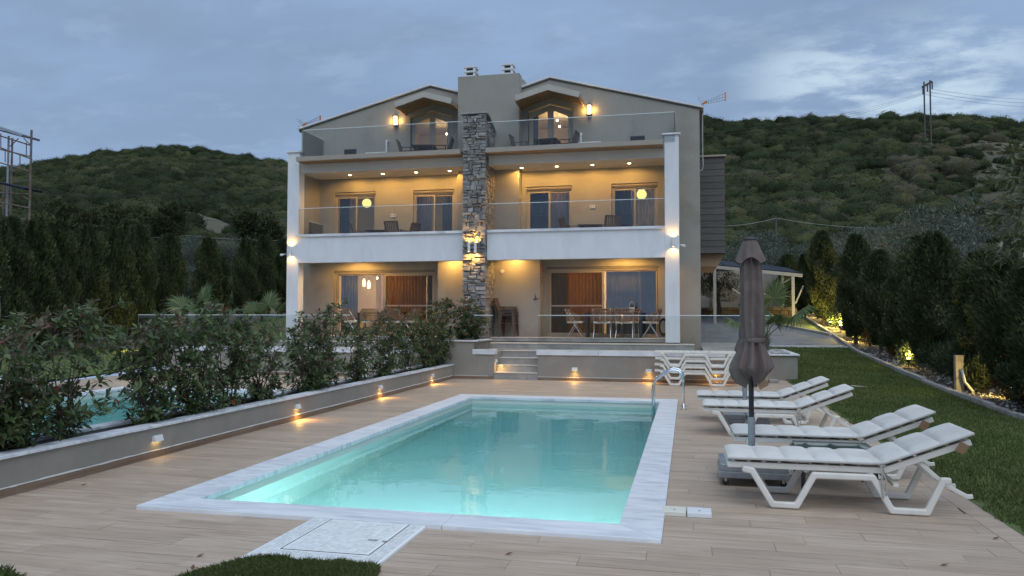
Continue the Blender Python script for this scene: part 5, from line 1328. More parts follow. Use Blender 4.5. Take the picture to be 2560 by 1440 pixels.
def vent(px0, px1, py0, py1, label):
    a, b = P(px0, py0, F), P(px1, py1, F); t = thing('vent_grille', label, 'vent', ((a.x + b.x) / 2, F, b.z)); m = MB(); m.box(a.x, b.x, F - .012, F - .002, b.z, a.z); m.build('plate', M['black'], t)
    for k in range(4): z = b.z + (a.z - b.z) * (k + .35) / 4; m = MB(); m.bar((a.x + .02, F - .02, z), (b.x - .02, F - .02, z), 0.02, 0.012); m.build('slat', M['greymetal'], t)
vent(861, 891, 374, 389, 'dark vent grille low on the left top balcony wall'); vent(1576, 1612, 341, 354, 'dark vent grille low on the right top balcony wall')
for px0, px1, py0, py1, lb in ((977, 989, 535, 543, 'white wall socket on the left first floor balcony'), (1475, 1488, 513, 521, 'white wall socket on the right first floor balcony')):
    a, b = P(px0, py0, F), P(px1, py1, F); m = MB(); m.box(a.x, b.x, F - .03, F - .002, b.z, a.z); o = m.build('wall_socket', M['lampwhite'], None, bevel=.004); tag(o, lb, 'wall socket')
    m = MB(); w = b.x - a.x
    for q in (.28, .72): m.box(a.x + w * q - .018, a.x + w * q + .018, F - .033, F - .0301, (a.z + b.z) / 2 - .018, (a.z + b.z) / 2 + .018)
    m.build('outlet', M['shutter'], o)
p = P(1256, 678, 23.2); m = MB(); m.tube([(p.x, 23.199, p.z), (p.x, 23.16, p.z)], 0.06, 18); tag(m.build('round_sensor', M['lampwhite'], None), 'round white fitting on the porch wall right of the stone pillar', 'wall fitting')
p = P(1340, 748, 23.19); t = thing('bird_ornament', 'dark metal swallow ornament on the porch wall', 'wall ornament', (p.x, 23.17, p.z))
m = MB(); m.tube([p + Vector((-.08, 0, -.01)), p + Vector((-.03, 0, 0)), p + Vector((.06, 0, .015))], [.01, .03, .008], 8); m.build('body', M['greymetal'], t)
m = MB(); m.add([p + Vector((-.03, 0, .01)), p + Vector((.02, 0, .02)), p + Vector((-.04, -.01, .19)), p + Vector((-.03, .014, .01)), p + Vector((.02, .014, .02)), p + Vector((-.04, 0.0, .19))], [(0, 1, 2), (5, 4, 3), (0, 3, 4, 1), (1, 4, 5, 2), (2, 5, 3, 0)]); m.build('wing', M['greymetal'], t)
m = MB(); m.add([p + Vector((.04, 0, .02)), p + Vector((.04, 0, 0)), p + Vector((.16, -.01, .03)), p + Vector((.04, .012, .02)), p + Vector((.04, .012, 0)), p + Vector((.16, 0, .03))], [(0, 1, 2), (5, 4, 3), (0, 3, 4, 1), (1, 4, 5, 2), (2, 5, 3, 0)]); m.build('tail', M['greymetal'], t)
p = P(1354, 650, 23.1); t = thing('hanging_ornament', 'red and tan string ornament hanging at the edge of the porch wall', 'ornament', (p.x, 23.1, 2.6))
m = MB(); m.tube([(p.x, 23.12, 3.30), (p.x, 23.12, 2.55)], 0.008, 5); m.build('string', M['kraft'], t)
for k in range(6): m = MB(); m.lathe([(0.01, -.03), (.035, 0), (.01, .03)], 8, (p.x + random.uniform(-.02, .03), 23.12, 3.18 - k * .105)); m.build('bead', M['red'] if k < 3 else M['kraft'], t)
t = thing('hose_coil', 'dark garden hose coiled on the wall beside the right column', 'hose', (P(1655, 815, F).x, F - .05, 1.1)); cx = P(1659, 815, F).x
for k in range(4): m = MB(); r = .20 + .02 * k; m.tube([(cx + .11 * math.cos(a) * (1 + k * .08), F - .03 - .014 * k, 1.28 + r * math.sin(a)) for a in np.linspace(0, 6.283, 29)[:-1]], 0.012, 6, closed=True); m.build('loop', M['black'], t)
def cam_(px_, py_, s, label):
    p = P(px_, py_, CF + .1); t = thing('security_camera', label, 'camera', p); m = MB(); x0 = p.x - s * .09; m.tube([(x0, CF + .1, p.z + .02), (p.x - s * .02, CF + .1, p.z + .02)], 0.014, 8); m.build('arm', M['lampwhite'], t)
    m = MB(); m.tube([(p.x - s * .03, CF + .06, p.z), (p.x + s * .05, CF - .0, p.z - .015)], [0.032, 0.038], 12); m.build('housing', M['lampwhite'], t)
cam_(1708, 614, 1, 'small white security camera on the right column'); cam_(708, 637, -1, 'small white security camera on the left column')
p = P(1273, 258, 23.2)
m = MB(); m.tube([(p.x, 23.16, p.z + .12), (p.x, 23.199, p.z + .12)], 0.02, 8)
# antennas
def antenna(xm, Y, zb, zm, s, label, mast_from):
    t = thing('tv_antenna', label, 'antenna', (xm, Y, mast_from)); m = MB(); m.tube([(xm, Y, mast_from), (xm, Y, zm)], 0.022, 8); m.build('mast', M['galv'], t)
    o = Vector((xm, Y, zm)); tip = o + Vector((s * 0.68, 0, .16 if s > 0 else .22))
    for k, dz in enumerate((-.10, 0, .10)):
        a = o + Vector((s * .10, 0, dz * .3)); b = tip + Vector((0, 0, dz)); m = MB(); m.bar(a, b, .012, .012); m.build('boom', M['galv'], t)
        for i in range(6):
            q = a.lerp(b, (i + 1) / 7); m = MB(); m.bar(q + Vector((0, -.06, 0)), q + Vector((0, .06, 0)), .008, .008); m.build('element', M['galv'], t)
    m = MB(); m.bar(tip + Vector((0, 0, -.13)), tip + Vector((0, 0, .13)), .03, .06); m.build('end_piece', M['orange'], t)
    m = MB(); m.bar(o + Vector((s * .02, 0, -.02)), o + Vector((s * .14, 0, .05)), .05, .06); m.build('clamp', M['orange'], t)
    for k in range(5):
        z = -.16 + k * .08; m = MB(); q = o + Vector((-s * (.02 + .10 * abs(k - 2) / 2), 0, z)); m.bar(q + Vector((-.0, -.20, 0)), q + Vector((0, .20, 0)), .008, .008); m.bar(q, q + Vector((s * .14, 0, .02)), .008, .008); m.build('reflector_rod', M['galv'], t)
p = P(1756, 258, 23.9); antenna(0.47, 23.9, 0, p.z, 1, 'roof television antenna with orange end pieces on a mast at the right house corner', 6.2)
p = P(756, 312, 24.6); antenna(p.x, 24.6, 0, p.z, 1, 'small television antenna with orange end pieces behind the left roof edge', p.z - 0.4)
m = MB(); m.tube([(.47, 23.9, 6.5), (.49, 23.86, 6.2), (.46, 23.85, 6.02), (.385, 23.8, 6.0)], .012, 6); tag(m.build('cable', M['palewire'], None), 'pale cable hanging from the antenna mast on the house corner', 'cable')

# ------------------------------------------------------------------ plants
def leaf_cards(pos, dirs, length, width, fold=0.25, bend=0.0, rnd=0.25, six=True):
    """pointed leaves: base, two sides, tip; returns vertices and quads (two quads along the midrib fold)"""
    n = len(pos); d = dirs / np.linalg.norm(dirs, axis=1, keepdims=True)
    ref = np.tile(np.array([0.0, 0.0, 1.0]), (n, 1)) + rng.normal(0, 0.35, (n, 3))
    s = np.cross(d, ref); s /= np.linalg.norm(s, axis=1, keepdims=True) + 1e-9; u = np.cross(s, d)
    L = (length * (1 + rng.uniform(-rnd, rnd, n)))[:, None]; Wd = (width * (1 + rng.uniform(-rnd, rnd, n)))[:, None]
    mid = pos + d * L * 0.5 - u * bend * L * 0.3; tip = pos + d * L - u * bend * L
    a = mid + s * Wd * 0.5 + u * fold * Wd * 0.5; b = mid - s * Wd * 0.5 + u * fold * Wd * 0.5
    V = np.stack([pos, a, tip, b, mid], 1).reshape(-1, 3); k = np.arange(n)[:, None] * 5
    Fq = np.concatenate([k + np.array([[0, 1, 2, 4]]), k + np.array([[0, 4, 2, 3]])], 1).reshape(-1, 4)
    return V, Fq
def diamonds(pos, dirs, length, width, rnd=0.3):
    n = len(pos); d = dirs / (np.linalg.norm(dirs, axis=1, keepdims=True) + 1e-9)
    ref = rng.normal(0, 1, (n, 3)); s = np.cross(d, ref); s /= np.linalg.norm(s, axis=1, keepdims=True) + 1e-9
    L = (length * (1 + rng.uniform(-rnd, rnd, n)))[:, None]; Wd = (width * (1 + rng.uniform(-rnd, rnd, n)))[:, None]
    V = np.stack([pos, pos + d * L * .5 + s * Wd * .5, pos + d * L, pos + d * L * .5 - s * Wd * .5], 1).reshape(-1, 3)
    return V, np.arange(n * 4).reshape(n, 4)

# photinia shrubs in the planter wall
LEAFM = []
for tn in (0.12, 0.35, 0.55, 0.75, 0.92):
    V = np.array([[0, 0, 0], [.22, .30, .10], [.62, .34, .08], [1, 0, -.12], [.62, -.34, .08], [.22, -.30, .10], [.35, 0, .0], [.7, 0, -.03]])
    LEAFM.append(npmesh('leaf', V, np.array([[0, 1, 6, 6], [1, 2, 7, 6], [2, 3, 7, 7], [0, 6, 5, 5], [6, 7, 4, 5], [7, 3, 4, 4]])[:, :], M['photinia'], [tn] * 6, link=False)) if False else None
def leaf_proto(tn):
    b = MB(); b.add([(0, 0, 0), (.22, .16, .05), (.62, .17, .03), (1, 0, -.14), (.62, -.17, .03), (.22, -.16, .05), (.35, 0, -.02), (.7, 0, -.07)], [(0, 6, 1), (1, 6, 7, 2), (2, 7, 3), (0, 5, 6), (6, 5, 4, 7), (7, 4, 3)], tn)
    return b.mesh('leaf', M['photinia'], smooth=False)
LP = [leaf_proto(t_) for t_ in (0.08, 0.30, 0.5, 0.68, 0.86, 0.99)]
def shrub(x, y, zb, h, w, label, nleaf=0, dens=1.0, grp='photinia shrubs in the planter wall', ll=0.105):
    t = thing('photinia_shrub', label, 'shrub', (x, y, zb), 0, grp)
    stems = MB(); tips = []
    ns = random.randint(5, 7)
    for k in range(ns):
        a = 6.283 * k / ns + random.uniform(-.4, .4); rr = w * random.uniform(.25, .62) * .5 * 1.4; hh = h * random.uniform(.72, 1.0)
        p0 = Vector((random.uniform(-.05, .05), random.uniform(-.08, .08), 0)); p2 = Vector((math.cos(a) * rr * .75, math.sin(a) * rr, hh)); p1 = p0.lerp(p2, .5) + Vector((math.cos(a), math.sin(a), 0)) * rr * .25
        path = [p0.lerp(p1, q).lerp(p1.lerp(p2, q), q) for q in np.linspace(0, 1, 8)]
        stems.tube(path, [0.011 * (1 - .75 * q / 7) for q in range(8)], 5); tips.append((path[-1], (path[-1] - path[-2]).normalized(), 1.0))
        nb = int(22 * dens)
        for j in range(nb):
            q = random.uniform(.03, .97) ** 1.15; b = p0.lerp(p1, q).lerp(p1.lerp(p2, q), q); a2 = random.uniform(0, 6.283)
            d = Vector((math.cos(a2), math.sin(a2), random.uniform(-.05, .95))).normalized(); L = random.uniform(.10, .36) * (1.15 - .5 * q) * w / .8
            e = b + d * L; e.x = max(-.62, min(.62, e.x)); e.z = max(e.z, .10)
            if e.z < .24: e.x = max(-.24, min(.20, e.x))
            stems.tube([b, b.lerp(e, .5) + Vector((0, 0, -.015)), e], [.005, .004, .003], 4); tips.append((e, (d + Vector((0, 0, .5))).normalized(), q))
            if random.random() < .55: tips.append((b.lerp(e, .55), (d + Vector((0, 0, .3))).normalized(), q * .9))
    stems.build('stem', M['twig'], t, world=False)
    pos, dr, tn = [], [], []
    for (e, d, q) in tips:
        n = random.randint(6, 10); x_ = d.orthogonal().normalized(); y_ = d.cross(x_); ph = random.uniform(0, 6)
        new = q > .8 and random.random() < .35
        for k in range(n):
            a = ph + k * 2.4; el = random.uniform(.15, 1.0); v = (x_ * math.cos(a) + y_ * math.sin(a)) * 1.0 + d * el
            pos.append(e - d * random.uniform(0, .07)); dr.append(v.normalized() + Vector((0, 0, -.12)))
            r_ = random.random(); tn.append(random.uniform(.82, .93) if new else (1.0 if r_ > .992 else random.betavariate(2.2, 3.4) * .78 + .06 * (q > .6)))
    pos = np.array([tuple(p) for p in pos]); dr = np.array([tuple(p) for p in dr]); tn = np.array(tn)
    if nleaf:
        wp = pos + np.array([x, y, zb]); dist = np.linalg.norm(wp - np.array(tuple(EYE)), axis=1); dist += rng.uniform(0, .25, len(dist))
        idx = np.argsort(dist); one = idx[:nleaf]; rest = idx[nleaf:]
        tl = np.array([.08, .30, .5, .68, .86, .99])
        for i in one:
            me = LP[int(np.argmin(np.abs(tl - tn[i])))]; d = Vector(dr[i]).normalized(); o = bpy.data.objects.new('leaf', me); col.objects.link(o); o.parent = t
            up = Vector((random.gauss(0, .35), random.gauss(0, .35), 1)); s = up.cross(d).normalized(); u = d.cross(s); L = ll * random.uniform(.8, 1.25)
            o.matrix_local = Matrix(((d.x * L, s.x * L * 1.1, u.x * L, pos[i][0]), (d.y * L, s.y * L * 1.1, u.y * L, pos[i][1]), (d.z * L, s.z * L * 1.1, u.z * L, pos[i][2]), (0, 0, 0, 1)))
    else: rest = np.arange(len(pos))
    V, Fq = leaf_cards(pos[rest], dr[rest], ll, ll * .38, .22, .12)
    npmesh('foliage', V, Fq, M['photinia'], np.repeat(tn[rest], 2), parent=t, kind='stuff' if nleaf else None)
    return t
for (px_, h, w, nl, lb) in ((-60, 1.25, 1.0, 200, 'photinia shrub at the left picture edge, half out of view'), (25, .75, .8, 200, 'low photinia shrub with red leaves near the left picture edge'), (170, 1.40, 1.02, 300, 'tall photinia shrub with reddish new leaves standing apart near the camera'), (372, 1.28, .95, 300, 'photinia shrub right of the tall reddish one, above the dim wedge light'),
                    (480, 1.42, .95, 250, 'dense photinia shrub in the middle of the near group'), (578, 1.45, 1.0, 200, 'tallest photinia shrub of the near group'), (648, 1.2, .8, 0, 'photinia shrub at the far end of the near group'),
                    (762, 1.30, .9, 0, 'photinia shrub at the near end of the far group, beside the gap'), (815, 1.48, 1.0, 0, 'tall photinia shrub in front of the left porch door'), (893, 1.34, .95, 0, 'photinia shrub third from the gap in the far group'), (960, 1.42, .95, 0, 'photinia shrub fourth from the gap in the far group'),
                    (1015, 1.22, .9, 0, 'photinia shrub fifth from the gap in the far group'), (1062, 1.3, .95, 0, 'photinia shrub second last before the terrace planter'), (1093, 1.62, .9, 0, 'tall photinia shrub at the end of the row by the terrace')):
    y = PX(px_, 1000, -6.2).y; shrub(-6.2, y, .272, h * 1.06, w * 1.1, lb, nl, 1.0 if y < 12 else .8)
for x, y, h, lb in ((-5.85, 19.8, 1.15, 'photinia shrub in the raised planter left of the stairs'), (-5.62, 20.1, 0.95, 'small photinia shrub at the corner of the raised planter'), (-6.4, 19.8, 1.2, 'photinia shrub in the raised planter, left one')):
    shrub(x, y, .95, h, .7, lb, 0, .8, 'photinia shrubs in the raised planter')

# cypresses: three crowns shared by all
def cypress_mesh(h, r, n, seed, lumps=7):
    g = np.random.default_rng(seed); t_ = g.uniform(0.02, 1, n) ** .9; a = g.uniform(0, 6.283, n)
    prof = np.clip(np.minimum(0.38 + 1.9 * t_, 1.0), 0, 1) * np.clip((1.0 + .07 * np.sin(3 * a + seed) + .06 * np.sin(7 * a + 2 * seed) - t_) * 3.4, 0, 1) ** .75
    lump = 1 + .16 * np.sin(3 * a + 5 * t_ * lumps / 2 + seed) + .12 * np.sin(5 * a - 9 * t_) + .10 * np.sin(2 * a + 17 * t_)
    rad = r * prof * lump * (1 - .45 * g.random(n) ** 2.5)
    pos = np.stack([rad * np.cos(a), rad * np.sin(a), t_ * h * .97], 1)
    d = np.stack([np.cos(a) * .55, np.sin(a) * .55, np.ones(n)], 1) + g.normal(0, .35, (n, 3))
    V, Fq = diamonds(pos, d, .145, .048)
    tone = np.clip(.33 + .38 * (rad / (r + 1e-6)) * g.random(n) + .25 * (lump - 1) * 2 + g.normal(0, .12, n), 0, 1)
    return npmesh('crown', V, Fq, M['cypress'], tone, link=False)
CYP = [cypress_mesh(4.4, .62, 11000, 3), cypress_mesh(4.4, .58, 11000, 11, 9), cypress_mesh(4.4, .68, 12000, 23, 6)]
mb = MB(); mb.tube([(0, 0, -.2), (0, 0, .6), (0, 0, 3.2)], [.07, .055, .02], 7); CYT = mb.mesh('trunk', M['bark'])
def cypress(x, y, h, label, grp, wd=1.0, k=None):
    t = thing('cypress_tree', label, 'cypress', (x, y, ground(x, y)), random.uniform(0, 6), grp); s = h / 4.4; k = random.randrange(3) if k is None else k
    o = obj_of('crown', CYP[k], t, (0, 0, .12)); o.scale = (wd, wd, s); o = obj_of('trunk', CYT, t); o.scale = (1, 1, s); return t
left = [(-110, 548), (-40, 552), (35, 548), (95, 556), (160, 556), (232, 566), (290, 572), (345, 566), (420, 590), (515, 598), (545, 640), (612, 600), (655, 592), (700, 600), (740, 596)]
nth = ['first', 'second', 'third', 'fourth', 'fifth', 'sixth', 'seventh', 'eighth', 'ninth', 'tenth', 'eleventh', 'twelfth', 'thirteenth', 'fourteenth', 'fifteenth']
for i, (px_, py_) in enumerate(left):
    p = PX(px_, py_, -20.3); cypress(-20.3 + random.uniform(-.2, .2), p.y, p.z - ground(-20.3, p.y), nth[i] + ' dark cypress from the left in the row beyond the neighbouring pool', 'cypresses along the left boundary', random.uniform(.78, 1.0))
right = [(1968, 640, 40), (2012, 640, 36), (2056, 582, 33.5), (2136, 592, 27.5), (2200, 632, 25.5), (2262, 645, 23.3), (2330, 590, 20.6), (2448, 640, 17.8), (2530, 600, 16.0), (2640, 560, 13.8)]
for i, (px_, py_, Y) in enumerate(right):
    p = P(px_, py_, Y); g_ = ground(p.x, Y); cypress(p.x, Y, p.z - g_, nth[i] + ' dark cypress from the carport along the right-hand kerb', 'cypresses along the right boundary', (.8, .8, .76, .84, .72, .70, 1.0, .82, .85, .95)[i])

# generic leafy bush and tree crowns
def bush_mesh(mat, n, r, h, L, Wd, seed, tone0=.2, tone1=.9, hollow=.45, up=.4, name='foliage'):
    g = np.random.default_rng(seed); nc = 14; cen = g.normal(0, 1, (nc, 3)); cen /= np.linalg.norm(cen, axis=1, keepdims=True); cen *= g.uniform(.35, .72, (nc, 1)); cr = g.uniform(.28, .48, nc); ct = g.uniform(-.15, .15, nc)
    c = g.integers(0, nc, n); d = g.normal(0, 1, (n, 3)); d /= np.linalg.norm(d, axis=1, keepdims=True); q = cr[c] * (1 - hollow * g.random(n) ** 2)
    u = cen[c] + d * q[:, None]; u[:, 2] = np.where(u[:, 2] < -.75, -.75, u[:, 2])
    pos = u * np.array([r, r, h / 2]) + np.array([0, 0, h * .46]); dd = d + np.array([0, 0, up]) + g.normal(0, .45, (n, 3))
    V, Fq = diamonds(pos, dd, L, Wd)
    tone = np.clip(tone0 + (tone1 - tone0) * g.random(n) + ct[c], 0, 1)
    return npmesh(name, V, Fq, M[mat], tone, link=False)
OLV = [bush_mesh('olive', 8500, 1.6, 2.9, .10, .034, s, 0.1, .95, name='crown') for s in (5, 6, 7)]
mb = MB(); mb.tube([(0, 0, -.3), (.08, .03, .5), (-.03, 0, 1.1), (.1, .05, 1.7)], [.16, .12, .10, .05], 8); mb.tube([(-.02, 0, .9), (-.35, .1, 1.5), (-.55, .1, 2.0)], [.08, .05, .03], 6); mb.tube([(0, 0, 1.0), (.4, -.2, 1.6), (.6, -.1, 2.1)], [.08, .05, .03], 6); OLT = mb.mesh('trunk', M['bark'])
def olive(x, y, s, label, k, grp='grey green olive trees behind the cypresses'):
    t = thing('olive_tree', label, 'olive tree', (x, y, ground(x, y)), random.uniform(0, 6), grp); o = obj_of('crown', OLV[k % 3], t, (0, 0, .75)); t.scale = (s, s, s); obj_of('trunk', OLT, t); return t
for i, (px_, Y, s, lb) in enumerate(((1840, 46, 1.15, 'grey green olive tree behind the parasol top'), (1905, 50, 1.3, 'grey green olive tree behind the carport, left one'), (1985, 47, 1.2, 'grey green olive tree behind the carport, middle one'), (2075, 45, 1.25, 'grey green olive tree behind the carport, right one'), (2170, 40, 1.2, 'olive tree left of the big pale olive tree'),
                                     (2250, 34, 1.45, 'big pale olive tree behind the right-hand cypresses, left part'), (2330, 31, 1.5, 'big pale olive tree behind the right-hand cypresses, middle part'), (2400, 29, 1.3, 'pale olive tree right of the big one behind the cypresses'), (2480, 27, 1.2, 'pale olive tree behind the last cypresses on the right'),
                                     (1795, 36, .8, 'small dark olive tree under the carport roof edge'), (470, 47, 1.1, 'pale olive tree glimpsed between the left cypresses'), (180, 36, 1.0, 'pale olive tree behind the left cypresses near the scaffold'), (560, 50, 1.1, 'olive tree behind the left cypresses near the house'), (330, 44, 1.0, 'olive tree behind the middle of the left cypress row'))):
    p = P(px_, 700, Y); olive(p.x, Y, s, lb, i)
for i, y_ in enumerate((19.2, 22.0, 24.6, 27.3, 29.6, 32.0)): olive(-23.0, y_, .95, nth[i] + ' pale olive bush showing in the gaps of the left cypress row', i, 'olive bushes behind the left cypress row')
TRE = [bush_mesh('maquis', 7000, 1.9, 3.4, .17, .10, s, .3, .8, name='crown') for s in (31, 32)]
for i, (px_, Y, s, lb) in enumerate(((330, 56, 1.25, 'leafy green tree behind the left cypress row, near the pole'), (250, 60, 1.2, 'leafy green tree left of the pole behind the cypresses'), (420, 62, 1.1, 'leafy green tree below the bare slope on the left'), (60, 52, 1.2, 'leafy green tree behind the scaffold'), (150, 62, 1.1, 'leafy green tree right of the scaffold'), (640, 66, 1.3, 'leafy green tree close to the left house wall'))):
    p = P(px_, 700, Y); t = thing('broadleaf_tree', lb, 'tree', (p.x, Y, ground(p.x, Y)), random.uniform(0, 6), 'green trees at the foot of the left hill'); obj_of('crown', TRE[i % 2], t, (0, 0, .6)); obj_of('trunk', OLT, t); t.scale = (s, s, s)

# oleanders and low shrubs of the planting bed
OLE = [bush_mesh('oleander', 1500, .62, 1.15, .16, .030, s, .1, .9, .7, .9) for s in (41, 42, 43)]
LITF = bush_mesh('lamplit', 1300, .5, 1.3, .07, .05, 51, .1, .9)
stm = MB()
for k in range(7): a = k * .9; stm.tube([(0, 0, -.05), (math.cos(a) * .12, math.sin(a) * .12, .35), (math.cos(a) * .25, math.sin(a) * .25, .75)], [.014, .011, .006], 5)
STM = stm.mesh('stem', M['twig'])
def bush(name, cat, me, px_, Y, s, label, grp, hz=1.0):
    p = P(px_, 800, Y); s *= .78; p.x = max(p.x, 5.75); t = thing(name, label, cat, (p.x, Y, ground(p.x, Y)), random.uniform(0, 6), grp); o = obj_of('foliage', me, t); o.scale = (1, 1, hz); obj_of('stem', STM, t); t.scale = (s, s, s); return t
for i, (px_, Y, s, lb) in enumerate(((2005, 38, 1.1, 'small oleander at the far end of the planting bed'), (2040, 35.0, 1.0, 'oleander lit yellow at the far end of the bed'), (2078, 31.5, 1.15, 'bushy oleander lit by the brightest garden light'), (2105, 29.0, 1.0, 'oleander behind the small garden lamp'), (2180, 24.0, 1.0, 'oleander in front of the fourth cypress'), (2215, 22.0, 1.05, 'dark oleander left of the lit sprig'),
                                     (2265, 20.0, 1.0, 'oleander with a lit yellow sprig by the kerb'), (2310, 19.0, .9, 'low oleander right of the lit sprig'), (2372, 17.2, 1.15, 'grey green oleander left of the hose post'), (2345, 18.0, .9, 'oleander below the big cypress'), (2455, 15.2, 1.0, 'oleander right of the hose post'), (2500, 14.8, .9, 'low oleander beside the golden shrub'), (2430, 17.8, 1.2, 'tall oleander behind the hose post'), (2545, 14.0, .8, 'low oleander at the right picture edge'))):
    bush('oleander_shrub', 'shrub', OLE[i % 3], px_, Y, s, lb, 'oleanders in the planting bed')
for px_, Y, s, lb in ((2535, 14.6, 1.0, 'shrub lit from below with orange glow in its leaf colour at the right picture edge'), (2490, 16.0, .75, 'smaller shrub with orange glow in its leaf colour behind the hose post')): bush('lamplit_shrub', 'shrub', LITF, px_, Y, s, lb, 'golden shrubs in the planting bed', 1.2)
for px_, Y, lb in ((330, 24.0, 'orange lit shrub glimpsed left of the near shrubs'), (610, 27, 'orange lit shrub glimpsed behind the near shrubs'),): bush('lamplit_shrub', 'shrub', LITF, px_, Y, .8, lb, 'golden shrubs on the neighbouring plot')
# bed pebbles
n = 1500; bx_ = rng.uniform(5.17, 6.6, n); by_ = rng.uniform(9, 30, n); bz = ground_np(bx_, by_) + .005
sz = rng.uniform(.015, .04, n); o8 = np.array([[1, 0, 0], [0, 1, 0], [-1, 0, 0], [0, -1, 0], [0, 0, .7], [0, 0, -.7]])
V = (np.stack([bx_, by_, bz], 1)[:, None, :] + o8[None] * sz[:, None, None] * rng.uniform(.7, 1.3, (n, 1, 3))).reshape(-1, 3)
tri = np.array([[0, 1, 4], [1, 2, 4], [2, 3, 4], [3, 0, 4], [1, 0, 5], [2, 1, 5], [3, 2, 5], [0, 3, 5]])
npmesh('gravel', V, (np.arange(n)[:, None, None] * 6 + tri[None]).reshape(-1, 3), M['gravel'], np.repeat(rng.random(n), 8), kind='stuff')

# fan palms
def palm(x, y, z, fronds, label, trunk=.55, sc=1.0):
    t = thing('fan_palm', label, 'palm', (x, y, z)); m = MB(); m.lathe([(.10, -.05), (.085, trunk * .4), (.095, trunk * .7), (.05, trunk)], 10, rf=lambda a, zz, r: r * (1 + .15 * math.sin(a * 3 + zz * 40))); m.build('trunk', M['bark'], t, world=False)
    for k in range(14):
        a = k * 2.4; zz = trunk * (.15 + .06 * k); m = MB(); m.bar((math.cos(a) * .08, math.sin(a) * .08, zz), (math.cos(a) * .15, math.sin(a) * .15, zz + .09), .035, .012); m.build('leaf_stub', M['bark'], t, world=False)
    for (az, el, L, r, droop) in fronds:
        d = Vector((math.cos(az) * math.cos(el), math.sin(az) * math.cos(el), math.sin(el))); b0 = Vector((0, 0, trunk * .92)); e = b0 + d * L + Vector((0, 0, -.10 * L * math.cos(el)))
        m = MB(); m.tube([b0, b0.lerp(e, .5) + Vector((0, 0, .05 * math.cos(el))), e], [.016, .012, .008], 6); fo = m.build('frond', M['palm'], t, world=False)
        side = d.cross(Vector((0, 0, 1))); side = side.normalized() if side.length > .1 else Vector((1, 0, 0)); nrm = side.cross(d)
        nb = 30; lf = MB()
        for k in range(nb):
            a = (k / (nb - 1) - .5) * 2 * 2.2; v = (d * math.cos(a) + side * math.sin(a)).normalized(); ln = r * (1 - .12 * abs(a)) * random.uniform(.9, 1.05); w = .030 * r / .65
            s = v.cross(nrm).normalized(); p1 = e + v * ln * .55; p2 = e + v * ln + Vector((0, 0, -droop * ln)) + nrm * random.uniform(-.04, .04)
            up = nrm * .012
            lf.add([e, p1 + s * w, p1 + up, p1 - s * w, p2], [(0, 1, 2), (0, 2, 3), (1, 4, 2), (2, 4, 3)], min(1, max(0, .45 + random.gauss(0, .2) + (.25 if random.random() < .15 else 0))))
            for q in range(1 if k % 2 else 0): lf.tube([p2, p2 + v * .12 + Vector((random.gauss(0, .03), 0, -.10))], .0025, 3, tone=1.0)
        lf.build('leaf_fan', M['palm'], fo, world=False)
    return t
p = PZ(1915, 878, .64); palm(p.x, p.y, .645, [(R(35), R(74), 1.15, .78, .08), (R(2), R(40), 1.05, .80, .45), (R(165), R(30), .9, .6, .5), (R(-60), R(50), .6, .5, .35), (R(110), R(60), .7, .6, .2)], 'small fan palm in the gravel planter behind the parasol', .42)
for (px_, Y, fr__, lb) in ((480, 21.5, [(R(150), R(52), 1.0, .75, .15), (R(60), R(72), 1.1, .75, .1), (R(10), R(45), .9, .7, .3), (R(200), R(20), .8, .6, .4)], 'fan palm on the neighbouring plot behind the near shrubs'), (655, 23.0, [(R(140), R(50), .9, .7, .2), (R(20), R(52), .9, .7, .25), (R(80), R(70), .9, .7, .1)], 'fan palm beside the left column, behind the glass')):
    p = P(px_, 800, Y); palm(p.x, Y, .62, fr__, lb, .55)

# olive branches reaching in from the right
t = thing('olive_tree', 'olive tree with narrow grey green leaves leaning in at the right picture edge', 'olive tree', (4.15, 7.2, ground(4.15, 7.2)))
wood = MB(); wood.tube([(4.15, 7.2, -.1), (4.1, 7.15, .9), (4.2, 7.2, 1.7), (4.0, 7.3, 2.5)], [.11, .09, .075, .05], 8); wood.build('trunk', M['bark'], t)
tw = MB(); pos, dr, tn = [], [], []
def sprig(a, b, r0, n):
    a, b = Vector(a), Vector(b); mid = a.lerp(b, .5) + Vector((0, 0, .06)); path = [a.lerp(mid, q).lerp(mid.lerp(b, q), q) for q in np.linspace(0, 1, 8)]; tw.tube(path, [r0 * (1 - .8 * k / 7) for k in range(8)], 5)
    for k in range(n):
        q = random.uniform(.12, 1); p = a.lerp(mid, q).lerp(mid.lerp(b, q), q); d = (b - a).normalized(); s = Vector((random.gauss(0, 1), random.gauss(0, 1), random.gauss(0, 1))).normalized()
        pos.append(tuple(p)); dr.append(tuple(d * .8 + s * .8)); tn.append(random.betavariate(2, 2.4) if random.random() < .85 else .97)
for k in range(90):
    px_ = random.uniform(2490, 2760); py_ = random.uniform(350, 660); Y = random.uniform(6.0, 7.8)
    edge = 2560 - 130 * math.sin(min(1, max(0, (py_ - 340) / 270)) * 1.5)
    c = P(max(px_, edge + 25), py_, Y); L = random.uniform(.16, .34); d = Vector((-1, random.uniform(-.6, .6), random.uniform(-.35, .6))).normalized()
    sprig(c - d * L * .5, c + d * L * .5, .006, random.randint(26, 40))
for (a, b) in (((4.05, 7.25, 2.3), (2.9, 6.8, 2.55)), ((4.05, 7.25, 2.1), (2.75, 6.7, 2.1)), ((4.1, 7.2, 1.9), (3.0, 6.9, 2.9)), ((4.0, 7.3, 2.5), (3.1, 7.3, 2.4))): tw.tube([a, Vector(a).lerp(Vector(b), .5) + Vector((0, 0, .1)), b], [.035, .022, .008], 6)
tw.build('branch', M['olivewood'], t)
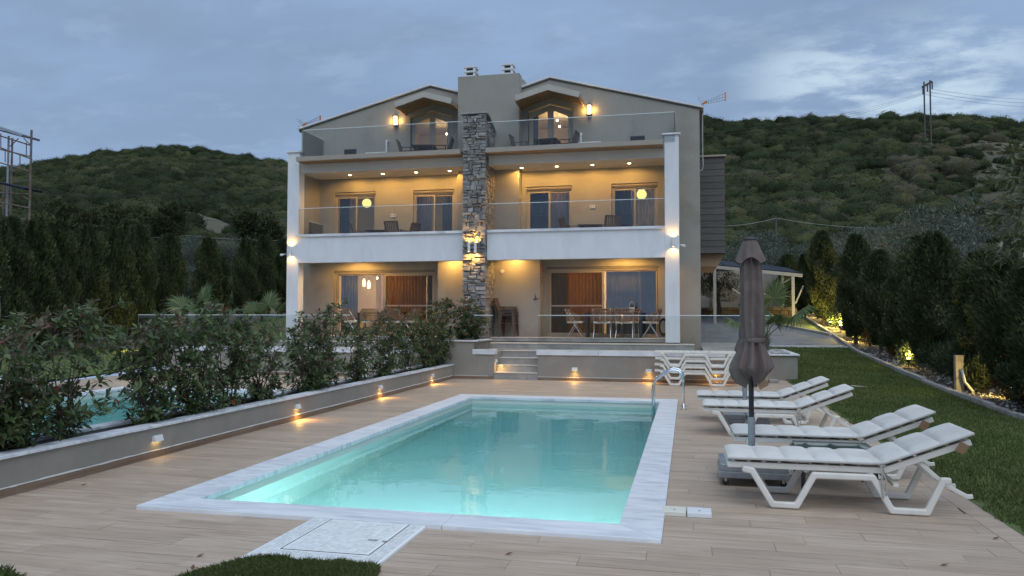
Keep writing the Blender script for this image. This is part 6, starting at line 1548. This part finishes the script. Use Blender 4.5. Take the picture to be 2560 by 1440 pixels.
pos = np.array(pos); dr = np.array(dr); tn = np.array(tn); V, Fq = leaf_cards(pos, dr, .092, .023, .15, .06); V = V - np.array(tuple(t.location)); npmesh('foliage', V, Fq, M['olivenear'], np.repeat(tn, 2), parent=t)

# ------------------------------------------------------------------ grass
def blades(n, xs_, ys_, hgt, name='grass', dens=None, dens_rej=None, tone_lo=0.0):
    x = rng.uniform(*xs_, n); y = ys_[0] + (ys_[1] - ys_[0]) * rng.random(n) ** (dens or 1.0)
    if dens_rej is not None: k = dens_rej(x, y); x, y = x[k], y[k]
    m_ = len(x); z = np.maximum(ground_np(x, y), -.01); a = rng.uniform(0, 6.283, m_); h = hgt * rng.uniform(.5, 1.3, m_); w = .0012 + .0011 * np.hypot(x, y) * .30
    ln = rng.uniform(.1, .9, m_) * h; s = np.stack([-np.sin(a), np.cos(a), 0 * a], 1) * w[:, None]; b = np.stack([x, y, z], 1)
    tip = b + np.stack([np.cos(a) * ln, np.sin(a) * ln, h], 1); md = b + np.stack([np.cos(a) * ln * .35, np.sin(a) * ln * .35, h * .6], 1)
    V = np.stack([b - s, b + s, md + s * .7, tip, md - s * .7], 1).reshape(-1, 3); k = np.arange(m_)[:, None] * 5
    tone = np.clip(rng.beta(2, 2.5, m_) + tone_lo + .16 * np.sin(x * 2.1 + 1.3 * np.sin(y * 1.4)) * np.cos(y * 1.7 + x) + .10 * np.sin(x * 6.1 + y * 4.3) + (rng.random(m_) > .985) * .5, 0, 1)
    return npmesh(name, V, (k + np.array([[0, 1, 2, 3, 4]])), M['grass'], tone, kind='stuff')
edge_n = lambda x, y: x > 2.40 + .035 * np.sin(y * 7) + .03 * np.sin(y * 19 + 1)
blades(130000, (2.34, 5.0), (5.2, 26.6), .040, dens=1.5, dens_rej=edge_n)
def tong(x, y):
    top = 4.62 + .025 * np.sin(x * 11) + .015 * np.sin(x * 31) - np.clip((-2.62 - x) / .33, 0, 1) ** 2 * .34
    return (y < top) & (x > -2.98 + .03 * np.sin(y * 9)) & (x < -1.90 + .03 * np.sin(y * 13))
blades(60000, (-3.0, -1.86), (3.8, 4.66), .042, dens_rej=tong)
blades(5000, (-5.0, -3.9), (3.5, 4.10), .045, dens_rej=lambda x, y: y < 4.06 - np.clip((x + 4.15) / .2, 0, 1) * .12)
blades(16000, (-20.5, -14.8), (8, 34), .06)

# ------------------------------------------------------------------ hillside scrub
def hill_proto(seed, n=2200):
    g = np.random.default_rng(seed); d = g.normal(0, 1, (n, 3)); d[:, 2] = np.abs(d[:, 2]) * .95 - .22; d /= np.linalg.norm(d, axis=1, keepdims=True)
    f1, f2 = g.uniform(2.2, 3.6, 3), g.uniform(5, 8, 3); p1, p2 = g.uniform(0, 6, 3), g.uniform(0, 6, 3)
    def surf(v):
        return 1 + .13 * (np.sin(f1[0] * v[:, 0] + p1[0]) + np.sin(f1[1] * v[:, 1] + p1[1]) + .7 * np.sin(f1[2] * v[:, 2] + p1[2])) + .10 * (np.sin(f2[0] * v[:, 0] + p2[0]) * np.sin(f2[1] * v[:, 1] + p2[1]) + np.sin(f2[2] * (v[:, 2] + v[:, 0]) + p2[2]))
    sq = np.array([1, 1, .85])
    pos = d * (surf(d) * g.uniform(.86, 1.02, n))[:, None] * sq
    nrm = d + g.normal(0, .38, (n, 3)); nrm /= np.linalg.norm(nrm, axis=1, keepdims=True); ref = g.normal(0, 1, (n, 3)); s = np.cross(nrm, ref); s /= np.linalg.norm(s, axis=1, keepdims=True); u = np.cross(nrm, s); L = g.uniform(.020, .044, n)[:, None]
    V = np.stack([pos - s * L, pos - u * L * .8, pos + s * L, pos + u * L * .9], 1)
    lm = surf(d) - 1; tone = g.normal(0, .08, n) + lm * .6
    na, nr = 18, 8; dv = []
    for j in range(nr + 1):
        el = -.5 + (j / nr) * (math.pi / 2 + .5)
        for i in range(na): a = 6.2832 * i / na; dv.append((math.cos(a) * math.cos(el), math.sin(a) * math.cos(el), math.sin(el)))
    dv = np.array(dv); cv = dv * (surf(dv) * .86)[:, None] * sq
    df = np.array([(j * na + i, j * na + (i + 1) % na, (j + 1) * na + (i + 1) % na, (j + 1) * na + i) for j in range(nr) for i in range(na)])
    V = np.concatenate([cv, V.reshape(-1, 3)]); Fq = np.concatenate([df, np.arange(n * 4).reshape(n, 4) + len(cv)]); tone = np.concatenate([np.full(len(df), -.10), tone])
    return V, Fq, tone
HP = [hill_proto(s) for s in (2, 5, 9, 13, 17)]
azs = rng.uniform(-.98, .56, 26000); rs_ = 50 + 145 * rng.random(26000) ** .72
hx = np.sin(azs) * rs_; hy = np.cos(azs) * rs_; r1_ = np.interp(azs, [-0.9, -0.35, 0.1, 0.6], [185, 180, 140, 140])
hidden = (azs > -.44) & (azs < .0)
patch = np.sin(hx * .045 + 2) * np.cos(hy * .06 + 1) + .6 * np.sin(hx * .11 + hy * .07)
def bare(az0, az1, ra, rb): return np.clip(1 - (np.abs(azs - (az0 + az1) / 2) / ((az1 - az0) / 2)) ** 4, 0, 1) * np.clip(1 - (np.abs(rs_ - (ra + rb) / 2) / ((rb - ra) / 2)) ** 4, 0, 1)
prob = .95 - .35 * bare(.25, .56, 76, 122) - .55 * bare(.25, .42, 98, 130) - .97 * bare(-.68, -.49, 80, 108)
keepm = (rs_ < r1_ + 8) & ~hidden & (rng.random(26000) < prob)
hx, hy, rs_, azs, patch = hx[keepm], hy[keepm], rs_[keepm], azs[keepm], patch[keepm]
inb = (bare(.22, .60, 80, 132) > .2)
size = rng.gamma(4, .30, len(hx)) * np.interp(rs_, [50, 80, 120, 190], [1.0, 1.05, 1.0, .95]); size = np.where(inb & (rng.random(len(hx)) < .8), size * .6, size)
big = rng.random(len(hx)) < .10; size = np.where(big & ~inb & (rs_ > 62), size * 1.75, size)
size = np.minimum(size, np.interp(rs_, [50, 70, 100, 190], [1.3, 1.6, 2.3, 2.3]))
# thin out overlapping ones: keep the largest in each cell
cell = {}; order = np.argsort(-size); kept = []
for i in order:
    c = (int(hx[i] // 1.45), int(hy[i] // 1.45))
    if c in cell: continue
    cell[c] = 1; kept.append(i)
kept = np.array(kept); hx, hy, rs_, azs, patch, size, inb = hx[kept], hy[kept], rs_[kept], azs[kept], patch[kept], size[kept], inb[kept]
hz_ = ground_np(hx, hy); base_t = np.clip(.40 + .13 * patch + rng.normal(0, .22, len(hx)), .03, .97); base_t = np.where(inb & (rng.random(len(hx)) < .45), .93, base_t)
# the 240 that show largest are trees and bushes of their own, the rest is one mass of scrub
vis = size / rs_ * np.where((azs > -.84) & (azs < .44), 1, .3); ordv = np.argsort(-vis); own = ordv[:240]; mass = ordv[240:]
HPM = {}
tl5 = [.12, .3, .45, .6, .78, .93]
for i in own:
    k = int(rng.integers(0, 5)); q = int(np.argmin([abs(base_t[i] - v) for v in tl5]))
    if (k, q) not in HPM: V, Fq, tn_ = HP[k]; HPM[(k, q)] = npmesh('maquis_bush', V, Fq, M['maquis'], np.clip(tl5[q] + tn_, 0, 1), link=False)
    o = obj_of('maquis_bush', HPM[(k, q)], None, (hx[i], hy[i], hz_[i] - .1), (0, 0, random.uniform(0, 6)), (size[i], size[i] * random.uniform(.8, 1.15), size[i] * random.uniform(.75, 1.1)))
    side = 'left' if azs[i] < -.3 else 'right'
    tag(o, ('rounded dark green bush on the hillside left of the house' if side == 'left' else 'rounded dark green bush on the hillside right of the house'), 'bush', 'hillside bushes left of the house' if side == 'left' else 'hillside bushes right of the house')
# the mass: points carrying size, turn and kind; geometry nodes set the bushes above on them
keys = sorted(HPM); srcs = {}
for o in bpy.data.objects:
    if o.name.split('.')[0] == 'maquis_bush' and o.data.name not in srcs: srcs[o.data.name] = o
kid = []
for i in mass:
    q = int(np.argmin([abs(base_t[i] - v) for v in tl5])); k = int(rng.integers(0, 5)); c = (k, q) if (k, q) in HPM else min(keys, key=lambda z: abs(z[1] - q) * 10 + abs(z[0] - k)); kid.append(keys.index(c))
pm = bpy.data.meshes.new('hillside_scrub'); pm.from_pydata([(hx[i], hy[i], hz_[i] - .1) for i in mass], [], [])
for nm, dt, arr in (('kid', 'INT', np.array(kid, dtype=np.int32)), ('sz', 'FLOAT', size[mass].astype(np.float32)), ('turn', 'FLOAT', rng.uniform(0, 6.283, len(mass)).astype(np.float32)), ('flat', 'FLOAT', rng.uniform(.72, 1.08, len(mass)).astype(np.float32))):
    pm.attributes.new(nm, dt, 'POINT').data.foreach_set('value', arr)
scrub = bpy.data.objects.new('hillside_scrub', pm); col.objects.link(scrub); scrub['kind'] = 'stuff'
ng = bpy.data.node_groups.new('scatter_scrub', 'GeometryNodeTree'); ng.interface.new_socket('Geometry', in_out='INPUT', socket_type='NodeSocketGeometry'); ng.interface.new_socket('Geometry', in_out='OUTPUT', socket_type='NodeSocketGeometry')
gi = ng.nodes.new('NodeGroupInput'); go = ng.nodes.new('NodeGroupOutput'); jn = ng.nodes.new('GeometryNodeJoinGeometry')
def gattr(nm, dt): n = ng.nodes.new('GeometryNodeInputNamedAttribute'); n.data_type = dt; n.inputs[0].default_value = nm; return [s_ for s_ in n.outputs if s_.enabled][0]
ak, asz, atn, afl = gattr('kid', 'INT'), gattr('sz', 'FLOAT'), gattr('turn', 'FLOAT'), gattr('flat', 'FLOAT')
mz = ng.nodes.new('ShaderNodeMath'); mz.operation = 'MULTIPLY'; ng.links.new(asz, mz.inputs[0]); ng.links.new(afl, mz.inputs[1])
cs = ng.nodes.new('ShaderNodeCombineXYZ'); ng.links.new(asz, cs.inputs[0]); ng.links.new(asz, cs.inputs[1]); ng.links.new(mz.outputs[0], cs.inputs[2])
cr_ = ng.nodes.new('ShaderNodeCombineXYZ'); ng.links.new(atn, cr_.inputs[2])
er = ng.nodes.new('FunctionNodeEulerToRotation'); ng.links.new(cr_.outputs[0], er.inputs[0])
for n_, key in enumerate(keys):
    cmp_ = ng.nodes.new('FunctionNodeCompare'); cmp_.data_type = 'INT'; cmp_.operation = 'EQUAL'
    ii_ = [s_ for s_ in cmp_.inputs if s_.enabled]; ng.links.new(ak, ii_[0]); ii_[1].default_value = n_
    oi = ng.nodes.new('GeometryNodeObjectInfo'); oi.transform_space = 'ORIGINAL'; oi.inputs['Object'].default_value = srcs[HPM[key].name]; oi.inputs['As Instance'].default_value = True
    ip = ng.nodes.new('GeometryNodeInstanceOnPoints'); ng.links.new(gi.outputs[0], ip.inputs['Points']); ng.links.new(cmp_.outputs[0], ip.inputs['Selection']); ng.links.new(oi.outputs['Geometry'], ip.inputs['Instance']); ng.links.new(er.outputs[0], ip.inputs['Rotation']); ng.links.new(cs.outputs[0], ip.inputs['Scale']); ng.links.new(ip.outputs[0], jn.inputs[0])
ng.links.new(jn.outputs[0], go.inputs[0]); scrub.modifiers.new('scatter', 'NODES').node_group = ng
print('scrub bushes', len(mass))

# ------------------------------------------------------------------ carport, stone wall, scaffold, poles and wires
t = thing('carport', 'open steel carport with dark solar panel roof behind the house', 'carport', (3.0, 34, ground(3, 34)))
def pt(px_, py_, Y): return P(px_, py_, Y)
FL, FR = pt(1752, 660, 33.5), pt(2006, 689, 33.5); zL, zR = FL.z, FR.z; xL, xR = FL.x - .6, FR.x
b1, b2 = Vector((xL, 33.5, zL)), Vector((xR, 33.5, zR)); c1, c2 = Vector((xL, 39.5, zL + .62)), Vector((xR, 39.5, zR + .62))
def beam(a, b, w, h, nm, mat='white', par=None): m = MB(); m.bar(a, b, w, h); return m.build(nm, M[mat], par or t)
beam(b1, b2, .10, .14, 'front_beam', 'dullwhite'); beam(c1, c2, .10, .14, 'rear_beam', 'dullwhite')
for q in (.02, .34, .67, .98): beam(b1.lerp(b2, q) + Vector((0, .06, 0)), c1.lerp(c2, q) + Vector((0, -.06, 0)), .08, .12, 'rafter', 'dullwhite')
nrm = (c1 - b1).cross(b2 - b1).normalized(); nrm = -nrm if nrm.z < 0 else nrm
for i in range(6):
    for j in range(4):
        q0, q1 = i / 6, (i + 1) / 6; s0, s1 = j / 4, (j + 1) / 4
        def at_(q, s): return b1.lerp(b2, q).lerp(c1.lerp(c2, q), s) + nrm * .09
        v = [at_(q0 + .004, s0 + .004), at_(q1 - .004, s0 + .004), at_(q1 - .004, s1 - .004), at_(q0 + .004, s1 - .004)]; m = MB(); m.add([p - nrm * .02 for p in v] + [p + nrm * .02 for p in v], [(3, 2, 1, 0), (4, 5, 6, 7), (0, 1, 5, 4), (1, 2, 6, 5), (2, 3, 7, 6), (3, 0, 4, 7)]); m.build('solar_panel', M['solar'], t)
for q, Y in ((.92, 33.5), (.25, 33.5), (.98, 39.3), (.25, 39.3)):
    top = b1.lerp(b2, q) if Y < 36 else c1.lerp(c2, q); m = MB(); m.box(top.x - .06, top.x + .06, top.y - .06, top.y + .06, ground(top.x, top.y) - .1, top.z - .075); m.build('post', M['dullwhite'], t)
tp = b1.lerp(b2, .92); m = MB(); m.bar((tp.x - 1.9, 33.45, tp.z - 1.0 + 1.0 * .9), (tp.x - .05, 33.45, tp.z - .3), .05, .05) if False else None
for (a, b) in (((tp.x - 1.55, tp.z - 1.05), (tp.x - .06, tp.z - .15)), ((tp.x - 2.4, tp.z - .55), (tp.x - .7, tp.z - 1.75)), ((tp.x + .1, tp.z - 1.2), (tp.x + .42, tp.z - .45))):
    beam(Vector((a[0], 33.62, a[1])), Vector((b[0], 33.62, b[1])), .06, .06, 'brace', 'dullwhite')
m = MB(); x0, x1 = .5, 4.7; m.box(x0, x1, 41.0, 41.3, ground(2, 41) - .3, ground(2, 41) + 2.0); o = m.build('rear_wall', M['plaster'], t)
t = thing('stone_wall', 'low brown dry stone wall behind the driveway', 'wall', (2.5, 37, ground(2.5, 37)))
yw = 37.0; core = MB(); zb = ground(2.5, yw) - .2; zt_ = P(1900, 768, yw).z; core.box(.3, 5.0, yw, yw + .35, zb, zt_ - .05); core.build('core', M['mortar'], t)
z = zb
while z < zt_ - .03:
    h = random.uniform(.12, .2); x = .3
    while x < 5.0:
        w = random.uniform(.16, .42); m = MB(); m.box(x + .008, min(5.0, x + w) - .008, yw - random.uniform(.02, .05), yw + .1, z + .008, min(zt_, z + h) - .008, random.random()); m.build('stone', M['lowstone'], t, bevel=.015, seg=1); x += w
    z += h
# scaffold on the far left
t = thing('scaffold', 'rusty tubular scaffold with plank platforms at the left picture edge', 'scaffold', (-29, 28, ground(-29, 28)))
def sp(px_, py_, Y=29.0): return P(px_, py_, Y)
def tb(a, b, r=.045, nm='tube', mat='rust'): m = MB(); m.tube([a, b], r, 7); m.build(nm, M[mat], t)
def vert(px_, py0, Y, nm='standard', mat='rust'): a = sp(px_, py0, Y); tb(a, Vector((a.x, a.y, ground(a.x, a.y) - .1)), .05, nm, mat)
vert(79, 325, 29.0); vert(22, 340, 30.0, mat='galv'); vert(31, 345, 31.2); vert(-40, 300, 29.0); vert(-40, 320, 31.2); vert(10, 460, 30.6)
for (pa, ya, pb, yb) in ((-30, 318, 62, 343), (-30, 330, 78, 364), (-30, 358, 80, 398), (-30, 366, 78, 392), (-30, 398, 80, 430), (-30, 480, 74, 485), (-30, 500, 74, 520), (-10, 545, 62, 548)): tb(sp(pa, ya), sp(pb, yb), .03, 'ledger')
for (pa, ya, pb, yb) in ((60, 343, 78, 343), (25, 366, 46, 346), (60, 346, 78, 364), (28, 430, 60, 418), (40, 455, 72, 450), (55, 490, 74, 500), (2, 334, 2, 368), (13, 372, 13, 405), (50, 384, 50, 420), (66, 356, 66, 392)): tb(sp(pa, ya), sp(pb, yb), .022, 'brace')
for (pa, ya, pb, yb, mt) in ((-60, 300, 62, 341, 'galv'), (-60, 444, 68, 473, 'solar')):
    a, b = sp(pa, ya), sp(pb, yb)
    for k in range(3): m = MB(); m.bar(a + Vector((0, k * .34, 0)), b + Vector((0, k * .34, 0)), .31, .10, tone=random.random()); m.build('platform_plank', M[mt], t)
# power poles and cables
def pole_h(label):
    a, b = P(2310, 208, 118), P(2325, 204, 118); t = thing('power_pole', label, 'power pole', (b.x, 118, ground(b.x, 118)))
    for p in (a, b): m = MB(); m.tube([(p.x, 118, ground(p.x, 118) - .5), (p.x, 118, p.z + .2)], .105, 7); m.build('post', M['pole'], t)
    l, r = P(2305, 218, 118), P(2330, 204, 118); m = MB(); m.bar(l, r, .22, .26); m.build('crossarm', M['pole'], t)
    for q in (.05, .5, .97): p = l.lerp(r, q); m = MB(); m.tube([p + Vector((0, -.2, 0)), p + Vector((0, -.2, -1.1))], .09, 6); m.build('insulator', M['pole'], t)
    return l, r
l, r = pole_h('twin wooden power pole with crossarm on the ridge right of the house')
def cable(a, b, sag, rad, label, mat='wire', n=14):
    a, b = Vector(a), Vector(b); pts = [a.lerp(b, q) + Vector((0, 0, -4 * sag * q * (1 - q))) for q in np.linspace(0, 1, n)]; m = MB(); m.tube(pts, rad, 4); tag(m.build('overhead_cable', M[mat], None), label, 'cable', 'overhead cables')
for k, (q, w) in enumerate(((.05, 'lowest'), (.5, 'middle'), (.97, 'topmost'))):
    p = l.lerp(r, q) + Vector((0, -.2, -1.1)); e = P(1700, 352 - k * 9, 88); e2 = P(2750, 262 - k * 11, 150)
    cable(p, e, 1.2, .017, w + ' cable running down left from the twin power pole'); cable(p, e2, 1.0, .017, w + ' cable running right from the twin power pole')
def small_pole(px_, py_, Y, label):
    p = P(px_, py_, Y); t = thing('utility_pole', label, 'utility pole', (p.x, Y, ground(p.x, Y))); m = MB(); m.tube([(p.x, Y, ground(p.x, Y) - .3), (p.x, Y, p.z)], [.10, .07], 7); m.build('post', M['pole'], t); m = MB(); m.bar((p.x - .3, Y, p.z - .12), (p.x + .3, Y, p.z - .12), .06, .06); m.build('bracket', M['pole'], t); return p
a = small_pole(1940, 545, 58, 'thin pole carrying a pale wire behind the carport trees')
cable(a, P(1780, 566, 44), .15, .016, 'pale wire running from the thin pole towards the house', 'palewire'); cable(a, P(2250, 571, 52), .2, .016, 'pale wire running from the thin pole to the right', 'palewire')
a = small_pole(262, 542, 64, 'thin grey pole above the left cypresses'); a2 = small_pole(243, 536, 66, 'darker thin pole left of the grey one above the cypresses')
cable(P(60, 487, 62), P(740, 472, 62), .35, .020, 'upper dark wire across the left hillside'); cable(P(60, 485, 63), P(740, 468, 63), .35, .018, 'second dark wire just above the upper one on the left hillside')
cable(a, P(740, 553, 60), .12, .016, 'wire from the thin grey pole towards the house'); cable(P(300, 596, 58), P(470, 589, 58), .05, .014, 'pale wire low over the left cypresses', 'palewire'); cable(P(470, 589, 58), P(740, 602, 50), .1, .014, 'pale wire ending at the left house corner', 'palewire')

# ------------------------------------------------------------------ garden lights, hose post and small litter
YEL = (1.0, 0.72, 0.20)
def spike(px_, py_, X, label, power, up=(0, 0, 1)):
    p = PX(px_, py_, X); z = ground(X, p.y); t = thing('garden_light', label, 'garden light', (X, p.y, z), 0, 'garden lights in the planting bed')
    m = MB(); m.tube([(X, p.y, z - .05), (X, p.y, z + .14)], .012, 6); m.build('spike', M['black'], t)
    m = MB(); m.lathe([(.03, .13), (.05, .22), (.045, .222)], 12, (X, p.y, z)); m.build('head', M['black'], t)
    m = MB(); m.lathe([(.046, .2225), (.04, .25), (.015, .27)], 12, (X, p.y, z)); m.build('lens', M['glow'], t)
    lamp('POINT', (X + .05, p.y + .12, z + .34), power * 9, YEL, t, .04)
    b = thing('oleander_sprig', 'yellow lit oleander sprig behind the ' + label, 'shrub', (X + .28, p.y + .42, z), random.uniform(0, 6), 'lit oleander sprigs'); obj_of('foliage', OLE[0], b); obj_of('stem', STM, b); sc = random.uniform(.42, .6); b.scale = (sc, sc, sc); return t
spike(2018, 797, 5.55, 'garden light at the far end of the bed', 6); spike(2045, 810, 5.6, 'garden light second from the far end of the bed', 8); spike(2077, 822, 5.45, 'brightest garden light beside the driveway corner', 16); spike(2102, 842, 5.6, 'garden light lighting the oleander right of the driveway', 9)
spike(2141, 862, 5.5, 'small garden light with a yellow glow by the kerb', 5); spike(2272, 930, 5.55, 'garden light hidden behind the lit oleander sprig', 3.5); spike(2452, 990, 5.85, 'garden light right of the hose post', 3); spike(2530, 1010, 5.9, 'garden light under the golden shrub', 7)
for px_, Y, lb in ((335, 23.4, 'garden light on the neighbouring plot under the golden shrub'), (612, 26.3, 'garden light on the neighbouring plot behind the shrubs')):
    p = P(px_, 870, Y); t = thing('garden_light', lb, 'garden light', (p.x, Y, ground(p.x, Y))); m = MB(); m.lathe([(.03, 0), (.05, .2)], 10, (p.x, Y, ground(p.x, Y))); m.build('head', M['black'], t); lamp('POINT', (p.x, Y - .2, ground(p.x, Y) + .3), 26, YEL, t, .04)
p = PX(2398, 985, 5.3); X, Y, z = 5.3, p.y, ground(5.3, p.y); t = thing('hose_post', 'pale wooden post with white pipe and orange tap beside the kerb', 'tap post', (X, Y, z))
hp_z = P(2398, 888, Y).z; m = MB(); m.box(X - .075, X + .075, Y - .06, Y + .06, z - .1, hp_z); m.build('post', pmat('pale_timber', (.26, .235, .19), (.33, .30, .245), 5, .8, stretch=(6, 6, .6)), t, bevel=.008)
m = MB(); m.tube([(X + .03, Y - .08, hp_z - .40), (X + .03, Y - .085, z + .45), (X + .07, Y - .12, z + .22), (X + .19, Y - .2, z + .03)], .026, 8); m.build('pipe', M['lampwhite'], t, smooth=True)
m = MB(); m.tube([(X + .06, Y - .08, hp_z - .50), (X + .06, Y - .08, hp_z - .38)], .03, 8); m.build('tap', M['orange'], t)
p = G(2150, 970); t_ = MB(); t_.box(-.17, .17, -.02, .02, 0, .012); o = t_.build('paper_strip', M['potwhite'], None, world=False); o.location = (p.x, p.y, p.z + .03); o.rotation_euler = (0, .05, R(-14)); tag(o, 'small white paper strip lying on the lawn', 'litter')
t = thing('hose', 'black irrigation hose looping over the planting bed', 'hose', (5.9, 13.5, 0)); m = MB(); m.tube([(5.7 + .5 * math.sin(q * 1.3), 12.6 + q * .45, ground(5.8, 13) + .05 + .16 * abs(math.sin(q * 1.1))) for q in np.linspace(0, 5, 40)], .012, 5); m.build('tube', M['black'], t)
for (px_, py_, rz, lb) in ((209, 1213, .3, 'dry brown leaf on the deck near the planter wall'), (500, 1392, 1.2, 'dry leaf on the deck left of the hatch'), (482, 1421, 2.0, 'tiny dry leaf on the deck near the grass'), (1272, 1387, .6, 'dry leaf on the deck in front of the pool'), (2361, 1415, .2, 'dark dry leaf on the deck at the lower right'), (2490, 1348, .5, 'dry leaf on the deck by the lawn edge'), (668, 1408, .2, 'curled dry leaf on the grass tongue by the hatch')):
    p = PZ(px_, py_, .0); m = MB(); m.add([(-.03, 0, 0), (0, .012, .008), (.035, 0, .012), (0, -.012, .006), (0, 0, 0.001)], [(0, 4, 1), (1, 4, 2), (0, 3, 4), (4, 3, 2)]); o = m.build('dry_leaf', M['dryleaf'], None, world=False); o.location = (p.x, p.y, .004 if py_ != 1408 else .05); o.rotation_euler = (0, 0, rz); tag(o, lb, 'leaf')
for (px_, py_, lb) in ((2455, 1190, 'weedy grass tuft at the lawn edge beside the nearest lounger'), (2470, 1218, 'small pale weed at the lawn edge')):
    p = PZ(px_, py_, 0); m = MB()
    for k in range(26): a = random.uniform(0, 6.28); h = random.uniform(.06, .16); b = Vector((p.x + random.gauss(0, .03), p.y + random.gauss(0, .03), 0)); q = b + Vector((math.cos(a) * h * .7, math.sin(a) * h * .7, h)); s = Vector((-math.sin(a), math.cos(a), 0)) * .004; m.add([b - s, b + s, q], [(0, 1, 2)], random.uniform(.5, 1))
    tag(m.build('weed', M['grass'], None), lb, 'weed')
print('objects', len(bpy.data.objects))
